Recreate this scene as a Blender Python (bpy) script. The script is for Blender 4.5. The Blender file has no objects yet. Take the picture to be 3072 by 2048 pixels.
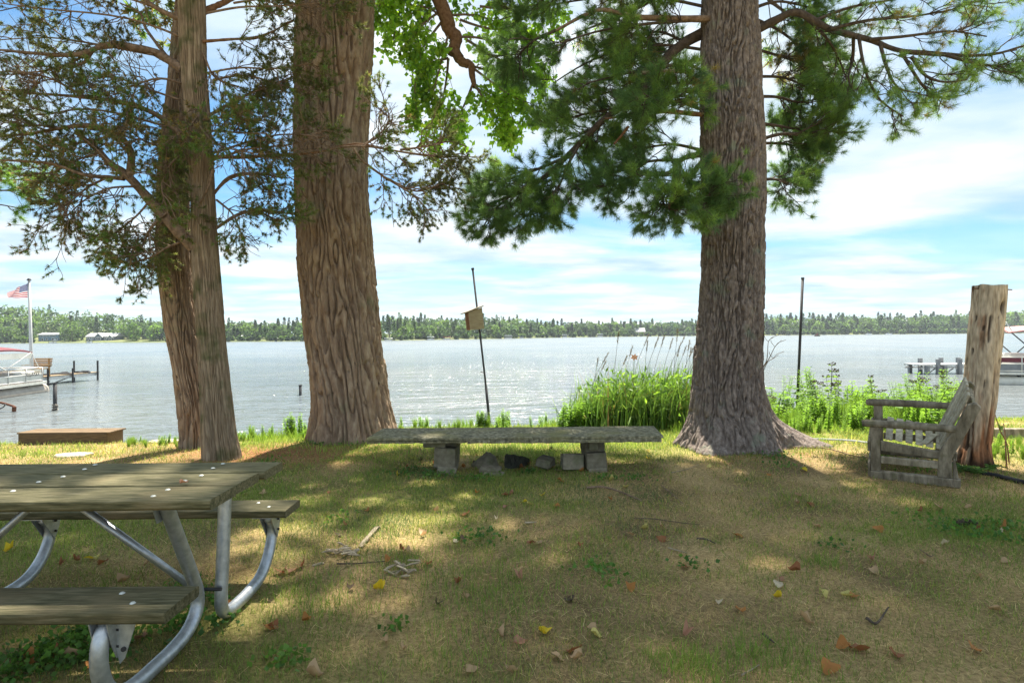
import bpy, bmesh, math, random
import numpy as np
from mathutils import Matrix, Vector

# ------------------------------------------------------------------ camera
FPX, CX, CY, CAMH, ROLL = 1800.0, 1536.0, 1004.0, 1.42, 0.0083
scene = bpy.context.scene
COL = scene.collection
cam_d = bpy.data.cameras.new('camera')
cam_d.sensor_width = 36.0
cam_d.lens = 36.0 * FPX / 3072.0
cam_d.shift_y = (CY - 1024.0) / 3072.0
cam_d.clip_start, cam_d.clip_end = 0.05, 6000.0
cam = bpy.data.objects.new('camera', cam_d)
COL.objects.link(cam)
cam.matrix_world = Matrix.Translation((0, 0, CAMH)) @ Matrix.Rotation(math.radians(90), 4, 'X') @ Matrix.Rotation(-ROLL, 4, 'Z')
scene.camera = cam

# ------------------------------------------------------------------ sky, sun, exposure
SUN_EL, SUN_AZ = math.radians(64), math.radians(2)      # azimuth from +Y towards +X
scene.view_settings.view_transform = 'Standard'
scene.view_settings.look = 'None'
scene.view_settings.gamma = 1.0
scene.view_settings.exposure = 1.62
scene.cycles.max_bounces = 6
scene.cycles.diffuse_bounces = 3
scene.cycles.glossy_bounces = 3
scene.cycles.transmission_bounces = 4
scene.cycles.transparent_max_bounces = 6
scene.cycles.use_denoising = True
scene.cycles.denoising_input_passes = 'RGB_ALBEDO_NORMAL'
scene.cycles.denoising_prefilter = 'NONE'
scene.cycles.use_adaptive_sampling = False
scene.cycles.caustics_reflective = False
scene.cycles.caustics_refractive = False

def sky_world():
    w = bpy.data.worlds.new('World')
    scene.world = w
    w.use_nodes = True
    nt = w.node_tree
    nt.nodes.clear()
    N, L = nt.nodes.new, nt.links.new
    out = N('ShaderNodeOutputWorld'); bg = N('ShaderNodeBackground')
    bg.inputs['Strength'].default_value = 0.10
    L(bg.outputs[0], out.inputs['Surface'])
    sky = N('ShaderNodeTexSky'); sky.sky_type = 'NISHITA'; sky.sun_disc = False
    sky.sun_elevation = SUN_EL; sky.sun_rotation = SUN_AZ
    sky.air_density = 1.0; sky.dust_density = 0.6; sky.ozone_density = 1.5
    tint = N('ShaderNodeMix'); tint.data_type = 'RGBA'; tint.blend_type = 'MULTIPLY'
    tint.inputs[0].default_value = 1.0
    L(sky.outputs[0], tint.inputs[6]); tint.inputs[7].default_value = (0.28, 0.465, 0.55, 1)
    tc = N('ShaderNodeTexCoord'); sep = N('ShaderNodeSeparateXYZ'); L(tc.outputs['Generated'], sep.inputs[0])
    zz = N('ShaderNodeMath'); zz.operation = 'MAXIMUM'; L(sep.outputs[2], zz.inputs[0]); zz.inputs[1].default_value = 0.0
    za = N('ShaderNodeMath'); za.operation = 'ADD'; L(zz.outputs[0], za.inputs[0]); za.inputs[1].default_value = 0.09
    dx = N('ShaderNodeMath'); dx.operation = 'DIVIDE'; L(sep.outputs[0], dx.inputs[0]); L(za.outputs[0], dx.inputs[1])
    dy = N('ShaderNodeMath'); dy.operation = 'DIVIDE'; L(sep.outputs[1], dy.inputs[0]); L(za.outputs[0], dy.inputs[1])
    cb = N('ShaderNodeCombineXYZ'); L(dx.outputs[0], cb.inputs[0]); L(dy.outputs[0], cb.inputs[1])
    mp = N('ShaderNodeMapping'); mp.inputs['Location'].default_value = (3.1, 7.4, 0.0)
    mp.inputs['Scale'].default_value = (0.8, 1.0, 1.0); L(cb.outputs[0], mp.inputs[0])
    n1 = N('ShaderNodeTexNoise'); n1.inputs['Scale'].default_value = 0.75; n1.inputs['Detail'].default_value = 7
    n1.inputs['Roughness'].default_value = 0.52; n1.inputs['Distortion'].default_value = 0.35
    L(mp.outputs[0], n1.inputs['Vector'])
    r1 = N('ShaderNodeValToRGB'); r1.color_ramp.elements[0].position = 0.32; r1.color_ramp.elements[1].position = 0.58
    r1.color_ramp.interpolation = 'EASE'
    L(n1.outputs[0], r1.inputs[0])
    n2 = N('ShaderNodeTexNoise'); n2.inputs['Scale'].default_value = 1.6; n2.inputs['Detail'].default_value = 6
    L(mp.outputs[0], n2.inputs['Vector'])
    r2 = N('ShaderNodeValToRGB')
    r2.color_ramp.elements[0].position = 0.30; r2.color_ramp.elements[0].color = (1.75, 2.55, 3.2, 1)
    r2.color_ramp.elements[1].position = 0.62; r2.color_ramp.elements[1].color = (3.65, 3.85, 3.95, 1)
    L(n2.outputs[0], r2.inputs[0])
    mx = N('ShaderNodeMix'); mx.data_type = 'RGBA'
    hz = N('ShaderNodeMapRange'); hz.inputs[1].default_value = 0.0; hz.inputs[2].default_value = 0.16; hz.inputs[3].default_value = 0.75; hz.inputs[4].default_value = 0.0
    L(zz.outputs[0], hz.inputs[0])
    fm = N('ShaderNodeMath'); fm.operation = 'MAXIMUM'; L(r1.outputs[0], fm.inputs[0]); L(hz.outputs[0], fm.inputs[1])
    L(fm.outputs[0], mx.inputs[0]); L(tint.outputs[2], mx.inputs[6]); L(r2.outputs[0], mx.inputs[7])
    L(mx.outputs[2], bg.inputs['Color'])
sky_world()

sun_d = bpy.data.lights.new('sun', 'SUN')
sun_d.energy = 5.0; sun_d.angle = math.radians(1.2); sun_d.color = (1.0, 0.93, 0.80)
sun = bpy.data.objects.new('sun', sun_d); COL.objects.link(sun)
sdir = Vector((math.sin(SUN_AZ) * math.cos(SUN_EL), math.cos(SUN_AZ) * math.cos(SUN_EL), math.sin(SUN_EL)))
sun.rotation_euler = sdir.to_track_quat('Z', 'Y').to_euler()

# ------------------------------------------------------------------ helpers
RNG = np.random.default_rng(7)
random.seed(7)
WATER = -0.80

def P(px, py, Y):
    u, v = px - CX, py - CY
    return np.array([(u - ROLL * v) / FPX * Y, Y, CAMH - (v + ROLL * u) / FPX * Y])

_tab = np.random.default_rng(3).uniform(-1, 1, 4096)
def _h(i, j, k):
    return _tab[((i * 73856093) ^ (j * 19349663) ^ (k * 83492791)) & 4095]
def vnoise(p):
    p = np.asarray(p, float)
    f = np.floor(p); d = p - f; i = f.astype(np.int64)
    d = d * d * (3 - 2 * d)
    i0, i1, i2 = i[..., 0], i[..., 1], i[..., 2]
    r = 0
    for a in (0, 1):
        wa = d[..., 0] if a else 1 - d[..., 0]
        for b in (0, 1):
            wb = d[..., 1] if b else 1 - d[..., 1]
            for c in (0, 1):
                wc = d[..., 2] if c else 1 - d[..., 2]
                r = r + wa * wb * wc * _h(i0 + a, i1 + b, i2 + c)
    return r
def fbm(p, o=4, g=0.5):
    p = np.asarray(p, float); r = 0; a = 1.0; t = 0
    for k in range(o):
        r = r + a * vnoise(p * 2 ** k + 17.3 * k); t += a; a *= g
    return r / t
def sstep(a, b, x):
    t = np.clip((x - a) / (b - a), 0, 1)
    return t * t * (3 - 2 * t)

def np_mesh(name, V, faces, mat, parent=None, col=None, smooth=False, kind=None):
    V = np.asarray(V, float).reshape(-1, 3)
    if parent is not None:
        V = V - np.array(parent.location)
    if not isinstance(faces, (list, tuple)):
        faces = [faces]
    faces = [np.asarray(f, np.int64) for f in faces if len(f)]
    me = bpy.data.meshes.new(name)
    me.vertices.add(len(V)); me.vertices.foreach_set('co', V.astype(np.float32).ravel())
    idx = np.concatenate([f.ravel() for f in faces]).astype(np.int32)
    tot = np.concatenate([np.full(len(f), f.shape[1]) for f in faces]).astype(np.int32)
    st = np.concatenate([[0], np.cumsum(tot)[:-1]]).astype(np.int32)
    me.loops.add(len(idx)); me.loops.foreach_set('vertex_index', idx)
    me.polygons.add(len(tot)); me.polygons.foreach_set('loop_start', st); me.polygons.foreach_set('loop_total', tot)
    if smooth:
        me.polygons.foreach_set('use_smooth', np.ones(len(tot), bool))
    if col is not None:
        a = me.color_attributes.new('Col', 'FLOAT_COLOR', 'POINT')
        c = np.ones((len(V), 4), np.float32); c[:, :3] = col
        a.data.foreach_set('color', c.ravel())
    me.update(calc_edges=True)
    if mat is not None:
        me.materials.append(mat)
    o = bpy.data.objects.new(name, me); COL.objects.link(o)
    if parent is not None:
        o.parent = parent
    if kind:
        o['kind'] = kind
    return o

def thing(name, label, cat, loc=(0, 0, 0), group=None):
    o = bpy.data.objects.new(name, None); COL.objects.link(o)
    o.empty_display_size = 0.1
    o.location = [float(v) for v in loc]
    o['label'] = label; o['category'] = cat
    if group: o['group'] = group
    return o
def tag(o, label, cat, group=None):
    o['label'] = label; o['category'] = cat
    if group: o['group'] = group
    return o
def copy_tree(o, parent=None):
    c = o.copy(); COL.objects.link(c); c.parent = parent
    for ch in list(o.children):
        copy_tree(ch, c)
    return c

class MB:
    """collects boxes, tubes and prisms; build() links them as one mesh"""
    def __init__(s): s.v = []; s.f = []
    def add(s, V, F):
        b = len(s.v); s.v += [tuple(map(float, p)) for p in V]; s.f += [tuple(int(i) + b for i in f) for f in F]; return s
    def box(s, c, size, R=None, taper=1.0):
        c = np.array(c, float); hx, hy, hz = [q / 2 for q in size]
        V = []
        for z in (-hz, hz):
            t = taper if z > 0 else 1.0
            for x, y in ((-hx, -hy), (hx, -hy), (hx, hy), (-hx, hy)):
                p = np.array([x * t, y * t, z])
                if R is not None: p = R @ p
                V.append(c + p)
        return s.add(V, [(3, 2, 1, 0), (4, 5, 6, 7), (0, 1, 5, 4), (1, 2, 6, 5), (2, 3, 7, 6), (3, 0, 4, 7)])
    def tube(s, path, r, n=8, cap=True):
        path = np.asarray(path, float); k = len(path)
        r = np.full(k, r) if np.isscalar(r) else np.interp(np.linspace(0, 1, k), np.linspace(0, 1, len(r)), r)
        V, F = tube_np(path[None], r[None], n)
        F = [tuple(q) for q in F]
        if cap:
            F.append(tuple(range(n - 1, -1, -1))); F.append(tuple((k - 1) * n + i for i in range(n)))
        return s.add(V, F)
    def prism(s, poly, ext):
        poly = [np.array(p, float) for p in poly]; e = np.array(ext, float); n = len(poly)
        V = poly + [p + e for p in poly]
        F = [tuple(range(n - 1, -1, -1)), tuple(range(n, 2 * n))] + [(i, (i + 1) % n, n + (i + 1) % n, n + i) for i in range(n)]
        return s.add(V, F)
    def build(s, name, mat, parent=None, bevel=0.0, smooth=False, seg=1, jitter=0.0):
        V = np.array(s.v)
        if parent is not None: V = V - np.array(parent.location)
        me = bpy.data.meshes.new(name)
        me.from_pydata([tuple(p) for p in V], [], s.f)
        bm = bmesh.new(); bm.from_mesh(me)
        bmesh.ops.recalc_face_normals(bm, faces=bm.faces)
        if bevel:
            bmesh.ops.bevel(bm, geom=bm.edges[:], offset=bevel, segments=seg, affect='EDGES', profile=0.5)
        if jitter:
            for v in bm.verts:
                v.co += Vector([random.uniform(-jitter, jitter) for _ in range(3)])
        bm.to_mesh(me); bm.free()
        if smooth: me.polygons.foreach_set('use_smooth', [True] * len(me.polygons))
        me.materials.append(mat)
        o = bpy.data.objects.new(name, me); COL.objects.link(o)
        if parent is not None: o.parent = parent
        return o

def tube_np(Pn, R, n):
    """batch of tubes: Pn (N,k,3), R (N,k)"""
    N, k, _ = Pn.shape
    T = np.gradient(Pn, axis=1)
    T /= np.linalg.norm(T, axis=2, keepdims=True) + 1e-9
    ax = np.argmin(np.abs(T).max(axis=1), axis=1)          # the axis each path stays clearest of
    up = np.broadcast_to(np.eye(3)[ax][:, None, :], T.shape)
    A = np.cross(T, up); A /= np.linalg.norm(A, axis=2, keepdims=True) + 1e-9
    B = np.cross(A, T)
    th = np.linspace(0, 2 * math.pi, n, endpoint=False)
    V = Pn[:, :, None, :] + R[:, :, None, None] * (A[:, :, None, :] * np.cos(th)[None, None, :, None] + B[:, :, None, :] * np.sin(th)[None, None, :, None])
    base = (np.arange(N)[:, None, None] * k * n) + (np.arange(k - 1)[None, :, None] * n)
    i = np.arange(n)[None, None, :]; j = (i + 1) % n
    F = np.stack([base + i, base + j, base + n + j, base + n + i], -1).reshape(-1, 4)
    return V.reshape(-1, 3), F

def resample(pts, k):
    pts = np.asarray(pts, float)
    d = np.concatenate([[0], np.cumsum(np.linalg.norm(np.diff(pts, axis=0), axis=1))])
    t = np.linspace(0, d[-1], k)
    out = np.stack([np.interp(t, d, pts[:, i]) for i in range(3)], 1)
    for _ in range(2):
        out[1:-1] = 0.5 * out[1:-1] + 0.25 * (out[:-2] + out[2:])
    return out
def curve(pts, k=24):
    """Catmull-Rom through points"""
    p = np.asarray(pts, float); p = np.vstack([2 * p[0] - p[1], p, 2 * p[-1] - p[-2]])
    n = len(p) - 3; out = []
    for q in np.linspace(0, n - 1e-6, k):
        i = int(q); t = q - i; a, b, c, d = p[i:i + 4]
        out.append(0.5 * ((2 * b) + (c - a) * t + (2 * a - 5 * b + 4 * c - d) * t * t + (3 * b - a - 3 * c + d) * t ** 3))
    return np.array(out)

# ------------------------------------------------------------------ materials
def new_mat(name):
    m = bpy.data.materials.new(name); m.use_nodes = True
    nt = m.node_tree; nt.nodes.clear()
    return m, nt, nt.nodes.new, nt.links.new
def ramp(N, stops):
    r = N('ShaderNodeValToRGB'); e = r.color_ramp.elements
    while len(e) < len(stops): e.new(0.5)
    for q, (p, c) in zip(e, stops):
        q.position = p; q.color = (*c, 1) if len(c) == 3 else c
    return r
def noise_mat(name, stops, scale=8, stretch=(1, 1, 1), detail=6, rough=0.85, bump=0.3, bscale=None, metallic=0.0, coord='Object', spec=0.3, bdist=0.01, second=None, rnd=0.0):
    """colour from a stretched noise through a ramp, bump from a finer one"""
    m, nt, N, L = new_mat(name)
    out = N('ShaderNodeOutputMaterial'); b = N('ShaderNodeBsdfPrincipled'); L(b.outputs[0], out.inputs[0])
    b.inputs['Roughness'].default_value = rough; b.inputs['Metallic'].default_value = metallic
    b.inputs['Specular IOR Level'].default_value = spec
    tc = N('ShaderNodeTexCoord'); mp = N('ShaderNodeMapping'); mp.inputs['Scale'].default_value = stretch
    if rnd:
        oi = N('ShaderNodeObjectInfo'); va = N('ShaderNodeVectorMath'); va.operation = 'ADD'
        sc = N('ShaderNodeVectorMath'); sc.operation = 'SCALE'; sc.inputs['Scale'].default_value = rnd
        cbx = N('ShaderNodeCombineXYZ')
        for i in range(3): L(oi.outputs['Random'], cbx.inputs[i])
        L(cbx.outputs[0], sc.inputs[0]); L(tc.outputs[coord], va.inputs[0]); L(sc.outputs[0], va.inputs[1]); L(va.outputs[0], mp.inputs[0])
    else:
        L(tc.outputs[coord], mp.inputs[0])
    n = N('ShaderNodeTexNoise'); n.inputs['Scale'].default_value = scale; n.inputs['Detail'].default_value = detail
    n.inputs['Roughness'].default_value = 0.6
    L(mp.outputs[0], n.inputs['Vector'])
    r = ramp(N, stops); L(n.outputs[0], r.inputs[0])
    colout = r.outputs[0]
    if second:                      # (scale, lo, hi, colour): stains with their own shape
        n3 = N('ShaderNodeTexNoise'); n3.inputs['Scale'].default_value = second[0]; n3.inputs['Detail'].default_value = 5
        L(tc.outputs[coord], n3.inputs['Vector'])
        r3 = ramp(N, [(second[1], (0, 0, 0)), (second[2], (1, 1, 1))]); L(n3.outputs[0], r3.inputs[0])
        mx = N('ShaderNodeMix'); mx.data_type = 'RGBA'; L(r3.outputs[0], mx.inputs[0]); L(colout, mx.inputs[6]); mx.inputs[7].default_value = (*second[3], 1)
        colout = mx.outputs[2]
    if rnd:                         # boards and blocks of one kind differ a little in tone
        mr = N('ShaderNodeMapRange'); mr.inputs[3].default_value = 0.74; mr.inputs[4].default_value = 1.22; L(oi.outputs['Random'], mr.inputs[0])
        hv = N('ShaderNodeHueSaturation'); L(mr.outputs[0], hv.inputs['Value']); L(colout, hv.inputs['Color']); colout = hv.outputs[0]
    L(colout, b.inputs['Base Color'])
    if bump:
        n2 = N('ShaderNodeTexNoise'); n2.inputs['Scale'].default_value = bscale or scale * 2; n2.inputs['Detail'].default_value = 8
        L(mp.outputs[0], n2.inputs['Vector'])
        bp = N('ShaderNodeBump'); bp.inputs['Strength'].default_value = bump; bp.inputs['Distance'].default_value = bdist
        L(n2.outputs[0], bp.inputs['Height']); L(bp.outputs[0], b.inputs['Normal'])
    return m
def leaf_mat(name, trans=0.4, rough=0.5, tcol=(1.0, 1.0, 0.6)):
    """colour attribute on the leaves, part of the light shines through"""
    m, nt, N, L = new_mat(name)
    out = N('ShaderNodeOutputMaterial')
    at = N('ShaderNodeAttribute'); at.attribute_name = 'Col'
    b = N('ShaderNodeBsdfPrincipled'); b.inputs['Roughness'].default_value = rough; b.inputs['Specular IOR Level'].default_value = 0.25
    L(at.outputs['Color'], b.inputs['Base Color'])
    t = N('ShaderNodeBsdfTranslucent')
    mu = N('ShaderNodeMix'); mu.data_type = 'RGBA'; mu.blend_type = 'MULTIPLY'; mu.inputs[0].default_value = 1
    L(at.outputs['Color'], mu.inputs[6]); mu.inputs[7].default_value = (*[c * 1.6 for c in tcol], 1)
    L(mu.outputs[2], t.inputs['Color'])
    mx = N('ShaderNodeMixShader'); mx.inputs[0].default_value = trans
    L(b.outputs[0], mx.inputs[1]); L(t.outputs[0], mx.inputs[2]); L(mx.outputs[0], out.inputs[0])
    return m

M = {}
M['leaf'] = leaf_mat('leaf', 0.5, 0.45)
M['leaf_backlit'] = leaf_mat('leaf_backlit', 0.62, 0.4, (1.0, 1.0, 0.5))  # backlit look built into the translucent tint of the cottonwood leaves
M['needle'] = leaf_mat('needle', 0.48, 0.5, (1.0, 1.0, 0.65))
M['grass'] = leaf_mat('grass', 0.35, 0.6, (1, 1, 0.75))
M['dry_leaf'] = leaf_mat('dry_leaf', 0.25, 0.7, (1, 0.9, 0.7))
M['bark_cotton'] = noise_mat('bark_cotton', [(0.3, (0.20, 0.135, 0.092)), (0.5, (0.30, 0.215, 0.152)), (0.7, (0.42, 0.325, 0.235))], 18, (1, 1, 0.3), 8, 0.9, 1.0, 40, bdist=0.012, spec=0.1, second=(3.0, 0.60, 0.75, (0.24, 0.22, 0.14)))
M['bark_pine'] = noise_mat('bark_pine', [(0.3, (0.11, 0.085, 0.075)), (0.5, (0.19, 0.155, 0.135)), (0.7, (0.31, 0.26, 0.235))], 30, (1, 1, 0.5), 8, 0.9, 0.9, 34, bdist=0.02, spec=0.1, second=(5.0, 0.60, 0.72, (0.21, 0.22, 0.17)))
M['bark_juniper'] = noise_mat('bark_juniper', [(0.3, (0.17, 0.12, 0.08)), (0.5, (0.27, 0.20, 0.135)), (0.72, (0.42, 0.335, 0.24))], 40, (1, 1, 0.10), 8, 0.9, 0.8, 50, bdist=0.012, spec=0.1, second=(4.0, 0.52, 0.70, (0.10, 0.105, 0.045)))
M['bark_limb'] = noise_mat('bark_limb', [(0.3, (0.11, 0.075, 0.05)), (0.7, (0.30, 0.21, 0.15))], 24, (1, 1, 1), 6, 0.9, 0.7, 40, spec=0.1)
M['bark_red'] = noise_mat('bark_red', [(0.3, (0.12, 0.06, 0.035)), (0.7, (0.28, 0.16, 0.09))], 22, (1, 1, 1), 6, 0.9, 0.7, 40, spec=0.1)
M['bark_dark'] = noise_mat('bark_dark', [(0.3, (0.05, 0.038, 0.03)), (0.7, (0.13, 0.10, 0.08))], 22, (1, 1, 1), 6, 0.9, 0.7, 40, spec=0.1)

# ------------------------------------------------------------------ ground
def shore_y(x):
    return np.interp(x, [-40, -12, -5.0, -3.2, -1.5, 3, 8, 40], [8.9, 8.8, 8.75, 9.3, 9.9, 10.1, 10.4, 11.0])
def ground_z(x, y):
    x = np.asarray(x, float); y = np.asarray(y, float)
    d = y - shore_y(x)
    z = -0.06 * sstep(-2.0, -0.2, d) - 0.22 * sstep(-0.35, 0.15, d) - 0.95 * sstep(0.05, 0.6, d) - 1.2 * sstep(1.5, 20, d)
    z = z + 0.03 * np.exp(-((x + 1.5) ** 2 + (y - 2.9) ** 2) / 0.8)
    z = z + 0.13 * np.exp(-((x - 4.12) ** 2 + (y - 6.35) ** 2) / 0.16)
    z = z + 0.05 * np.exp(-((x - 3.0) ** 2 + (y - 7.4) ** 2) / 1.6)
    z = z + 0.018 * fbm(np.stack([x * 0.9, y * 0.9, x * 0], -1), 3) * sstep(0.5, -0.5, d)
    return z
def green_mask(x, y):
    """0 = dry thatch and needles, 1 = green grass"""
    n = fbm(np.stack([x * 0.55 + 3.1, y * 0.75 + 1.7, x * 0], -1), 4, 0.6)
    g = 0.44 + 1.7 * n
    g = g + 0.75 * sstep(6.9, 7.5, y) * sstep(-0.9, 0.0, x) * sstep(2.6, 2.0, x)      # fresh grass behind the bench
    g = g - 0.9 * np.exp(-((x + 2.9) ** 2 / 1.4 + (y - 7.3) ** 2 / 0.5))             # needle litter by the junipers
    g = g - 0.5 * np.exp(-((x - 0.3) ** 2 / 1.8 + (y - 6.4) ** 2 / 0.15))            # leaf litter under the bench
    g = g - 0.5 * np.exp(-((x - 2.9) ** 2 / 0.9 + (y - 6.7) ** 2 / 0.2))
    g = g + 0.4 * sstep(8.0, 8.8, y) - 0.5 * np.exp(-((x - 6.0) ** 2 / 3 + (y - 9.0) ** 2 / 0.5))
    g = g - 0.55 * sstep(-3.6, -4.6, x) * sstep(6.5, 7.5, y)
    return np.clip(g, 0, 1)
def ground_axes(a0, a1, fine0, fine1, step):
    f = np.arange(fine0, fine1 + 1e-6, step)
    lo = fine0 - np.geomspace(step * 2, fine0 - a0, 14)[::-1]; hi = fine1 + np.geomspace(step * 2, a1 - fine1, 14)
    return np.concatenate([lo, f, hi])
C_SOIL = np.array([0.185, 0.14, 0.075]); C_STRAW = np.array([0.42, 0.31, 0.15]); C_GREEN = np.array([0.18, 0.20, 0.055]); C_NEEDLE = np.array([0.25, 0.135, 0.065])
def build_ground():
    xs = ground_axes(-120, 120, -9, 9, 0.08); ys = ground_axes(-70, 45, 0.8, 11.4, 0.08)
    X, Y = np.meshgrid(xs, ys); Z = ground_z(X, Y)
    V = np.stack([X, Y, Z], -1).reshape(-1, 3)
    nx, ny = len(xs), len(ys)
    i = np.arange(nx - 1)[None, :] + np.arange(ny - 1)[:, None] * nx
    F = np.stack([i, i + 1, i + nx + 1, i + nx], -1).reshape(-1, 4)
    g = green_mask(X, Y)[..., None]
    n = (0.5 + 0.9 * fbm(np.stack([X * 2.3, Y * 2.3, X * 0 + 5], -1), 3))[..., None]
    c = C_SOIL * (1 - 0.5 * g) + (C_STRAW * 0.55 * np.clip(n, 0, 1)) * (1 - g) + C_GREEN * 0.7 * g
    nd = np.exp(-((X + 2.9) ** 2 / 1.6 + (Y - 7.3) ** 2 / 0.7))[..., None]
    c = c * (1 - nd) + C_NEEDLE * nd
    m, nt, N, L = new_mat('lawn')
    out = N('ShaderNodeOutputMaterial'); b = N('ShaderNodeBsdfPrincipled'); L(b.outputs[0], out.inputs[0])
    b.inputs['Roughness'].default_value = 0.95; b.inputs['Specular IOR Level'].default_value = 0.05
    at = N('ShaderNodeAttribute'); at.attribute_name = 'Col'
    tc = N('ShaderNodeTexCoord'); n1 = N('ShaderNodeTexNoise'); n1.inputs['Scale'].default_value = 45; n1.inputs['Detail'].default_value = 8
    n1.inputs['Roughness'].default_value = 0.7; L(tc.outputs['Object'], n1.inputs['Vector'])
    r = ramp(N, [(0.3, (0.45, 0.42, 0.4)), (0.7, (1.6, 1.55, 1.5))]); L(n1.outputs[0], r.inputs[0])
    mx = N('ShaderNodeMix'); mx.data_type = 'RGBA'; mx.blend_type = 'MULTIPLY'; mx.inputs[0].default_value = 1
    L(at.outputs['Color'], mx.inputs[6]); L(r.outputs[0], mx.inputs[7]); L(mx.outputs[2], b.inputs['Base Color'])
    bp = N('ShaderNodeBump'); bp.inputs['Strength'].default_value = 0.8; bp.inputs['Distance'].default_value = 0.02
    L(n1.outputs[0], bp.inputs['Height']); L(bp.outputs[0], b.inputs['Normal'])
    o = np_mesh('lawn', V, F, m, col=c.reshape(-1, 3), smooth=True); o['kind'] = 'structure'
    return o
build_ground()

# ------------------------------------------------------------------ lake
def build_lake():
    m, nt, N, L = new_mat('water')
    out = N('ShaderNodeOutputMaterial'); b = N('ShaderNodeBsdfPrincipled'); L(b.outputs[0], out.inputs[0])
    b.inputs['IOR'].default_value = 1.33
    tc = N('ShaderNodeTexCoord'); sp = N('ShaderNodeSeparateXYZ'); L(tc.outputs['Object'], sp.inputs[0])
    def by_y(a, c):                  # open water is finer and rougher than the sheltered edge
        q = N('ShaderNodeMapRange'); q.inputs[1].default_value = 10; q.inputs[2].default_value = 130; q.inputs[3].default_value = a; q.inputs[4].default_value = c
        L(sp.outputs[1], q.inputs[0]); return q.outputs[0]
    L(by_y(0.06, 0.26), b.inputs['Roughness'])
    mp0 = N('ShaderNodeMapping'); mp0.inputs['Scale'].default_value = (0.10, 0.10, 1); L(tc.outputs['Object'], mp0.inputs[0])
    n0 = N('ShaderNodeTexNoise'); n0.inputs['Scale'].default_value = 1.0; n0.inputs['Detail'].default_value = 4; L(mp0.outputs[0], n0.inputs['Vector'])
    rr = ramp(N, [(0.35, (0.12, 0.145, 0.16)), (0.65, (0.17, 0.185, 0.185))]); L(n0.outputs[0], rr.inputs[0]); L(rr.outputs[0], b.inputs['Base Color'])
    hs = None
    for sc, amp, st in ((0.7, 1.3, (0.4, 1.0, 1)), (2.2, 0.75, (0.45, 1, 1)), (7.0, 0.18, (0.6, 1, 1))):
        mp = N('ShaderNodeMapping'); mp.inputs['Scale'].default_value = st; mp.inputs['Rotation'].default_value = (0, 0, 0.18); L(tc.outputs['Object'], mp.inputs[0])
        n = N('ShaderNodeTexNoise'); n.inputs['Scale'].default_value = sc; n.inputs['Detail'].default_value = 3; n.inputs['Distortion'].default_value = 0.3
        L(mp.outputs[0], n.inputs['Vector'])
        mu = N('ShaderNodeMath'); mu.operation = 'MULTIPLY'; mu.inputs[1].default_value = amp; L(n.outputs[0], mu.inputs[0])
        if hs is None: hs = mu.outputs[0]
        else:
            ad = N('ShaderNodeMath'); L(hs, ad.inputs[0]); L(mu.outputs[0], ad.inputs[1]); hs = ad.outputs[0]
    bp = N('ShaderNodeBump'); L(by_y(1.0, 0.28), bp.inputs['Strength']); bp.inputs['Distance'].default_value = 0.35
    L(hs, bp.inputs['Height']); L(bp.outputs[0], b.inputs['Normal'])
    V = [(-1500, 6, WATER), (1500, 6, WATER), (1500, 1150, WATER), (-1500, 1150, WATER)]
    o = np_mesh('lake_water', V, np.array([[0, 1, 2, 3]]), m); o['kind'] = 'structure'
build_lake()

# ------------------------------------------------------------------ foliage generators (all vectorised)
def unit(v): return v / (np.linalg.norm(v, axis=-1, keepdims=True) + 1e-9)
def children(par, m, t0, t1, L0, L1, fwd, side, droop, k=6, bend=0.0, jit=0.06, flat=0.0, rng=RNG, taper=True):
    """par (N,k0,3) -> (N*m,k,3)"""
    N, k0, _ = par.shape
    t = rng.uniform(t0, t1, (N, m)); t.sort(axis=1)
    q = t * (k0 - 1); i = np.clip(q.astype(int), 0, k0 - 2); f = (q - i)[..., None]
    ar = np.arange(N)[:, None]
    a, b = par[ar, i], par[ar, i + 1]
    pos = a + (b - a) * f
    tan = unit(b - a)
    rnd = rng.normal(size=(N, m, 3))
    if flat: rnd[..., 2] *= (1 - flat)
    perp = unit(rnd - (rnd * tan).sum(-1, keepdims=True) * tan)
    d = unit(tan * fwd + perp * side + np.array([0, 0, droop]))
    Ln = rng.uniform(L0, L1, (N, m, 1)) * ((1.15 - 0.6 * t[..., None]) if taper else 1.0)
    s = np.linspace(0, 1, k)[None, None, :, None]
    out = pos[:, :, None, :] + d[:, :, None, :] * Ln[:, :, None, :] * s
    out[..., 2] += (bend * Ln[..., 0])[:, :, None] * s[..., 0] ** 2
    w = np.cumsum(rng.normal(size=(N, m, k, 3)) * jit * Ln[:, :, None, :] / math.sqrt(k), axis=2); w -= w[:, :, :1]
    return (out + w).reshape(-1, k, 3)
def along(par, m, t0, t1, rng=RNG, tip=False):
    N, k0, _ = par.shape
    t = rng.uniform(t0, t1, (N, m))
    if tip: t[:, -1] = 1.0
    q = t * (k0 - 1); i = np.clip(q.astype(int), 0, k0 - 2); f = (q - i)[..., None]
    ar = np.arange(N)[:, None]; a, b = par[ar, i], par[ar, i + 1]
    return (a + (b - a) * f).reshape(-1, 3), unit(b - a).reshape(-1, 3)
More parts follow.
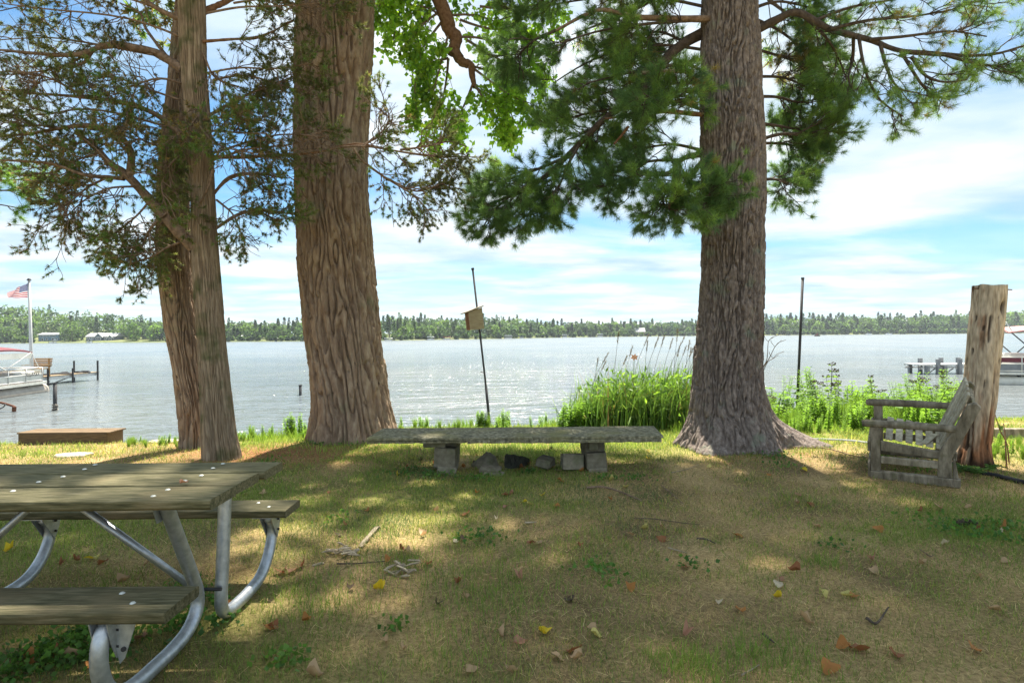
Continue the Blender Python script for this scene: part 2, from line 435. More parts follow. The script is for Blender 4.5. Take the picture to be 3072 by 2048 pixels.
def tufts(c, d, n, L0, L1, w, cone, col, cvar=0.25, rng=RNG):
    """n thin needles leaving each centre c in a cone round d"""
    N = len(c)
    rnd = rng.normal(size=(N, n, 3))
    dirs = unit(d[:, None, :] * rng.uniform(0.15, 1.0, (N, n, 1)) / cone + unit(rnd) * 0.9)
    Ln = rng.uniform(L0, L1, (N, n, 1))
    side = unit(np.cross(dirs, rng.normal(size=(N, n, 3)))) * w * 0.5
    c0 = c[:, None, :] + rng.normal(size=(N, n, 3)) * L0 * 0.12
    V = np.stack([c0 - side, c0 + side, c0 + dirs * Ln], 2).reshape(-1, 3)
    F = np.arange(N * n * 3).reshape(-1, 3)
    cc = col[:, None, None, :] * (1 + cvar * rng.uniform(-1, 1, (N, n, 1, 1)))
    C = np.broadcast_to(cc, (N, n, 3, 3)).reshape(-1, 3)
    return V, F, C
def leaves(c, size, col, hang=0.5, cvar=0.3, rng=RNG, aspect=0.85):
    """pointed folded leaves, 4 corners, 2 triangles each"""
    N = len(c)
    d = unit(rng.normal(size=(N, 3)) + np.array([0, 0, -hang * 1.6])); s = unit(np.cross(d, rng.normal(size=(N, 3)))); nn = np.cross(d, s)
    S = (size * rng.uniform(0.7, 1.25, (N, 1)))
    V = np.stack([c, c + d * S * 0.42 + s * S * aspect * 0.5 + nn * S * 0.10, c + d * S, c + d * S * 0.42 - s * S * aspect * 0.5 + nn * S * 0.10], 1)
    b = np.arange(N)[:, None] * 4
    F = np.concatenate([b + [0, 1, 2], b + [0, 2, 3]], 1).reshape(-1, 3)
    C = np.repeat(col * (1 + cvar * rng.uniform(-1, 1, (N, 1))), 4, axis=0)
    return V.reshape(-1, 3), F, C
def merge(lst):
    V, F, C = [], [], []; b = 0
    for v, f, c in lst:
        V.append(v); F.append(f + b); C.append(c); b += len(v)
    return np.concatenate(V), np.concatenate(F), np.concatenate(C)
def pick(palette, w, n, pos=None, rng=RNG):
    pal = np.array(palette)
    if pos is not None:            # neighbouring twigs share a hue
        q = 0.5 + 0.9 * fbm(pos * 1.4, 2) + rng.normal(size=n) * 0.12
        cw = np.cumsum(w) / np.sum(w)
        return pal[np.clip(np.searchsorted(cw, np.clip(q, 0, 0.999)), 0, len(pal) - 1)]
    return pal[rng.choice(len(pal), n, p=np.array(w) / np.sum(w))]
SUN_SPOTS = []  # lawn spots to be sunlit through gaps cut in the crowns
def carve(c):
    """False where a gap is cut into the crowns to put sun on a lawn spot"""
    c = np.asarray(c); s = np.array(sdir); k = np.ones(len(c), bool)
    for g, r in SUN_SPOTS:
        v = c - g; q = v - (v @ s)[:, None] * s
        k &= np.linalg.norm(q * np.array([1, 1.0, 1]), axis=1) > r
    return k
def lawn_hit(px, py):
    u, v = px - CX, py - CY; Y = CAMH * FPX / (v + ROLL * u)
    return np.array([(u - ROLL * v) / FPX * Y, Y, 0.0])
for px, py, r in ((960, 1470, .16), (890, 1505, .14), (1125, 1505, .20), (1250, 1555, .22), (1330, 1545, .20), (1430, 1480, .22), (1490, 1490, .16), (1240, 1620, .20), (1150, 1600, .14), (1010, 1430, .14), (1060, 1420, .12), (870, 1580, .15), (1300, 1610, .14), (1210, 1460, .12), (940, 1560, .12), (640, 1350, .4), (760, 1350, .3), (850, 1335, .3), (700, 1372, .28), (880, 1312, .25), (300, 1350, .5), (100, 1350, .5), (480, 1350, .45), (1500, 1310, .3), (1650, 1310, .3), (1800, 1320, .25)):
    SUN_SPOTS.append((lawn_hit(px, py), r * 1.15))
def px_limb(pts, Y0, Y1, wob=0.12, rng=RNG):
    n = len(pts); Ys = np.linspace(Y0, Y1, n) + np.concatenate([[0], rng.normal(size=n - 1) * wob])
    return np.array([P(x, y, Yd) for (x, y), Yd in zip(pts, Ys)])

def trunk_mesh(name, rows, Yd, mat, parent, nu=180, dz=0.028, bark=(11, 0.12, 0.045, 0.22), lobes=(), flare=0.3, flare_h=0.22, sink=0.12, twist=0.0, top=None, roll_off=0.0):
    """rows: (py, xl, xr) edges read from the photograph; top: extra (x,y,z,r) rings above the frame"""
    rings = []
    for py, xl, xr in rows:
        a, b = P(xl, py, Yd), P(xr, py, Yd)
        c = (a + b) / 2; rings.append((c[0], c[1] + roll_off * (c[2]), c[2], (b[0] - a[0]) / 2))
    rings.sort(key=lambda q: q[2])
    x0, y0, z0, r0 = rings[0]
    gz = float(ground_z(x0, y0))
    rings.insert(0, (x0, y0, gz - sink, r0 * 1.02))
    if top: rings += top
    R = np.array(rings)
    zs = np.arange(R[0, 2], min(R[-1, 2], 6.9), dz)
    if R[-1, 2] > 6.9: zs = np.concatenate([zs, np.arange(6.9, R[-1, 2] + 0.01, 0.15)])
    cx, cy, rr = (np.interp(zs, R[:, 2], R[:, i]) for i in (0, 1, 3))
    ker = np.ones(9) / 9
    for arr in (cx, cy, rr):
        arr[:] = np.convolve(np.pad(arr, 4, mode='edge'), ker, 'valid')
    th = np.linspace(0, 2 * math.pi, nu, endpoint=False)
    TH, ZZ = np.meshgrid(th + 0 * th, zs)
    RR = rr[:, None] * np.ones_like(TH)
    fz = np.exp(-np.clip(ZZ - gz, 0, 9) / flare_h)
    lob = 0
    for ang, amp, wid in lobes:
        da = np.angle(np.exp(1j * (TH - math.radians(ang))))
        lob = lob + amp * np.exp(-(da / math.radians(wid)) ** 2)
    RR = RR * (1 + fz * (flare + lob))
    K, wamp, wz, depth, groove, cell = bark          # ridges round the trunk, their wander, depth, groove share, plate length
    tw = TH + twist * ZZ
    cs = lambda q, z: np.stack([np.cos(TH) * q, np.sin(TH) * q, z], -1)
    A = tw / (2 * math.pi) * K + wamp * (vnoise(cs(K / 9.0, ZZ * wz)) + 0.55 * vnoise(cs(K / 4.5, ZZ * wz * 2.3) + 19) + 0.25 * vnoise(cs(K / 2.5, ZZ * wz * 6) + 5))
    rid = np.floor(A); fr = A - rid
    sd = np.abs(fr - 0.5) * 2                        # 0 on the crest, 1 in the furrow
    g = groove * (1 + 0.7 * vnoise(cs(K / 3.0, ZZ * wz * 3) + 33))
    hgt = 1 - sstep(1 - g * 2.0, 1 - g * 0.15, sd)
    ridm = np.mod(rid, K)
    zc = ZZ / cell + 7.3 * _h(ridm.astype(np.int64), 0 * ridm.astype(np.int64) + 5, 0 * ridm.astype(np.int64)) + 0.35 * vnoise(cs(K / 2.0, ZZ * 3 / cell * 0.5) + 51)
    zi = np.floor(zc); zf = np.abs(zc - zi - 0.5) * 2
    ph = 0.5 + 0.5 * _h(ridm.astype(np.int64), zi.astype(np.int64), 0 * zi.astype(np.int64) + 2)
    brk = sstep(1 - 0.05 / cell * 0.5, 1.0, zf) * (ph > 0.3)
    plate = hgt * (0.66 + 0.34 * ph) * (1 - 0.55 * brk)
    plate = plate * (1 - 0.25 * sd ** 2)
    fine = vnoise(cs(22.0, ZZ * 26)) + 0.6 * vnoise(cs(46.0, ZZ * 55) + 3)
    big = fbm(np.stack([np.cos(TH) * 1.5, np.sin(TH) * 1.5, ZZ * 0.9], -1) + 3, 2)
    RR = RR * (1 + 0.05 * big) + depth * (plate - 0.55) + depth * 0.07 * fine
    V = np.stack([cx[:, None] + RR * np.cos(TH), cy[:, None] + RR * np.sin(TH), ZZ], -1).reshape(-1, 3)
    nv = len(zs)
    i = np.arange(nu)[None, :]; j = (i + 1) % nu; b = np.arange(nv - 1)[:, None] * nu
    F = np.stack([b + i, b + j, b + nu + j, b + nu + i], -1).reshape(-1, 4)
    o = np_mesh('trunk', V, F, mat, parent, smooth=False)
    return o, R
def limb_part(parent, pts, r0, r1, mat, k=26, n=9, name='limb', rough=0.12):
    c = curve(pts, k); r = np.linspace(r0, r1, k) * (1 + rough * RNG.normal(size=k) * 0.5)
    V, F = tube_np(c[None], r[None], n)
    return np_mesh(name, V, F, mat, parent, smooth=True), c

# ------------------------------------------------------------------ trees of the lawn
def build_cottonwood():
    Yd = 8.5
    base = P(1050, 1312, Yd); base[2] = ground_z(base[0], base[1])
    t = thing('cottonwood_tree', 'massive cottonwood with deeply furrowed brown trunk standing behind the left end of the plank bench', 'tree', base)
    rows = [(1300, 946, 1182), (1200, 944, 1163), (1100, 938, 1148), (1000, 925, 1136), (800, 905, 1113), (600, 896, 1096), (400, 893, 1095), (200, 894, 1106), (0, 900, 1118)]
    c = P(1010, 0, Yd)
    trunk_mesh('trunk', rows, Yd, M['bark_cotton'], t, nu=340, bark=(30, 1.5, 0.65, 0.105, 0.22, 0.34), lobes=((-20, 0.16, 28), (200, 0.10, 25), (-95, 0.10, 22), (-60, 0.05, 20)), flare=0.05, flare_h=0.22, twist=0.05,
               top=[(c[0] + 0.1, Yd, 7.5, 0.46), (c[0] + 0.2, Yd + 0.2, 10, 0.32), (c[0] + 0.1, Yd + 0.3, 13.5, 0.10)])
    # the limb that shows between the two big trees, leaving the trunk above the picture
    main = [P(1010, -250, 8.7), P(1130, -220, 9.0), P(1260, -110, 9.2), P(1330, 30, 9.2), P(1349, 92, 9.2), P(1369, 112, 9.2), P(1356, 165, 9.2)]
    limb_part(t, main, 0.15, 0.085, M['bark_red'], 40, 10)
    limb_part(t, [P(1362, 150, 9.2), P(1385, 185, 9.2), P(1412, 196, 9.2), P(1416, 225, 9.2), P(1424, 262, 9.15)], 0.085, 0.035, M['bark_red'], 24, 9)
    rng = np.random.default_rng(21)
    limbs = [px_limb(q, a, b, 0.1, rng) for q, a, b in [
        ([(1260, -110), (1220, -20), (1190, 60), (1180, 130)], 9.1, 9.3), ([(1330, 30), (1280, 60), (1240, 110), (1200, 150)], 9.2, 8.9),
        ([(1349, 92), (1330, 160), (1310, 240), (1290, 320)], 9.2, 9.0), ([(1345, 175), (1340, 250), (1320, 330), (1300, 420)], 9.2, 9.4),
        ([(1420, 250), (1440, 280), (1470, 320), (1500, 380)], 9.2, 9.0), ([(1400, 195), (1460, 210), (1520, 240), (1560, 270)], 9.2, 9.6),
        ([(1420, 250), (1400, 300), (1380, 340), (1350, 390)], 9.2, 9.4), ([(1369, 112), (1440, 110), (1520, 140), (1620, 200)], 9.2, 9.8),
        ([(1340, 50), (1400, 40), (1480, 60), (1580, 110)], 9.2, 9.8), ([(1320, -30), (1400, -40), (1500, 10), (1600, 60)], 9.2, 10),
        ([(1260, -110), (1180, -60), (1140, 0), (1130, 70)], 9.2, 9.0), ([(1330, 60), (1260, 150), (1230, 230), (1240, 300)], 9.2, 9.5),
        ([(1424, 262), (1470, 290), (1520, 310), (1545, 370)], 9.15, 9.2), ([(1400, 120), (1480, 170), (1560, 210), (1640, 260)], 9.2, 9.4), ([(1380, 60), (1460, 90), (1540, 90), (1640, 140)], 9.3, 9.9), ([(1440, 20), (1520, 30), (1600, 10), (1680, 40)], 9.5, 10), ([(1330, 60), (1290, 20), (1240, 20), (1190, 0)], 9.2, 9.3), ([(1412, 200), (1480, 250), (1530, 290), (1590, 310)], 9.2, 9.0), ([(1345, 175), (1280, 190), (1240, 240), (1250, 330)], 9.2, 9.1)]]
    Lm = np.stack([resample(q, 10) for q in limbs])
    B = children(Lm, 9, 0.1, 1.0, 0.25, 0.6, 0.7, 0.6, -0.25, bend=-0.45, jit=0.1, rng=rng)
    B2 = children(B, 4, 0.2, 1.0, 0.12, 0.28, 0.6, 0.7, -0.3, bend=-0.3, jit=0.1, rng=rng)
    Va, Fa = tube_np(Lm, np.linspace(0.022, 0.006, 10)[None] * np.ones((len(Lm), 1)), 5)
    Vb, Fb = tube_np(B, np.linspace(0.006, 0.003, 6)[None] * np.ones((len(B), 1)), 3)
    np_mesh('twigs', np.concatenate([Va, Vb]), np.concatenate([Fa, Fb + len(Va)]), M['bark_limb'], t, kind='stuff')
    c1, _ = along(B2, 9, 0.0, 1.0, rng); c2, _ = along(B, 12, 0.1, 1.0, rng)
    c = np.concatenate([c1, c2]); c += rng.normal(size=c.shape) * 0.035
    # the photo keeps open sky below and left of the hanging leaves
    col = pick([(0.21, 0.35, 0.055), (0.27, 0.42, 0.06), (0.34, 0.47, 0.075), (0.14, 0.25, 0.05)], [3, 4, 2, 2], len(c), c, rng)  # palette raised so the leaves look backlit
    V, F, C = leaves(c, 0.085, col, 0.6, rng=rng)
    np_mesh('crown', V, F, M['leaf_backlit'], t, col=C, kind='stuff')
    # the rest of the crown, above the picture
    n = 9500
    u = unit(rng.normal(size=(n, 3))) * rng.uniform(0.45, 1, (n, 1)) ** 0.5
    cc = u * np.array([4.9, 3.9, 3.4]) + np.array([base[0] + 1.5, Yd + 0.4, 11.4])
    keep = (fbm(cc * 0.55, 3) > -0.2) & carve(cc)
    cc = cc[keep]
    V, F, C = leaves(cc, 0.26, np.tile(np.array([[0.10, 0.18, 0.035]]), (len(cc), 1)), 0.4, rng=rng)
    np_mesh('crown', V, F, M['leaf'], t, col=C, kind='stuff')
    for ang, z0 in ((20, 7.5), (140, 8), (260, 8.5), (320, 9), (80, 9.5), (200, 10)):
        a = math.radians(ang); p0 = np.array([base[0], Yd + 0.2, z0])
        limb_part(t, [p0, p0 + np.array([math.cos(a), math.sin(a), 1.0]) * 1.4, p0 + np.array([math.cos(a) * 3.4, math.sin(a) * 3.0, 2.6])], 0.15, 0.04, M['bark_limb'], 12, 7)
build_cottonwood()

def pine_foliage(t, limbs, rng, nb=10, nt=6, per=3, L=(0.45, 0.95), needle=(0.07, 0.115), nn=40, w=0.0038, r0=0.022, pal=None, shade=1.0, twig_parts=True, flat=0.55, droop=-0.05, carved=False):
    Lm = np.stack([resample(q, 12) for q in limbs])
    B = children(Lm, nb, 0.12, 1.0, L[0], L[1], 0.75, 0.75, droop, bend=0.05, jit=0.10, flat=flat, rng=rng)
    T = children(B, nt, 0.25, 1.0, 0.16, 0.36, 0.8, 0.6, 0.06, k=4, bend=0.15, jit=0.08, rng=rng)
    if twig_parts:
        Va, Fa = tube_np(Lm, np.linspace(r0, 0.008, 12)[None] * np.ones((len(Lm), 1)), 6)
        Vb, Fb = tube_np(B, np.linspace(0.008, 0.004, 6)[None] * np.ones((len(B), 1)), 4)
        Vc, Fc = tube_np(T, np.linspace(0.0042, 0.0028, 4)[None] * np.ones((len(T), 1)), 3)
        np_mesh('twigs', np.concatenate([Va, Vb, Vc]), np.concatenate([Fa, Fb + len(Va), Fc + len(Va) + len(Vb)]), M['bark_dark'], t, kind='stuff')
    c1, d1 = along(T, per, 0.45, 1.0, rng, tip=True)
    c2, d2 = along(B, 2, 0.85, 1.0, rng, tip=True)
    c = np.concatenate([c1, c2]); d = np.concatenate([d1, d2])
    if carved: k = carve(c); c, d = c[k], d[k]
    pal = pal or [(0.11, 0.195, 0.075), (0.155, 0.26, 0.08), (0.22, 0.34, 0.085), (0.09, 0.165, 0.085), (0.28, 0.22, 0.08)]
    col = pick(pal, [3, 4, 3, 2, 0.3], len(c), c, rng) * shade
    return tufts(c, d, nn, needle[0], needle[1], w, 0.75, col, 0.3, rng)

def build_pine():
    Yd = 7.45
    base = P(2195, 1335, Yd); base[2] = ground_z(base[0], base[1])
    t = thing('white_pine_tree', 'tall white pine with grey furrowed trunk, flaring roots and long soft needles', 'tree', base)
    rows = [(1300, 2070, 2320), (1240, 2078, 2290), (1160, 2083, 2280), (1060, 2090, 2276), (950, 2102, 2280), (800, 2111, 2284), (600, 2112, 2285), (400, 2107, 2283), (200, 2108, 2272), (0, 2112, 2264)]
    c = P(2188, 0, Yd)
    trunk_mesh('trunk', rows, Yd, M['bark_pine'], t, nu=360, dz=0.022, bark=(36, 2.0, 1.3, 0.062, 0.24, 0.20),
               lobes=((-8, 1.15, 20), (-128, 0.50, 24), (178, 0.30, 22), (-70, 0.30, 22), (90, 0.4, 30)), flare=0.06, flare_h=0.20, sink=0.10, twist=-0.05,
               top=[(c[0], Yd, 7.2, 0.29), (c[0] - 0.05, Yd, 10, 0.20), (c[0], Yd, 13.6, 0.04)])
    # bare limbs and stubs that show
    def LP(pts, Y0, Y1, r0, r1, mat='bark_dark', k=22):
        return limb_part(t, px_limb(pts, Y0, Y1, 0.0), r0, r1, M[mat], k, 8)
    LP([(2140, 58), (2010, 56), (1902, 51), (1795, 31), (1667, 92)], 7.35, 7.2, 0.045, 0.018, 'bark_limb')
    LP([(2120, 95), (2060, 125), (2010, 165), (1950, 240), (1880, 310), (1810, 360), (1700, 470), (1610, 550), (1500, 600), (1410, 640)], 7.6, 7.3, 0.075, 0.012)
    LP([(2080, 216), (2000, 214), (1925, 219)], 7.3, 7.1, 0.028, 0.022, 'bark_limb', 8)
    LP([(2115, 345), (1990, 335), (1900, 345), (1815, 357)], 7.4, 7.2, 0.035, 0.012, 'bark_red')
    LP([(1885, 380), (1862, 410), (1842, 432)], 7.3, 7.25, 0.018, 0.012, 'bark_red', 8)
    LP([(2120, 462), (2050, 475), (1990, 525), (1850, 500), (1775, 530)], 7.5, 7.6, 0.04, 0.010)
    LP([(2120, 470), (2080, 520), (2080, 550), (2180, 560)], 7.3, 6.3, 0.035, 0.010)
    LP([(2262, 95), (2330, 60), (2392, 38), (2490, 88), (2606, 119), (2702, 153), (2836, 165), (2970, 165), (3072, 138)], 7.5, 6.8, 0.055, 0.010, k=34)
    LP([(2276, 420), (2350, 402), (2440, 410), (2500, 390)], 7.7, 7.9, 0.025, 0.008)
    rng = np.random.default_rng(33)
    def sp(l): return [px_limb(q, a, b, 0.10, rng) for q, a, b in l]
    big = sp([
        ([(1760, 410), (1700, 470), (1610, 550), (1500, 600), (1400, 650)], 7.4, 7.2), ([(1700, 470), (1610, 510), (1520, 540), (1430, 570)], 7.4, 7.6),
        ([(1680, 480), (1660, 560), (1620, 620), (1560, 660)], 7.35, 7.1), ([(1740, 430), (1700, 500), (1680, 560), (1640, 600)], 7.4, 7.0),
        ([(1600, 550), (1540, 580), (1480, 630), (1450, 680)], 7.3, 7.1),
        # left mass
        ([(2110, 20), (1980, -10), (1800, -10), (1620, 20), (1500, 60)], 7.5, 7.9), ([(2110, 60), (1950, 70), (1800, 90), (1680, 130)], 7.4, 7.0),
        ([(2110, 150), (1980, 130), (1850, 150), (1750, 190), (1660, 250)], 7.6, 7.9), ([(2100, 180), (1990, 200), (1880, 220), (1760, 250)], 7.5, 7.1),
        ([(2105, 250), (1960, 250), (1850, 270), (1740, 300), (1650, 300)], 7.6, 7.8), ([(1980, 330), (1880, 320), (1760, 340), (1650, 370)], 7.5, 7.3),
        ([(1900, 300), (1830, 350), (1780, 390), (1700, 420)], 7.5, 7.6), ([(1667, 92), (1600, 120), (1560, 160), (1530, 200)], 7.3, 7.6),
        ([(2110, -30), (1900, -60), (1700, -40), (1560, 0)], 7.5, 7.2), ([(2060, 130), (1980, 90), (1900, 110), (1840, 80)], 7.6, 8.2),
        ([(2100, 210), (2040, 180), (1980, 170), (1920, 190)], 7.8, 8.4), ([(2105, 330), (2020, 300), (1960, 300), (1900, 290)], 7.8, 8.3),
        # clumps hanging in front of the trunk
        ([(2080, 520), (2060, 540), (2100, 570), (2170, 570)], 6.9, 6.3), ([(2080, 520), (2040, 560), (2060, 600), (2120, 610)], 6.8, 6.3),
        ([(2060, 520), (2010, 560), (1980, 600), (2010, 630)], 6.9, 6.4), ([(2100, 270), (2040, 270), (2000, 290), (2080, 290)], 7.2, 6.5),
        ([(2080, 290), (2020, 310), (1960, 300), (1930, 280)], 7.1, 6.5),
        ([(2050, 480), (1960, 480), (1880, 500), (1800, 540)], 7.5, 7.7), ([(2000, 520), (1930, 520), (1860, 540), (1830, 560)], 7.4, 7.2), ([(2100, 450), (2020, 430), (1960, 440), (1880, 450)], 7.6, 7.9),
        # right of the trunk
        ([(2270, 60), (2340, 90), (2400, 140), (2460, 200)], 7.7, 8.2), ([(2275, 150), (2380, 180), (2460, 220), (2520, 280)], 7.7, 8.3), ([(2275, 230), (2350, 230), (2420, 260), (2470, 310)], 7.7, 8.0),
        ([(2275, 20), (2330, 0), (2420, 20), (2500, 60)], 7.6, 7.8), ([(2280, 290), (2340, 290), (2390, 310), (2440, 300)], 7.8, 8.1),
        ([(2280, 370), (2350, 380), (2400, 390), (2440, 400)], 7.8, 8.1), ([(2285, 430), (2340, 430), (2400, 440), (2460, 450)], 7.8, 8.0), ([(2350, 402), (2420, 400), (2490, 395)], 7.8, 7.9),
        ([(2290, 540), (2320, 535), (2350, 545), (2365, 555)], 7.8, 7.9)])
    edge = sp([
        ([(2490, 88), (2600, 60), (2750, 50), (2880, 25)], 7.2, 7.2), ([(2450, 60), (2550, 20), (2680, 0), (2800, -20)], 7.3, 7.3),
        ([(2606, 119), (2720, 110), (2850, 90), (2960, 110)], 7.1, 7.0), ([(2702, 153), (2820, 160), (2930, 170), (3050, 150)], 7.0, 6.8),
        ([(2836, 165), (2920, 190), (2980, 200), (3020, 190)], 6.9, 6.8), ([(2735, 170), (2770, 230), (2830, 250), (2900, 240)], 7.0, 6.9),
        ([(2640, 130), (2660, 210), (2690, 270), (2760, 280)], 7.1, 7.0), ([(2576, 110), (2590, 200), (2630, 300), (2710, 350)], 7.1, 7.1),
        ([(2700, 150), (2760, 250), (2800, 290), (2850, 300)], 7.0, 7.1), ([(2560, 105), (2560, 180), (2540, 240), (2570, 290)], 7.2, 7.3),
        ([(2400, 40), (2480, 110), (2520, 180), (2540, 240)], 7.4, 7.6), ([(2860, 30), (2900, 10), (2960, 0), (2990, -10)], 7.2, 7.1)])
    parts = [pine_foliage(t, big, rng, nb=15, nt=7, per=3, L=(0.28, 0.62), nn=38),
             pine_foliage(t, edge, rng, nb=9, nt=4, per=2, L=(0.25, 0.6), nn=34, droop=-0.12)]
    V, F, C = merge(parts)
    np_mesh('crown', V, F, M['needle'], t, col=C, kind='stuff')
    # whorls above the picture
    up = []
    for z in np.arange(6.2, 13, 0.8):
        n = 5; off = rng.uniform(0, 6.28)
        Ln = np.interp(z, [6, 9, 13.5], [3.4, 3.2, 0.8])
        for k in range(n):
            a = off + k * 6.28 / n + rng.normal() * 0.2
            if z > 7 and math.sin(a) < -0.25: continue  # lawn-side whorls left out to let more sky light down
            p0 = np.array([c[0], Yd, z])
            up.append(np.array([p0, p0 + np.array([math.cos(a), math.sin(a), 0.02]) * Ln * 0.5, p0 + np.array([math.cos(a), math.sin(a), 0.12]) * Ln]))
    for z in np.arange(8.3, 12.0, 0.6):           # long unseen lakeward boughs, added to shade the lawn
        for a in np.radians(rng.uniform(-25, 205, 7)):
            Ln = np.interp(z, [8, 13], [3.5, 3.6]); p0 = np.array([c[0], Yd, z])
            up.append(np.array([p0, p0 + np.array([math.cos(a), math.sin(a), 0.02]) * Ln * 0.5, p0 + np.array([math.cos(a), math.sin(a), 0.06]) * Ln]))
    V, F, C = pine_foliage(t, up, rng, nb=9, nt=5, per=2, L=(0.6, 1.2), nn=10, needle=(0.12, 0.20), w=0.018, r0=0.05, carved=True)
    np_mesh('crown', V, F, M['needle'], t, col=C, kind='stuff')
build_pine()

def cedar_foliage(t, limbs, rng, nb=9, nt=7, per=4, L=(0.35, 0.8), nn=15, ln=(0.025, 0.058), w=0.0062, droop=-0.06, twigs=True, r0=0.014, carved=False):
    Lm = np.stack([resample(q, 12) for q in limbs])
    B = children(Lm, nb, 0.15, 1.0, L[0], L[1], 0.7, 0.75, droop, bend=-0.10, jit=0.16, rng=rng)
    T = children(B, nt, 0.2, 1.0, 0.12, 0.30, 0.75, 0.7, 0.0, k=4, bend=0.0, jit=0.12, rng=rng)
    if twigs:
        Va, Fa = tube_np(Lm, np.linspace(r0, 0.006, 12)[None] * np.ones((len(Lm), 1)), 6)
        Vb, Fb = tube_np(B, np.linspace(0.007, 0.003, 6)[None] * np.ones((len(B), 1)), 4)
        Vc, Fc = tube_np(T, np.linspace(0.0035, 0.0025, 4)[None] * np.ones((len(T), 1)), 3)
        np_mesh('twigs', np.concatenate([Va, Vb, Vc]), np.concatenate([Fa, Fb + len(Va), Fc + len(Va) + len(Vb)]), M['bark_limb'], t, kind='stuff')
    c, d = along(T, per, 0.3, 1.0, rng, tip=True)
    keep = (fbm(c * 2.2 + 5, 2) > -0.25)
    if carved: keep &= carve(c)
    c, d = c[keep], d[keep]
    col = pick([(0.13, 0.15, 0.06), (0.175, 0.195, 0.07), (0.14, 0.24, 0.065), (0.28, 0.21, 0.09), (0.12, 0.13, 0.06)], [3, 3, 2, 1.6, 2], len(c), c, rng)
    return tufts(c, d, nn, ln[0], ln[1], w, 0.8, col, 0.3, rng)

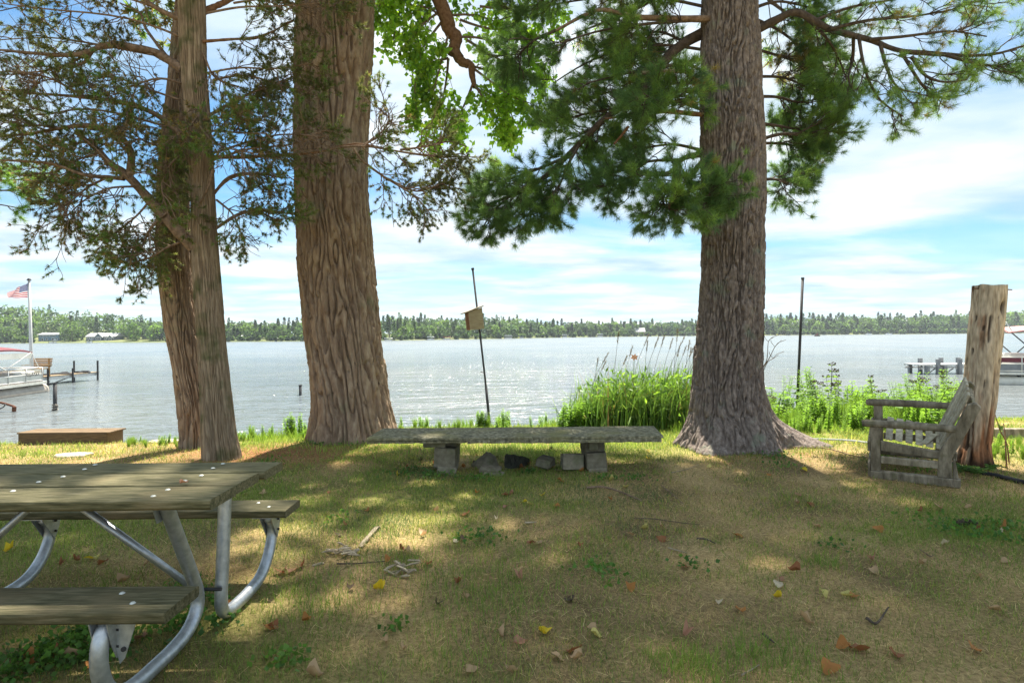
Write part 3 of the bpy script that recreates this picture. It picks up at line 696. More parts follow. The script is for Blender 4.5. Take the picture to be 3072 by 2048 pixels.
def build_juniper():
    Yd = 7.05
    base = P(668, 1375, Yd); base[2] = ground_z(base[0], base[1])
    t = thing('red_cedar_tree', 'red cedar with stringy fluted bark and bare tangled branches, nearer of the paired left trunks', 'tree', base)
    rows = [(1370, 617, 716), (1300, 612, 702), (1200, 607, 692), (1000, 595, 670), (760, 577, 650), (600, 577, 640), (480, 572, 635), (200, 546, 615), (0, 540, 612)]
    c = P(576, 0, Yd)
    trunk_mesh('trunk', rows, Yd, M['bark_juniper'], t, nu=260, bark=(30, 1.6, 0.5, 0.026, 0.22, 0.7), lobes=((-10, 0.25, 22), (190, 0.08, 20), (-85, -0.30, 14)), flare=0.03, flare_h=0.6, twist=0.1,
               top=[(c[0], Yd, 6.5, 0.11), (c[0] + 0.1, Yd, 9.2, 0.03)])
    def LP(pts, Y0, Y1, r0, r1, k=24, mat='bark_limb'):
        return limb_part(t, px_limb(pts, Y0, Y1, 0.04), r0, r1, M[mat], k, 8)
    LP([(585, 745), (520, 680), (440, 590), (385, 530), (330, 490), (285, 440), (230, 400)], 7.0, 6.8, 0.075, 0.020)
    LP([(388, 535), (394, 470), (380, 430), (330, 395), (250, 375), (100, 400), (0, 410)], 6.9, 6.7, 0.045, 0.010)
    LP([(550, 210), (470, 160), (400, 142), (330, 132), (230, 165), (100, 160), (0, 150)], 7.0, 6.7, 0.055, 0.012)
    LP([(340, 135), (280, 150), (250, 190), (180, 200)], 6.9, 6.9, 0.035, 0.010, 16)
    LP([(540, 400), (470, 345), (380, 310), (250, 292), (100, 280), (0, 270)], 7.0, 7.3, 0.035, 0.010)
    LP([(372, 535), (320, 532), (250, 524), (150, 490), (0, 480)], 6.9, 6.6, 0.030, 0.008)
    LP([(632, 470), (720, 472), (890, 462), (960, 455), (1070, 432), (1180, 452), (1300, 470), (1400, 470)], 7.0, 7.0, 0.024, 0.006, mat='bark_red')
    LP([(1060, 445), (1090, 485), (1150, 530), (1250, 590), (1290, 620)], 7.0, 7.1, 0.012, 0.004, 16)
    LP([(1080, 440), (1130, 415), (1165, 385), (1178, 350), (1165, 310)], 7.0, 6.9, 0.008, 0.003, 16)
    LP([(608, 125), (700, 118), (780, 112), (880, 60)], 7.0, 7.1, 0.020, 0.007, mat='bark_red')
    LP([(630, 345), (730, 290), (800, 260), (880, 230)], 7.1, 7.4, 0.020, 0.007)
    LP([(642, 580), (690, 530), (760, 520), (850, 535)], 7.05, 7.1, 0.020, 0.006)
    LP([(648, 685), (720, 640), (790, 632), (880, 642)], 7.05, 7.2, 0.020, 0.005)
    LP([(640, 510), (625, 560), (600, 610)], 6.9, 6.87, 0.022, 0.010, 10)
    LP([(600, 40), (680, 5), (760, -30)], 7.1, 7.3, 0.045, 0.012, mat='bark_red')
    LP([(545, 60), (470, 25), (400, -30)], 7.0, 6.9, 0.035, 0.015)
    LP([(520, 195), (440, 90), (420, 40), (360, 10)], 7.2, 7.3, 0.022, 0.008)
    rng = np.random.default_rng(5)
    def sp(l): return [px_limb(q, a, b, 0.12, rng) for q, a, b in l]
    left = sp([
        ([(440, 590), (385, 530), (330, 490), (285, 440), (230, 400)], 6.9, 6.7), ([(394, 470), (330, 395), (250, 375), (100, 400), (0, 410)], 6.9, 6.7),
        ([(470, 160), (330, 132), (230, 165), (100, 160), (-20, 150)], 7.0, 6.7), ([(460, 165), (300, 135), (150, 110), (0, 120)], 7.0, 7.2),
        ([(470, 345), (380, 310), (250, 292), (100, 280), (-20, 270)], 7.0, 7.3), ([(500, 380), (380, 345), (250, 320), (120, 350), (-20, 345)], 7.0, 6.6),
        ([(372, 535), (250, 524), (150, 490), (-20, 480)], 6.9, 6.6), ([(250, 290), (150, 230), (60, 220), (-40, 230)], 7.0, 7.0),
        ([(280, 150), (200, 200), (100, 220), (0, 215)], 6.9, 6.8), ([(360, 400), (250, 430), (130, 440), (0, 450)], 6.9, 7.1),
        ([(540, 110), (420, 60), (300, 40), (150, 30), (0, 10)], 7.0, 6.8), ([(470, 25), (350, -20), (200, -20), (50, -40)], 7.0, 7.2),
        ([(420, 560), (330, 560), (250, 600), (200, 650)], 6.9, 6.8), ([(330, 530), (260, 560), (220, 600), (150, 640)], 6.85, 6.6),
        ([(450, 600), (420, 640), (360, 690), (310, 720)], 6.9, 6.9), ([(500, 640), (450, 680), (430, 740), (390, 780)], 6.9, 7.0),
        ([(560, 720), (500, 740), (460, 770), (400, 790)], 7.0, 7.0), ([(300, 460), (220, 480), (150, 530), (150, 580)], 6.8, 6.9),
        ([(540, 300), (450, 270), (350, 230), (280, 230)], 7.0, 6.7), ([(545, 250), (480, 230), (420, 250), (350, 270)], 7.0, 6.6),
        ([(560, 420), (480, 440), (420, 420), (380, 380)], 6.9, 6.5), ([(560, 450), (500, 500), (480, 560), (500, 620)], 6.9, 6.6)])
    right = sp([
        ([(640, 470), (720, 472), (890, 462), (1000, 445)], 7.0, 7.0), ([(960, 455), (1070, 432), (1180, 452), (1300, 470), (1390, 460)], 7.0, 7.0),
        ([(1200, 450), (1280, 440), (1350, 420), (1400, 440)], 7.0, 7.1), ([(1150, 530), (1250, 580), (1300, 560), (1360, 540)], 7.0, 7.1), ([(1090, 485), (1150, 530), (1250, 590), (1290, 640)], 7.0, 7.1),
        ([(1080, 440), (1130, 415), (1175, 360), (1150, 300)], 7.0, 6.9), ([(640, 460), (760, 420), (850, 400), (960, 410)], 7.0, 6.7), ([(640, 480), (760, 440), (860, 440), (1000, 400)], 6.9, 6.7),
        ([(600, 400), (650, 390), (720, 400), (800, 400)], 6.8, 6.5), ([(600, 380), (640, 430), (700, 450), (760, 460)], 6.8, 6.4), ([(610, 360), (660, 350), (720, 370), (780, 360)], 6.9, 6.5),
        ([(608, 125), (700, 118), (780, 112), (890, 60)], 7.0, 7.1), ([(630, 345), (730, 290), (800, 260), (900, 230)], 7.1, 7.3), ([(620, 220), (720, 200), (820, 210), (940, 190)], 7.0, 7.0),
        ([(640, 240), (740, 220), (820, 250), (960, 290)], 7.1, 7.2), ([(642, 580), (690, 530), (760, 520), (870, 535)], 7.05, 7.1), ([(648, 685), (720, 640), (790, 632), (880, 642)], 7.05, 7.2),
        ([(650, 600), (700, 640), (720, 690), (730, 720)], 7.05, 7.1), ([(620, 40), (720, 20), (820, 20), (960, 10)], 7.0, 6.9), ([(700, 10), (820, -10), (940, 30), (1080, 40)], 7.0, 7.2),
        ([(560, 320), (520, 400), (500, 470), (520, 540)], 7.3, 7.3), ([(610, 300), (600, 340), (570, 380), (540, 420)], 6.85, 6.6), ([(610, 160), (640, 240), (720, 260), (800, 300)], 7.0, 7.3)])
    parts = [cedar_foliage(t, left, rng, nb=14, nt=8, per=5), cedar_foliage(t, right, rng, nb=13, nt=8, per=5, L=(0.25, 0.6))]
    V, F, C = merge(parts)
    np_mesh('crown', V, F, M['needle'], t, col=C, kind='stuff')
    up = []
    for z in np.arange(5.6, 9.2, 0.45):
        for k in range(5):
            a = rng.uniform(0, 6.28); Ln = np.interp(z, [5, 9.5], [2.6, 0.7]); p0 = np.array([c[0], Yd, z])
            up.append(np.array([p0, p0 + np.array([math.cos(a), math.sin(a), 0.3]) * Ln * 0.5, p0 + np.array([math.cos(a), math.sin(a), 0.3]) * Ln]))
    V, F, C = cedar_foliage(t, up, rng, nb=9, nt=5, per=3, L=(0.5, 0.9), nn=6, ln=(0.08, 0.14), w=0.03, carved=True)
    np_mesh('crown', V, F, M['needle'], t, col=C, kind='stuff')
build_juniper()

def build_rear_tree():
    Yd = 8.0
    base = P(580, 1338, Yd); base[2] = ground_z(base[0], base[1])
    t = thing('leaning_tree', 'leaning brown trunk with plated bark, behind the stringy red cedar trunk on the left', 'tree', base)
    rows = [(1330, 550, 640), (1200, 541, 630), (1100, 525, 612), (1000, 506, 594), (880, 488, 572), (765, 477, 563), (600, 478, 562), (480, 484, 565), (300, 505, 572), (150, 522, 590), (0, 535, 600)]
    c = P(568, 0, Yd)
    trunk_mesh('trunk', rows, Yd, M['bark_cotton'], t, nu=220, bark=(19, 1.5, 0.9, 0.060, 0.20, 0.28), lobes=((200, 0.1, 25), (-20, 0.15, 25)), flare=0.04, flare_h=0.3, twist=-0.1,
               top=[(c[0] + 0.1, Yd + 0.1, 7.0, 0.13), (c[0] + 0.1, Yd + 0.3, 10.5, 0.04)])
    rng = np.random.default_rng(11)
    up = []
    for z in np.arange(6.3, 10.4, 0.5):
        for k in range(4):
            a = rng.uniform(0, 6.28); Ln = np.interp(z, [6, 10.5], [2.6, 0.9]); p0 = np.array([c[0] + 0.1, Yd + 0.1, z])
            up.append(np.array([p0, p0 + np.array([math.cos(a), math.sin(a), 0.25]) * Ln * 0.5, p0 + np.array([math.cos(a), math.sin(a), 0.3]) * Ln]))
    V, F, C = cedar_foliage(t, up, rng, nb=9, nt=5, per=3, L=(0.5, 0.9), nn=6, ln=(0.08, 0.14), w=0.03, carved=True)
    np_mesh('crown', V, F, M['needle'], t, col=C, kind='stuff')
    # ivy-like sprays of cedar that clothe the trunk
    sp = [px_limb(q, a, b, 0.05, rng) for q, a, b in [
        ([(520, 330), (510, 400), (500, 480), (505, 560)], 7.75, 7.7), ([(540, 300), (545, 380), (540, 460), (545, 540)], 7.75, 7.7), ([(490, 460), (485, 560), (490, 650), (495, 720)], 7.7, 7.65),
        ([(540, 480), (545, 560), (540, 640), (520, 700)], 7.7, 7.65), ([(480, 700), (490, 760), (500, 800), (515, 830)], 7.7, 7.65)]]
    V, F, C = cedar_foliage(t, sp, rng, nb=14, nt=5, per=3, L=(0.10, 0.24))
    np_mesh('crown', V, F, M['needle'], t, col=C, kind='stuff')
build_rear_tree()

def build_edge_pine():
    base = np.array([-9.6, 8.6, ground_z(-9.6, 8.6)])
    t = thing('pine_tree', 'bright green pine bough reaching in at the left edge of the photo', 'tree', base)
    V, F = tube_np(np.array([[[base[0], base[1], base[2] - 0.1], [base[0], base[1], 4], [base[0], base[1], 9], [base[0], base[1], 12]]], float), np.array([[0.22, 0.17, 0.1, 0.03]]), 14)
    np_mesh('trunk', V, F, M['bark_pine'], t, smooth=True)
    rng = np.random.default_rng(8)
    limbs = [np.array([[base[0], base[1], 3.5], P(-120, 570, 8.4), P(20, 575, 8.3), P(120, 560, 8.2)]), np.array([[base[0], base[1], 3.3], P(-120, 600, 8.5), P(-10, 610, 8.4), P(60, 625, 8.3)]),
             np.array([[base[0], base[1], 3.6], P(-120, 540, 8.5), P(0, 545, 8.3), P(95, 535, 8.2)])]
    parts = [pine_foliage(t, limbs, rng, nb=16, nt=6, per=3, L=(0.18, 0.42), nn=40, pal=[(0.10, 0.20, 0.03), (0.14, 0.26, 0.04), (0.18, 0.30, 0.05), (0.08, 0.16, 0.03), (0.2, 0.15, 0.05)])]
    up = []
    for z in np.arange(4.5, 11.5, 0.8):
        for k in range(5):
            a = rng.uniform(0, 6.28); Ln = np.interp(z, [4, 12], [1.9, 0.5]); p0 = np.array([base[0], base[1], z])
            if z < 7 and math.cos(a) > 0: a += math.pi
            up.append(np.array([p0, p0 + np.array([math.cos(a), math.sin(a), 0.05]) * Ln * 0.5, p0 + np.array([math.cos(a), math.sin(a), 0.12]) * Ln]))
    parts.append(pine_foliage(t, up, rng, nb=8, nt=4, per=2, L=(0.4, 0.8), nn=14, needle=(0.12, 0.18), w=0.014))
    V, F, C = merge(parts)
    np_mesh('crown', V, F, M['needle'], t, col=C, kind='stuff')
build_edge_pine()

# ------------------------------------------------------------------ far shore
SH_PX = np.array([-900, 130, 430, 690, 1136, 1500, 1700, 2000, 2300, 2600, 2960, 3900.])
SH_D = np.array([310, 300, 290, 285, 272, 341, 425, 500, 490, 500, 505, 520.])
def shore_d(px): return np.interp(px, SH_PX, SH_D)
def far_xy(px, extra=0.0):
    d = shore_d(px) + extra
    return (px - CX) / FPX * d, d
def far_ground(px, extra):
    """height of the far land: rises from the lake, a wooded hill at the left and a low one at the right"""
    hill = 13 * np.exp(-((px + 150) / 420.0) ** 2) + 5 * np.exp(-((px - 3200) / 350.0) ** 2) + 2.0
    return WATER + 0.25 + 1.3 * sstep(2, 25, extra) + hill * sstep(18, 90, extra)
def build_far_shore():
    pxs = np.linspace(-900, 3900, 240); ex = np.array([-3, 0, 3, 8, 15, 25, 40, 60, 90, 140, 260, 600.])
    PX, EX = np.meshgrid(pxs, ex)
    D = shore_d(PX) + EX; X = (PX - CX) / FPX * D
    Z = far_ground(PX, EX); Z[0] = WATER - 1.0; Z[1] = WATER + 0.15
    V = np.stack([X, D, Z], -1).reshape(-1, 3); nx = len(pxs)
    i = np.arange(nx - 1)[None, :] + np.arange(len(ex) - 1)[:, None] * nx
    F = np.stack([i, i + 1, i + nx + 1, i + nx], -1).reshape(-1, 4)
    m = noise_mat('far_land', [(0.35, (0.06, 0.09, 0.03)), (0.55, (0.13, 0.15, 0.05)), (0.75, (0.22, 0.20, 0.09))], 0.06, (1, 1, 1), 5, 0.95, 0)
    o = np_mesh('far_shore', V, F, m, smooth=True); o['kind'] = 'structure'
build_far_shore()

def far_crown(rng, pos, h, wd, kind, col, n=150, card=1.0):
    """clumps of foliage for one far tree: kind 'round' or 'pine'"""
    if kind == 'round':
        u = unit(rng.normal(size=(n, 3))) * rng.uniform(0.55, 1, (n, 1)) ** 0.6
        lump = 1 + 0.28 * fbm(u * 1.9 + rng.uniform(0, 50, 3), 2)[:, None]
        c = u * lump * np.array([wd / 2, wd / 2, h * 0.49]) + np.array([0, 0, h * 0.47])
    else:
        z = rng.uniform(0.25, 1, n) ** 0.9
        a = rng.uniform(0, 6.28, n)
        lob = 0.75 + 0.45 * vnoise(np.stack([np.cos(a) * 1.3, np.sin(a) * 1.3, z * 7], 1) + rng.uniform(0, 50, 3))
        r = wd / 2 * (1.12 - z) ** 0.8 * lob * rng.uniform(0.25, 1, n) ** 0.5
        c = np.stack([r * np.cos(a), r * np.sin(a), h * (0.06 + 0.94 * z)], 1)
    c = c + pos
    d = unit(rng.normal(size=(n, 3))); s = unit(np.cross(d, rng.normal(size=(n, 3))))
    S = card * rng.uniform(0.5, 1.2, (n, 1))
    if kind == 'pine': d[:, 2] *= 0.5; s[:, 2] *= 0.5; S = S * 0.85
    V = np.stack([c - d * S * 0.6, c + s * S * 0.5, c + d * S * 0.7, c - s * S * 0.5], 1).reshape(-1, 3)
    F = np.arange(n * 4).reshape(-1, 4)
    C = np.repeat(col * (1 + 0.3 * rng.uniform(-1, 1, (n, 1))), 4, axis=0)
    return V, F, C
FARPAL = np.array([(0.065, 0.115, 0.045), (0.09, 0.15, 0.05), (0.11, 0.18, 0.055), (0.05, 0.09, 0.05), (0.075, 0.125, 0.06)])
def build_far_wood():
    rng = np.random.default_rng(77); L = []
    for row, (ex, hs, step) in enumerate([(3, 0.34, 9), (9, 0.82, 16), (22, 1.0, 14), (42, 1.08, 13), (75, 1.08, 14)]):
        for px in np.arange(-420, 3500, step):
            px = px + rng.uniform(-6, 6)
            if row == 0 and (105 < px < 500 or rng.random() < 0.2): continue
            if row == 1 and (105 < px < 480 or rng.random() < 0.25): continue
            if row == 2 and (112 < px < 185 or 252 < px < 352): continue
            e = ex + rng.uniform(-4, 6)
            x, d = far_xy(px, e)
            sc = np.interp(px, [-400, 600, 1136, 1700, 2300, 3400], [11.0, 9.8, 9.6, 11.0, 13.8, 14.8])
            pine = row > 0 and rng.random() < np.interp(px, [0, 900, 1000, 2100, 3100], [0.12, 0.2, 0.42, 0.35, 0.3])
            if px > 430 and px < 900: sc *= 0.84
            if 1560 < px < 2120: sc *= 0.85
            h = sc * hs * rng.uniform(0.78, 1.1) * (1.12 if pine else 0.95)
            wd = h * (0.42 if pine else rng.uniform(0.65, 0.9))
            z = float(far_ground(px, e))
            col = FARPAL[rng.integers(5)] * (0.75 if pine else 1.0) * rng.uniform(0.8, 1.2)
            if pine: col = col * np.array([0.85, 0.95, 1.1])
            L.append(far_crown(rng, np.array([x, d, z]), h, wd, 'pine' if pine else 'round', col, (90, 230, 230, 170, 150)[row], card=d / 300 * 0.95))
    V, F, C = merge(L)
    o = np_mesh('far_wood', V, F, M['leaf'], col=C)
    o['kind'] = 'stuff'; o['label'] = 'mixed green woods lining the far shore of the lake'; o['category'] = 'woods'
    # trees that stand out singly
    for name, label, px, ex, h, wd, kind, col in [
        ('pine_tree', 'tall dark pine with flat crown rising between the two houses on the far left shore', 213, 30, 12.5, 7.0, 'pine', (0.03, 0.06, 0.035)),
        ('broadleaf_tree', 'rounded green tree right of the blue house on the far shore', 216, 12, 7.6, 9.0, 'round', (0.06, 0.105, 0.035)),
        ('broadleaf_tree', 'tall light green tree right of the grey gabled house on the far shore', 402, 12, 9.8, 6.5, 'round', (0.09, 0.165, 0.04)),
        ('broadleaf_tree', 'pale green spreading tree just left of the leaning trunk on the far shore', 462, 12, 8.6, 8.2, 'round', (0.11, 0.19, 0.05)),
        ('broadleaf_tree', 'bright green tree at the left edge of the far shore behind the boat canopy', 22, 8, 8.0, 7.0, 'round', (0.10, 0.17, 0.05)),
        ('pine_tree', 'tall flat topped pine left of the bare metal pole on the far right shore', 2372, 30, 17.5, 9.0, 'pine', (0.035, 0.065, 0.04)),
        ('pine_tree', 'broad tall pine just right of the bare metal pole on the far right shore', 2440, 25, 17.5, 10.0, 'pine', (0.035, 0.065, 0.04)),
        ('pine_tree', 'lone rounded pine crown above the far right treeline', 2492, 25, 17.0, 8.0, 'pine', (0.035, 0.068, 0.04)),
        ('pine_tree', 'thin ragged pine top above the far treeline left of the dead stump', 2744, 25, 14.5, 4.0, 'pine', (0.045, 0.07, 0.045)),
        ('broadleaf_tree', 'light green rounded tree on far shore left of the nest box', 1210, 10, 6.6, 6.5, 'round', (0.10, 0.17, 0.045)),
        ('pine_tree', 'dark narrow pine on the far shore beside the big cottonwood trunk', 1168, 16, 9.6, 3.6, 'pine', (0.03, 0.06, 0.03))]:
        x, d = far_xy(px, ex); z = float(far_ground(px, ex))
        t = thing(name, label, 'tree', (x, d, z))
        V, F, C = far_crown(rng, np.array([x, d, z]), h, wd, kind, np.array(col), 330, card=d / 300 * 1.05)
        np_mesh('crown', V, F, M['leaf'], t, col=C, kind='stuff')
        V, F = tube_np(np.array([[[x, d, z - 0.3], [x, d, z + h * 0.5], [x, d, z + h * 0.9]]]), np.array([[0.25, 0.2, 0.05]]), 6)
        np_mesh('trunk', V, F, M['bark_dark'], t)
build_far_wood()

M['house_blue'] = noise_mat('house_blue', [(0.4, (0.10, 0.19, 0.30)), (0.6, (0.13, 0.23, 0.35))], 3, bump=0)
M['house_slate'] = noise_mat('house_slate', [(0.4, (0.07, 0.10, 0.13)), (0.6, (0.09, 0.12, 0.15))], 3, bump=0)
M['house_brown'] = noise_mat('house_brown', [(0.4, (0.16, 0.12, 0.09)), (0.6, (0.20, 0.15, 0.11))], 3, bump=0)
M['roof_grey'] = noise_mat('roof_grey', [(0.4, (0.32, 0.33, 0.34)), (0.6, (0.42, 0.42, 0.42))], 2, bump=0)
M['white_paint'] = noise_mat('white_paint', [(0.4, (0.70, 0.70, 0.68)), (0.6, (0.80, 0.80, 0.78))], 6, bump=0, rough=0.5)
M['glass'] = noise_mat('glass', [(0.4, (0.03, 0.04, 0.05)), (0.6, (0.05, 0.06, 0.07))], 3, bump=0, rough=0.1, spec=0.6)

def far_house(name, label, px0, px1, ex, wall_h, roof_h, matw, wins, upper=None, gables=(), depth=7.0):
    x0, d = far_xy(px0, ex); x1 = (px1 - CX) / FPX * d
    z = float(far_ground((px0 + px1) / 2, ex)) - 0.2
    xc = (x0 + x1) / 2; w = x1 - x0
    t = thing(name, label, 'house', (xc, d, z))
    MB().box((xc, d + depth / 2, z + wall_h / 2), (w, depth, wall_h)).build('wall', M[matw], t)
    e = 0.5
    MB().prism([(x0 - e, d - e, z + wall_h), (x0 - e, d + depth + e, z + wall_h), (x0 - e, d + depth / 2, z + wall_h + roof_h)], (w + 2 * e, 0, 0)).build('roof', M['roof_grey'], t)
    for g0, gw, gh in gables:
        gx = x0 + g0 * w
        MB().prism([(gx - gw / 2, d - 0.6, z + 0.1), (gx + gw / 2, d - 0.6, z + 0.1), (gx + gw / 2, d - 0.6, z + gh * 0.5), (gx, d - 0.6, z + gh), (gx - gw / 2, d - 0.6, z + gh * 0.5)], (0, 2.6, 0)).build('gable', M[matw], t)
        for s in (-1, 1):
            MB().prism([(gx, d - 0.75, z + gh + 0.25), (gx + s * (gw / 2 + 0.35), d - 0.75, z + gh * 0.5 + 0.0), (gx + s * (gw / 2 + 0.35), d - 0.75, z + gh * 0.5 - 0.25), (gx, d - 0.75, z + gh - 0.05)], (0, 3.2, 0)).build('gable_roof', M['white_paint'], t)
        f = MB().box((gx, d - 0.66, z + gh * 0.32), (gw * 0.62, 0.1, gh * 0.42)).build('window', M['white_paint'], t)
        for s in (-1, 0, 1):
            MB().box((gx + s * gw * 0.19, d - 0.73, z + gh * 0.32), (gw * 0.15, 0.05, gh * 0.34)).build('pane', M['glass'], f).location = -Vector(t.location) + Vector(t.location)
    for fx, fz, ww, hh in wins:
        xx = x0 + fx * w
        f = MB().box((xx, d - 0.06, z + fz), (ww, 0.12, hh)).build('window', M['white_paint'], t)
        MB().box((xx, d - 0.14, z + fz), (ww * 0.72, 0.05, hh * 0.75)).build('pane', M['glass'], f)
    return t
# sub-part parents sit at the thing's origin, so their meshes are already in the thing's frame
def fix_sub(o):
    for ch in o.children:
        for g in ch.children:
            g.location = -Vector(o.location)
h = far_house('lake_house', 'two storey blue house with grey roof on the far left shore', 115, 176, 14, 3.6, 1.0, 'house_blue', [(0.2, 1.0, 1.3, 1.5), (0.42, 1.2, 1.3, 0.9), (0.72, 1.1, 1.6, 1.5), (0.9, 1.2, 1.2, 1.0)] + [(0.10 + 0.073 * k, 2.9, 0.42, 1.0) for k in range(11)])
fix_sub(h)
h = far_house('lake_house', 'long grey roofed lake house with white trimmed gables on the far left shore', 259, 346, 14, 2.3, 1.9, 'house_slate', [(0.08, 1.2, 1.2, 1.2), (0.2, 1.2, 1.2, 1.2), (0.66, 1.2, 0.9, 1.4)], gables=((0.44, 3.9, 4.0), (0.84, 2.8, 3.0)))
fix_sub(h)
h = far_house('lake_house', 'low white roofed cabin on far shore between the cedar trunk and the cottonwood', 722, 742, 10, 1.8, 0.9, 'house_slate', [(0.3, 0.9, 0.8, 0.9), (0.7, 0.9, 0.8, 0.9)], depth=4)
fix_sub(h)
h = far_house('lake_house', 'brown house with steep grey roof on far shore left of the pine trunk', 1905, 1935, 14, 3.0, 3.4, 'house_brown', [(0.3, 1.4, 1.4, 1.4), (0.7, 1.4, 1.4, 1.4)])
fix_sub(h)
def far_boats():
    rng = np.random.default_rng(4)
    k = 0
    def lift(px, w, hgt, mat, label, ex=-4):
        x, d = far_xy(px, ex)
        t = thing('boat_lift', label, 'boat lift', (x, d, WATER))
        for s in (-1, 1):
            for q in (-1, 1):
                MB().box((x + s * w * 0.45, d + q * 1.2, WATER + hgt * 0.4), (0.12, 0.12, hgt * 0.8 + 0.6)).build('post', M['bark_dark'], t)
        MB().prism([(x - w / 2, d - 1.4, WATER + hgt * 0.8), (x + w / 2, d - 1.4, WATER + hgt * 0.8), (x + w / 2 * 0.8, d - 1.4, WATER + hgt), (x - w / 2 * 0.8, d - 1.4, WATER + hgt)], (0, 2.8, 0)).build('canopy', M[mat], t)
        MB().prism([(x - w * 0.45, d - 0.8, WATER - 0.1), (x + w * 0.4, d - 0.8, WATER - 0.1), (x + w * 0.48, d - 0.8, WATER + hgt * 0.42), (x - w * 0.45, d - 0.8, WATER + hgt * 0.38)], (0, 1.6, 0)).build('hull', M['white_paint'], t)
    lift(1165, 3.5, 1.3, 'white_paint', 'white boat lift on far shore nearest the cottonwood trunk')
    lift(1292, 3.4, 1.7, 'white_paint', 'white canopied boat lift on far shore left of the leaning nest box pole')
    lift(1340, 4.0, 1.6, 'house_red', 'red covered boat lift on far shore left of the leaning nest box pole')
    lift(1525, 5.0, 2.0, 'white_paint', 'wide white boat lift on far shore right of the leaning nest box pole')
    lift(1565, 2.6, 1.8, 'house_slate', 'small dark boat lift on far shore right of the nest box pole')
    lift(1694, 3.6, 2.2, 'white_paint', 'white boat lift on far shore midway between nest box and pine')
    lift(1800, 4.2, 2.4, 'white_paint', 'white boat lift on far shore above the tall grass')
    lift(158, 2.6, 1.6, 'house_slate', 'dark boat lift at far left shore below the blue house')
    lift(268, 1.7, 1.9, 'house_slate', 'dark covered boat lift below the long grey lake house')
    for px, dd, label in ((2605, 430, 'white fishing boat with standing angler far out at right'), (2665, 450, 'empty looking white fishing boat far out at right')):
        x = (px - CX) / FPX * dd
        t = thing('fishing_boat', label, 'boat', (x, dd, WATER))
        V = []
        ln, wd, hh = 4.6, 1.7, 0.9
        MB().prism([(x - ln * 0.5, dd - wd / 2, WATER - 0.1), (x + ln * 0.36, dd - wd / 2, WATER - 0.1), (x + ln * 0.5, dd - wd / 2, WATER + hh), (x - ln * 0.5, dd - wd / 2, WATER + hh * 0.9)], (0, wd, 0)).build('hull', M['white_paint'], t)
        MB().box((x - ln * 0.05, dd, WATER + hh + 0.25), (0.7, 1.0, 0.6)).build('console', M['house_slate'], t)
        MB().box((x - ln * 0.53, dd, WATER + 0.6), (0.35, 0.4, 1.0)).build('outboard_motor', M['bark_dark'], t)
        k += 1
M['house_red'] = noise_mat('house_red', [(0.4, (0.22, 0.05, 0.05)), (0.6, (0.28, 0.07, 0.07))], 3, bump=0)
far_boats()

def skin_person(name, label, pts, edges, radii, mat, head, loc, skin):
    """a small continuous figure grown over a posed skeleton"""
    me = bpy.data.meshes.new('body'); me.from_pydata([tuple(p) for p in pts], edges, [])
    o = bpy.data.objects.new('body', me); COL.objects.link(o)
    md = o.modifiers.new('skin', 'SKIN')
    for v, r in zip(me.skin_vertices[0].data, radii): v.radius = (r, r)
    me.skin_vertices[0].data[0].use_root = True
    s = o.modifiers.new('sub', 'SUBSURF'); s.levels = 1; s.render_levels = 1
    me.materials.append(mat)
    t = thing(name, label, 'person', loc)
    o.parent = t
    hb = bmesh.new(); bmesh.ops.create_icosphere(hb, subdivisions=2, radius=0.12)
    for v in hb.verts: v.co = Vector((v.co.x * 0.85, v.co.y, v.co.z * 1.15)) + Vector(head)
    hm = bpy.data.meshes.new('head'); hb.to_mesh(hm); hb.free(); hm.materials.append(skin)
    ho = bpy.data.objects.new('head', hm); COL.objects.link(ho); ho.parent = t
    return t
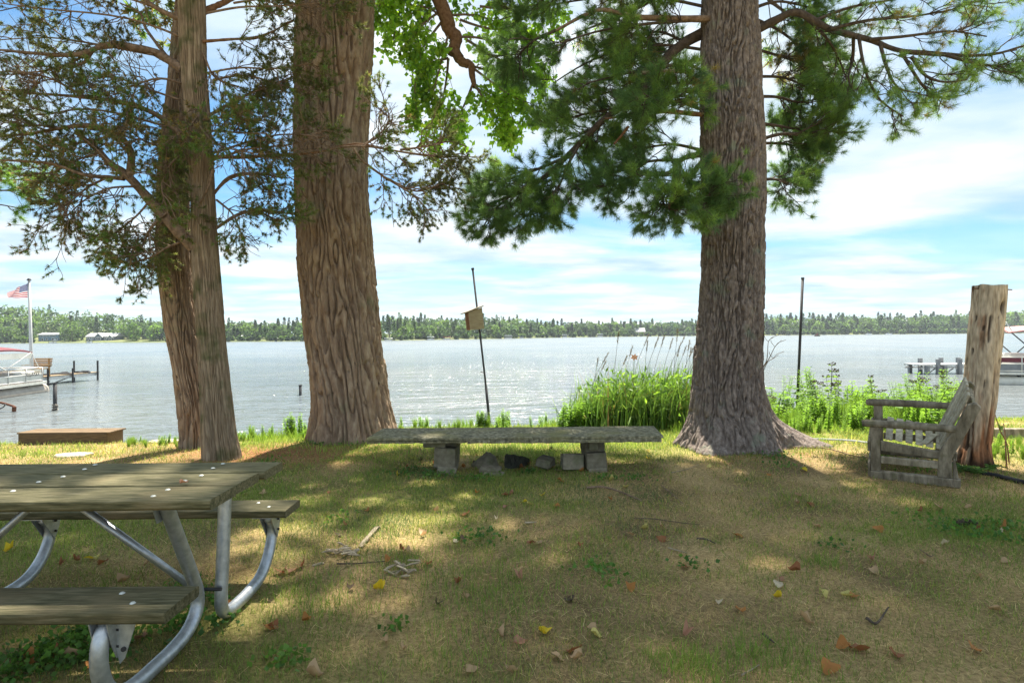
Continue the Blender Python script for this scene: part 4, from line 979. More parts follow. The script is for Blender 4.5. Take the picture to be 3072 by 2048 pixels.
def jet_ski():
    dd = 330.0; x = (2452 - CX) / FPX * dd
    t = thing('jet_ski', 'dark personal watercraft speeding across the lake right of the pine', 'jet ski', (x, dd, WATER))
    MB().prism([(x - 1.5, dd - 0.5, WATER - 0.1), (x + 1.0, dd - 0.5, WATER - 0.1), (x + 1.6, dd - 0.5, WATER + 0.55), (x + 0.5, dd - 0.5, WATER + 0.75), (x - 1.5, dd - 0.5, WATER + 0.5)], (0, 1.0, 0)).build('hull', M['bark_dark'], t)
    MB().box((x - 0.5, dd, WATER + 0.72), (1.2, 0.4, 0.3)).build('seat', M['house_red'], t)
    MB().tube([(x + 0.55, dd - 0.4, WATER + 1.05), (x + 0.45, dd, WATER + 0.95), (x + 0.55, dd + 0.4, WATER + 1.05)], 0.04).build('handlebar', M['bark_dark'], t)
    pts = [(-0.3, 0, 0.95), (-0.2, 0, 1.2), (-0.1, 0, 1.48), (-0.08, 0, 1.6), (0.05, 0.2, 1.45), (0.25, 0.3, 1.2), (0.5, 0.35, 1.08), (0.05, -0.2, 1.45), (0.25, -0.3, 1.2), (0.5, -0.35, 1.08), (0.05, 0.25, 0.95), (0.1, 0.35, 0.5), (0.05, -0.25, 0.95), (0.1, -0.35, 0.5)]
    ed = [(0, 1), (1, 2), (2, 3), (2, 4), (4, 5), (5, 6), (2, 7), (7, 8), (8, 9), (0, 10), (10, 11), (0, 12), (12, 13)]
    rd = [0.16, 0.15, 0.16, 0.07, 0.07, 0.05, 0.045, 0.07, 0.05, 0.045, 0.1, 0.07, 0.1, 0.07]
    skin_person('person', 'rider in dark red life vest crouched over the watercraft', pts, ed, rd, M['house_red'], (-0.03, 0, 1.76), (x, dd, WATER), M['bark_red'])
    MB().prism([(x - 1.5, dd - 0.2, WATER + 0.02), (x - 16, dd - 1.6, WATER + 0.02), (x - 16, dd + 1.6, WATER + 0.02), (x - 1.5, dd + 0.4, WATER + 0.02)], (0, 0, 0.12)).build('wake_foam', M['white_paint'])['kind'] = 'stuff'
    # the angler standing in the nearer fishing boat
    ax, ad = (2612 - CX) / FPX * 430, 430.0
    pts = [(0, 0, 0.95), (0, 0, 1.2), (0, 0, 1.45), (0, 0, 1.58), (0.2, 0, 1.42), (0.32, -0.1, 1.2), (0.5, -0.2, 1.15), (-0.2, 0, 1.42), (-0.25, -0.1, 1.15), (-0.05, -0.25, 1.1), (0.1, 0, 0.9), (0.12, 0, 0.45), (0.12, 0, 0.02), (-0.1, 0, 0.9), (-0.12, 0, 0.45), (-0.12, 0, 0.02)]
    ed = [(0, 1), (1, 2), (2, 3), (2, 4), (4, 5), (5, 6), (2, 7), (7, 8), (8, 9), (0, 10), (10, 11), (11, 12), (0, 13), (13, 14), (14, 15)]
    rd = [0.15, 0.14, 0.16, 0.07, 0.07, 0.05, 0.045, 0.07, 0.05, 0.045, 0.1, 0.07, 0.06, 0.1, 0.07, 0.06]
    skin_person('person', 'angler in dark clothes standing in the white fishing boat', pts, ed, rd, M['house_slate'], (0, 0, 1.74), (ax, ad, WATER + 0.85), M['bark_red'])
jet_ski()

# ------------------------------------------------------------------ docks, boats, flagpole, posts in the lake
M['galv'] = noise_mat('galv', [(0.3, (0.36, 0.39, 0.42)), (0.7, (0.58, 0.61, 0.64))], 30, (1, 1, 1), 6, 0.42, 0.15, 60, metallic=0.75, spec=0.5, bdist=0.002)
M['alu'] = noise_mat('alu', [(0.4, (0.50, 0.50, 0.49)), (0.6, (0.62, 0.62, 0.60))], 4, bump=0, rough=0.45, metallic=0.4)
M['tube_tan'] = noise_mat('tube_tan', [(0.35, (0.30, 0.26, 0.22)), (0.65, (0.42, 0.38, 0.33))], 3, bump=0, rough=0.5, metallic=0.2)
M['cream'] = noise_mat('cream', [(0.4, (0.62, 0.60, 0.53)), (0.6, (0.72, 0.70, 0.63))], 4, bump=0, rough=0.5)
M['boat_grey'] = noise_mat('boat_grey', [(0.4, (0.19, 0.20, 0.21)), (0.6, (0.24, 0.25, 0.26))], 4, bump=0, rough=0.5)
M['maroon'] = noise_mat('maroon', [(0.4, (0.13, 0.035, 0.045)), (0.6, (0.18, 0.05, 0.06))], 5, bump=0.1, rough=0.8)
M['pink_canvas'] = noise_mat('pink_canvas', [(0.4, (0.48, 0.23, 0.22)), (0.6, (0.58, 0.30, 0.28))], 3, bump=0.2, rough=0.9)
M['dock_wood'] = noise_mat('dock_wood', [(0.3, (0.22, 0.17, 0.11)), (0.7, (0.40, 0.31, 0.20))], 10, (1, 6, 1), 5, 0.9, 0.2, rnd=20)
M['bench_wood'] = noise_mat('bench_wood', [(0.3, (0.30, 0.17, 0.07)), (0.7, (0.46, 0.28, 0.12))], 10, (1, 6, 6), 5, 0.8, 0.2, rnd=20)
M['dark_metal'] = noise_mat('dark_metal', [(0.3, (0.035, 0.035, 0.037)), (0.7, (0.075, 0.075, 0.08))], 20, bump=0.1, rough=0.6, metallic=0.3)
M['rust'] = noise_mat('rust', [(0.3, (0.07, 0.03, 0.02)), (0.7, (0.17, 0.07, 0.04))], 14, bump=0.3, rough=0.9)
M['black_mesh'] = noise_mat('black_mesh', [(0.3, (0.015, 0.016, 0.018)), (0.7, (0.04, 0.04, 0.045))], 12, bump=0.4, rough=0.9)

def flag_mat():
    """stripes and star field printed on the cloth, from the cloth's own UVs"""
    m, nt, N, L = new_mat('flag_cloth')
    out = N('ShaderNodeOutputMaterial'); b = N('ShaderNodeBsdfPrincipled'); b.inputs['Roughness'].default_value = 0.8
    tr = N('ShaderNodeBsdfTranslucent'); ms = N('ShaderNodeMixShader'); ms.inputs[0].default_value = 0.35
    uv = N('ShaderNodeUVMap'); sep = N('ShaderNodeSeparateXYZ'); L(uv.outputs[0], sep.inputs[0])
    def mth(op, a, c=None):
        n = N('ShaderNodeMath'); n.operation = op
        for i, q in enumerate((a, c)):
            if q is None: continue
            if isinstance(q, (int, float)): n.inputs[i].default_value = q
            else: L(q, n.inputs[i])
        return n.outputs[0]
    u, v = sep.outputs[0], sep.outputs[1]
    odd = mth('LESS_THAN', mth('MODULO', mth('MULTIPLY', v, 13.0), 2.0), 1.0)
    canton = mth('MULTIPLY', mth('LESS_THAN', u, 0.4), mth('GREATER_THAN', v, 6 / 13))
    su = mth('SUBTRACT', mth('FRACT', mth('MULTIPLY', u, 27.5)), 0.5); sv = mth('SUBTRACT', mth('FRACT', mth('MULTIPLY', v, 16.7)), 0.5)
    star = mth('LESS_THAN', mth('ADD', mth('MULTIPLY', su, su), mth('MULTIPLY', sv, sv)), 0.07)
    def mix(f, a, c):
        x = N('ShaderNodeMix'); x.data_type = 'RGBA'; L(f, x.inputs[0])
        for i, q in ((6, a), (7, c)):
            if isinstance(q, tuple): x.inputs[i].default_value = (*q, 1)
            else: L(q, x.inputs[i])
        return x.outputs[2]
    base = mix(odd, (0.72, 0.70, 0.70), (0.42, 0.03, 0.06))
    fld = mix(star, (0.03, 0.05, 0.16), (0.65, 0.65, 0.70))
    c = mix(canton, base, fld)
    L(c, b.inputs['Base Color']); L(c, tr.inputs['Color']); L(b.outputs[0], ms.inputs[1]); L(tr.outputs[0], ms.inputs[2]); L(ms.outputs[0], out.inputs[0])
    return m
def flagpole():
    p0 = P(95, 1100, 27.8); p1 = P(87, 842, 27.8)
    b = np.array([p0[0], 27.8, WATER + 0.45])
    t = thing('flagpole', 'tall pale flagpole with stars and stripes flag on the left dock', 'flagpole', b)
    MB().tube([b, p0, p1], [0.085, 0.075, 0.05], 10).build('pole', M['alu'], t, smooth=True)
    bm = MB(); bm.box((p1[0], p1[1], p1[2] + 0.06), (0.16, 0.16, 0.10), taper=0.5); bm.build('finial', M['dark_metal'], t, bevel=0.015)
    MB().tube([p1 + [0.06, -0.05, 0], p0 + [0.07, -0.06, 0.2]], 0.008, 5).build('halyard', M['alu'], t)
    # flag: the fly end lifts in the wind and the upper corner folds down
    nu_, nv_ = 28, 18
    top = P(87, 851, 27.75); bot = P(87, 893, 27.75)
    V, uvs = [], []
    for j in range(nv_):
        for i in range(nu_):
            u, v = i / (nu_ - 1), j / (nv_ - 1)
            hoist = bot + (top - bot) * v
            Wd = 1.02 * (1 - 0.10 * v)
            x = -u * Wd * (0.92 + 0.06 * math.sin(v * 3))
            sag = -0.40 * u * v * (0.55 + 0.45 * u) + 0.02 * math.sin(u * 9 + v * 2) + 0.10 * u * (1 - v) * (1 - u) * 0.6
            y = 0.10 * math.sin(u * 8.0 + v * 2.2) * u + 0.05 * math.sin(u * 17 + 1) * u
            V.append(hoist + np.array([x - 0.06, y, sag])); uvs.append((u, v))
    F = [(j * nu_ + i, j * nu_ + i + 1, (j + 1) * nu_ + i + 1, (j + 1) * nu_ + i) for j in range(nv_ - 1) for i in range(nu_ - 1)]
    o = np_mesh('flag', np.array(V), np.array(F), flag_mat(), t, smooth=True)
    uvl = o.data.uv_layers.new(name='UVMap')
    for lp in o.data.loops: uvl.data[lp.index].uv = uvs[lp.vertex_index]
flagpole()

def left_dock():
    x0, y0, y1 = -22.6, 17.0, 32.0; dz = WATER + 0.42; w = 1.15
    t = thing('dock', 'narrow dock on posts reaching into the lake at left, behind the pontoon boat', 'dock', (x0, y0, WATER))
    n = 75
    me = None
    for i in range(n):
        y = y0 + (i + 0.5) * (y1 - y0) / n
        if me is None:
            o = MB().box((0, 0, 0), (w, (y1 - y0) / n - 0.015, 0.035)).build('deck_board', M['dock_wood'], None); me = o.data; o.parent = t
        else:
            o = bpy.data.objects.new('deck_board', me); COL.objects.link(o); o.parent = t
        o.location = (0, y - y0, dz - WATER + random.uniform(-0.004, 0.004))
    for s in (-1, 1):
        MB().box((x0 + s * w * 0.46, (y0 + y1) / 2, dz - 0.09), (0.06, y1 - y0, 0.13)).build('side_rail', M['alu'], t)
        for y, hh in ((20, .5), (24, .5), (28.4, 0.32), (30.0, 0.32), (31.8, 0.62)):
            MB().tube([(x0 + s * (w / 2 + 0.05), y, WATER - 0.8), (x0 + s * (w / 2 + 0.05), y, dz + hh)], 0.045, 8).build('post', M['dark_metal'], t)
        for ya, yb in ((28.4, 30.0),):
            MB().tube([(x0 + s * w * 0.46, ya, WATER - 0.02), (x0 + s * w * 0.46, yb, dz - 0.1)], 0.025, 6).build('brace', M['dark_metal'], t)
            MB().tube([(x0 + s * w * 0.46, ya + 0.2, WATER + 0.08), (x0 + s * w * 0.46, yb, WATER + 0.08)], 0.025, 6).build('brace', M['dark_metal'], t)
    # slatted bench on the dock, seen from behind its side
    bx, by = -22.35, 28.2
    b = thing('dock_bench', 'brown slatted wooden bench standing on the left dock', 'bench', (bx, by, dz + 0.02))
    for k in range(5):
        MB().box((bx, by + 0.28 + 0.02 * k, dz + 0.50 + 0.085 * k), (0.95, 0.025, 0.065)).build('back_slat', M['bench_wood'], b, bevel=0.005)
    for k in range(4):
        MB().box((bx, by - 0.2 + 0.11 * k, dz + 0.40), (1.0, 0.09, 0.03)).build('seat_slat', M['bench_wood'], b, bevel=0.005)
    for s in (-1, 1):
        MB().box((bx + s * 0.4, by - 0.18, dz + 0.21), (0.06, 0.06, 0.38)).build('leg', M['bench_wood'], b)
        MB().box((bx + s * 0.4, by + 0.24, dz + 0.45), (0.06, 0.05, 0.86)).build('leg', M['bench_wood'], b)
        MB().box((bx + s * 0.47, by - 0.0, dz + 0.56), (0.09, 0.6, 0.03)).build('armrest', M['dock_wood'], b)
    tb = MB()
    for k in range(9):
        a = random.uniform(0, 6.28)
        tb.box((x0 + random.uniform(-0.35, 0.4), 29.2 + k * 0.26, dz + 0.05), (random.uniform(0.3, 0.6), random.uniform(0.2, 0.4), random.uniform(0.06, 0.16)), np.array([[math.cos(a), -math.sin(a), 0], [math.sin(a), math.cos(a), 0], [0, 0, 1]]), taper=0.6)
    tag(tb.build('folded_tarp', M['black_mesh'], None, bevel=0.03), 'crumpled black tarp and lines heaped on the left dock', 'tarp')
left_dock()

def pontoon(name, label, origin, ang, length, width, mats, script=False, deck=0.36, rail_h=0.68, canopy=(0.0, 2.4, 1.62), bow_cap=True):
    """local frame: x along the boat (bow at x=length), y to the far side, z up from the water"""
    ca, sa = math.cos(ang), math.sin(ang); O = np.array(origin, float)
    Rm = np.array([[ca, -sa, 0], [sa, ca, 0], [0, 0, 1]])
    t = thing(name, label, 'boat', O)
    def W(p): return O + Rm @ np.array(p, float)
    def bx(nm, c, s, mat, bev=0.0): return MB().box(W(c), s, Rm).build(nm, M[mat], t, bevel=bev)
    def tb(nm, pts, r, mat, n=8): return MB().tube([W(p) for p in pts], r, n).build(nm, M[mat], t, smooth=True)
    for y in (0.32, width - 0.32):
        pts = [(0, y, 0.06), (length - 0.7, y, 0.06), (length - 0.25, y, 0.10), (length, y, 0.22)]
        tb('pontoon_tube', curve(pts, 14), [0.30] * 8 + [0.29, 0.22, 0.06], mats['tube'], 16)
    for x in np.arange(0.4, length - 0.8, 0.75):
        bx('bracket', (x, width / 2, deck - 0.05), (0.10, width - 0.3, 0.10), 'dark_metal')
    bx('deck', (length / 2 - 0.1, width / 2, deck + 0.05), (length - 0.4, width, 0.10), mats['deck'])
    x0, x1 = 0.15, length - 0.55
    for y in (0.04, width - 0.04):
        nps = 7
        for i in range(nps):
            x = x0 + (x1 - x0) * i / (nps - 1)
            tb('rail_post', [(x, y, deck + 0.1), (x, y, deck + rail_h)], 0.022, mats['rail'])
        for z in (rail_h, rail_h * 0.62, 0.16):
            tb('rail', [(x0, y, deck + z), (x1, y, deck + z)], 0.022, mats['rail'])
        for i in range(nps - 1):
            xa, xb = x0 + (x1 - x0) * i / (nps - 1), x0 + (x1 - x0) * (i + 1) / (nps - 1)
            yy = y + (0.012 if y < 1 else -0.012)
            bx('side_panel', ((xa + xb) / 2, yy, deck + rail_h * 0.40), (xb - xa - 0.05, 0.015, rail_h * 0.52), mats['panel'])
            if mats.get('stripe'):
                bx('stripe', ((xa + xb) / 2, yy - (0.0 if y > 1 else 0.012), deck + rail_h * mats['sz']), (xb - xa - 0.05, 0.02, rail_h * mats['sh']), mats['stripe'])
    for z in (rail_h, 0.16):
        tb('rail', [(x1, 0.04, deck + z), (x1, width - 0.04, deck + z)], 0.022, mats['rail'])
    bx('front_panel', (x1, width / 2, deck + rail_h * 0.5), (0.02, width - 0.2, rail_h * 0.7), mats['panel'])
    s = bx('seat', (x1 - 0.9, 0.45, deck + 0.32), (1.3, 0.6, 0.44), 'cream', 0.04)
    bx('seat', (x1 - 0.9, width - 0.45, deck + 0.32), (1.3, 0.6, 0.44), mats['seat'], 0.04)
    bx('console', (1.6, width - 0.6, deck + 0.45), (0.6, 0.8, 0.8), 'cream', 0.04)
    ca0, ca1, ch = canopy
    V = []; n1, n2 = 9, 9
    for i in range(n1):
        for j in range(n2):
            u, v = i / (n1 - 1), j / (n2 - 1)
            V.append(W((ca0 + (ca1 - ca0) * u, width * v, deck + ch - 0.16 * (2 * v - 1) ** 2 - 0.10 * (2 * u - 1) ** 2)))
    V = np.array(V); b = len(V); V2 = V - np.array([0, 0, 0.05])
    F = [(i * n2 + j, (i + 1) * n2 + j, (i + 1) * n2 + j + 1, i * n2 + j + 1) for i in range(n1 - 1) for j in range(n2 - 1)]
    FF = F + [tuple(q + b for q in f[::-1]) for f in F]
    edge = [i * n2 for i in range(n1)] + [(n1 - 1) * n2 + j for j in range(1, n2)] + [i * n2 + n2 - 1 for i in range(n1 - 2, -1, -1)] + [j for j in range(n2 - 2, 0, -1)]
    FF += [(edge[i], edge[(i + 1) % len(edge)], edge[(i + 1) % len(edge)] + b, edge[i] + b) for i in range(len(edge))]
    np_mesh('canopy', np.vstack([V, V2]), np.array(FF), M[mats['canopy']], t, smooth=True)
    if mats.get('valance'):
        for y in (0.0, width):
            MB().prism([W((ca0, y, deck + ch - 0.30)), W((ca1, y, deck + ch - 0.30)), W((ca1 - 0.1, y, deck + ch - 0.52)), W((ca0 + 0.1, y, deck + ch - 0.52))], Rm @ np.array([0, 0.012, 0])).build('valance', M[mats['valance']], t)
    mid = (ca0 + ca1) / 2
    for y in (0.02, width - 0.02):
        for xx, lean in ((ca0 + 0.1, mid), (ca1 - 0.1, mid)):
            tb('canopy_frame', [(xx, y, deck + ch - 0.28), (lean, y, deck + rail_h)], 0.025, mats.get('frame', 'alu'))
        tb('canopy_strut', [(ca1 - 0.05, y, deck + ch - 0.25), (ca1 + 0.45 if not mats.get('noext') else ca1 - 0.5, y, deck + rail_h)], 0.012, 'white_paint')
    return t, W, bx, tb
def boats():
    # left boat: bow to the lake, only its front end shows
    bow = P(140, 1168, 25.3); d = np.array([-0.16, 0.987]); L = 7.0
    st = np.array([bow[0] + 0.20, 25.3, 0])[:2] - d * L
    t, W, bx, tb = pontoon('pontoon_boat', 'white pontoon boat with maroon canopy moored at the left edge', (st[0], st[1], WATER), math.atan2(d[1], d[0]), L, 2.3,
        dict(tube='tube_tan', deck='cream', rail='alu', panel='cream', stripe='maroon', sz=0.22, sh=0.06, seat='maroon', canopy='maroon', valance='cream', frame='white_paint', noext=False), canopy=(2.6, 5.75, 1.60))
    # scribbled name on the front side panel
    c = MB()
    for k in range(7):
        x = 5.35 + k * 0.12
        pts = [W((x, -0.005, 0.74 + 0.03 * math.sin(k * 2.1))), W((x + 0.05, -0.005, 0.86 + 0.04 * math.cos(k * 1.7))), W((x + 0.07, -0.005, 0.74)), W((x + 0.12, -0.005, 0.77))]
        c.tube(pts, 0.008, 5)
    c.build('name_script', M['dark_metal'], t)
    # right boat: lies across the view, its left end behind the dead stump
    a = P(2962, 1150, 25.0)
    pontoon('pontoon_boat', 'pontoon boat with pink canopy and red and grey sides at the right edge', (a[0], 25.0, WATER), math.radians(-19), 7.0, 2.4,
        dict(tube='cream', deck='cream', rail='cream', panel='boat_grey', stripe='maroon', sz=0.86, sh=0.30, seat='cream', canopy='pink_canvas', frame='dark_metal', noext=True), deck=0.40, rail_h=0.72, canopy=(0.75, 2.9, 2.02))
    b = P(3030, 990, 24.9)
    o = MB().tube([P(3036, 993, 24.6), P(3018, 966, 24.6)], 0.022, 6).build('canopy_light_pole', M['white_paint'], bpy.data.objects['pontoon_boat.001'])
boats()

def right_dock():
    Yd = 31.0; x0 = P(2757, 1100, Yd)[0]; x1 = x0 + 9; dz = WATER + 0.50
    t = thing('dock', 'grey truss sided dock reaching left from the pontoon boat at right', 'dock', (x0, Yd, WATER))
    MB().box(((x0 + x1) / 2, Yd + 0.6, dz), (x1 - x0, 1.2, 0.04)).build('deck', M['alu'], t)
    for y in (Yd, Yd + 1.2):
        for z in (dz - 0.02, dz - 0.20):
            MB().box(((x0 + x1) / 2, y - 0.02, z), (x1 - x0, 0.05, 0.05)).build('truss_rail', M['alu'], t)
        n = int((x1 - x0) / 0.16)
        m = MB()
        for k in range(n):
            xa = x0 + k * 0.16
            m.tube([(xa, y - 0.02, dz - (0.18 if k % 2 else 0.04)), (xa + 0.16, y - 0.02, dz - (0.04 if k % 2 else 0.18))], 0.014, 4)
        m.build('truss_web', M['alu'], t)
    for px, up in ((2779, -0.05), (2811, 0.28), (2831, -0.05), (2876, 0.30), (2930, 0.3)):
        x = P(px, 1100, Yd)[0]
        for y in (Yd - 0.08, Yd + 1.28):
            MB().box((x, y, (WATER - 0.6 + dz + up) / 2), (0.16, 0.16, dz + up - WATER + 0.6)).build('post', M['boat_grey'], t)
    for pa, pb in ((2781, 2803), (2829, 2813), (2833, 2857)):
        MB().tube([(P(pa, 1100, Yd)[0], Yd - 0.06, WATER + 0.04), (P(pb, 1100, Yd)[0], Yd - 0.06, dz - 0.2)], 0.025, 5).build('brace', M['dark_metal'], t)
right_dock()

def water_posts():
    for px, py0, py1, Yd, r, label in ((165, 1150, 1232, 18.5, 0.055, 'thin dark post with rope rings standing in the water right of the left pontoon boat'), (901, 1156, 1186, 22.7, 0.055, 'short dark stake in the lake left of the cottonwood trunk')):
        b, a = P(px, py0, Yd), P(px, py1, Yd)
        t = thing('water_post', label, 'post', (a[0], Yd, WATER))
        MB().tube([(a[0], Yd, WATER - 0.8), b], r, 10).build('post', M['dark_metal'], t, smooth=True)
        MB().tube([b - [0, 0, 0.02], b + [0, 0, 0.03]], r * 1.15, 10).build('cap', M['dark_metal'], t)
        if r and px < 300:
            for k in range(4):
                a2 = np.linspace(0, 6.28, 14); c = np.stack([a[0] + 0.075 * np.cos(a2), Yd + 0.075 * np.sin(a2), WATER + 0.02 + 0.05 * k + 0.025 * np.sin(a2 + k)], 1)
                MB().tube(c, 0.014, 6, cap=False).build('rope_ring', M['tube_tan'], t, smooth=True)
    t = thing('bent_pipe', 'rusty bent pipe poking out of the water at the left edge', 'pipe', (P(40, 1230, 18.4)[0], 18.4, WATER))
    MB().tube(curve([P(-60, 1200, 18.4), P(0, 1207, 18.4), P(36, 1217, 18.4), P(43, 1222, 18.4), P(42, 1240, 18.4)], 16), 0.035, 8).build('pipe', M['rust'], t, smooth=True)
    MB().tube([P(43, 1219, 18.35), P(42, 1234, 18.35)], 0.055, 10).build('elbow', M['rust'], t)
    MB().tube(curve([P(16, 1212, 18.3), P(8, 1222, 18.3), P(-20, 1232, 18.3)], 8), 0.018, 6).build('cable', M['dark_metal'], t)
water_posts()

# ------------------------------------------------------------------ lawn furniture
M['table_wood'] = noise_mat('table_wood', [(0.3, (0.046, 0.044, 0.022)), (0.5, (0.112, 0.102, 0.052)), (0.7, (0.22, 0.19, 0.115))], 9, (0.9, 9, 9), 8, 0.85, 0.5, 12, spec=0.2, bdist=0.006, rnd=30, second=(2.6, 0.52, 0.75, (0.20, 0.155, 0.085)))
M['grey_wood'] = noise_mat('grey_wood', [(0.3, (0.115, 0.098, 0.07)), (0.5, (0.25, 0.215, 0.16)), (0.7, (0.42, 0.37, 0.29))], 20, (1, 1, 0.22), 8, 0.9, 0.5, 30, spec=0.15, bdist=0.006, rnd=30, second=(7, 0.58, 0.75, (0.17, 0.165, 0.09)))
M['slat_wood'] = noise_mat('slat_wood', [(0.3, (0.26, 0.225, 0.165)), (0.5, (0.42, 0.375, 0.285)), (0.7, (0.58, 0.53, 0.42))], 22, (1, 1, 1), 8, 0.9, 0.5, 40, spec=0.15, bdist=0.005, rnd=30)
M['plank_stone'] = noise_mat('plank_stone', [(0.32, (0.075, 0.072, 0.048)), (0.5, (0.19, 0.175, 0.115)), (0.68, (0.38, 0.345, 0.24))], 26, (1, 1, 1), 9, 0.95, 0.9, 70, spec=0.1, bdist=0.008, second=(3.2, 0.5, 0.72, (0.20, 0.185, 0.085)))
M['concrete'] = noise_mat('concrete', [(0.28, (0.15, 0.13, 0.095)), (0.5, (0.23, 0.205, 0.15)), (0.75, (0.32, 0.29, 0.22))], 18, (1, 1, 1), 9, 0.95, 0.6, 80, spec=0.1, bdist=0.005, rnd=20, second=(6, 0.52, 0.75, (0.13, 0.14, 0.07)))
M['char'] = noise_mat('char', [(0.3, (0.018, 0.018, 0.016)), (0.7, (0.07, 0.07, 0.055))], 18, bump=0.9, rough=0.9, bdist=0.02)
M['bolt'] = noise_mat('bolt', [(0.3, (0.50, 0.50, 0.46)), (0.7, (0.70, 0.70, 0.64))], 30, bump=0, rough=0.5, metallic=0.3)
M['box_wood'] = noise_mat('box_wood', [(0.3, (0.075, 0.05, 0.03)), (0.7, (0.21, 0.145, 0.085))], 12, (0.6, 6, 6), 7, 0.9, 0.4, rnd=15)

def plank(parent, name, x0, x1, y0, y1, ztop, th, mat, bevel=0.008, wave=0.003, seed=0):
    """a board along X with slightly worn, uneven edges"""
    n = 26; V = []; F = []
    rg = np.random.default_rng(seed)
    xs = np.linspace(x0, x1, n)
    for i, x in enumerate(xs):
        e = [wave * float(vnoise(np.array([x * 3.1, s * 5.0 + seed, 0.5]))) for s in range(4)]
        b = bevel
        ring = [(y0, ztop - b), (y0 + b * 0.3, ztop - b * 0.3), (y0 + b, ztop), (y1 - b, ztop), (y1 - b * 0.3, ztop - b * 0.3), (y1, ztop - b), (y1, ztop - th + b), (y1 - b, ztop - th), (y0 + b, ztop - th), (y0, ztop - th + b)]
        for k, (y, z) in enumerate(ring):
            V.append((x, y + e[0 if k < 3 or k > 7 else 1], z + e[2] * 0.6))
    m = len(ring)
    for i in range(n - 1):
        for k in range(m):
            F.append((i * m + k, i * m + (k + 1) % m, (i + 1) * m + (k + 1) % m, (i + 1) * m + k))
    mb = MB().add(V, F + [tuple(range(m - 1, -1, -1)), tuple((n - 1) * m + k for k in range(m))])
    return mb.build(name, mat, parent)

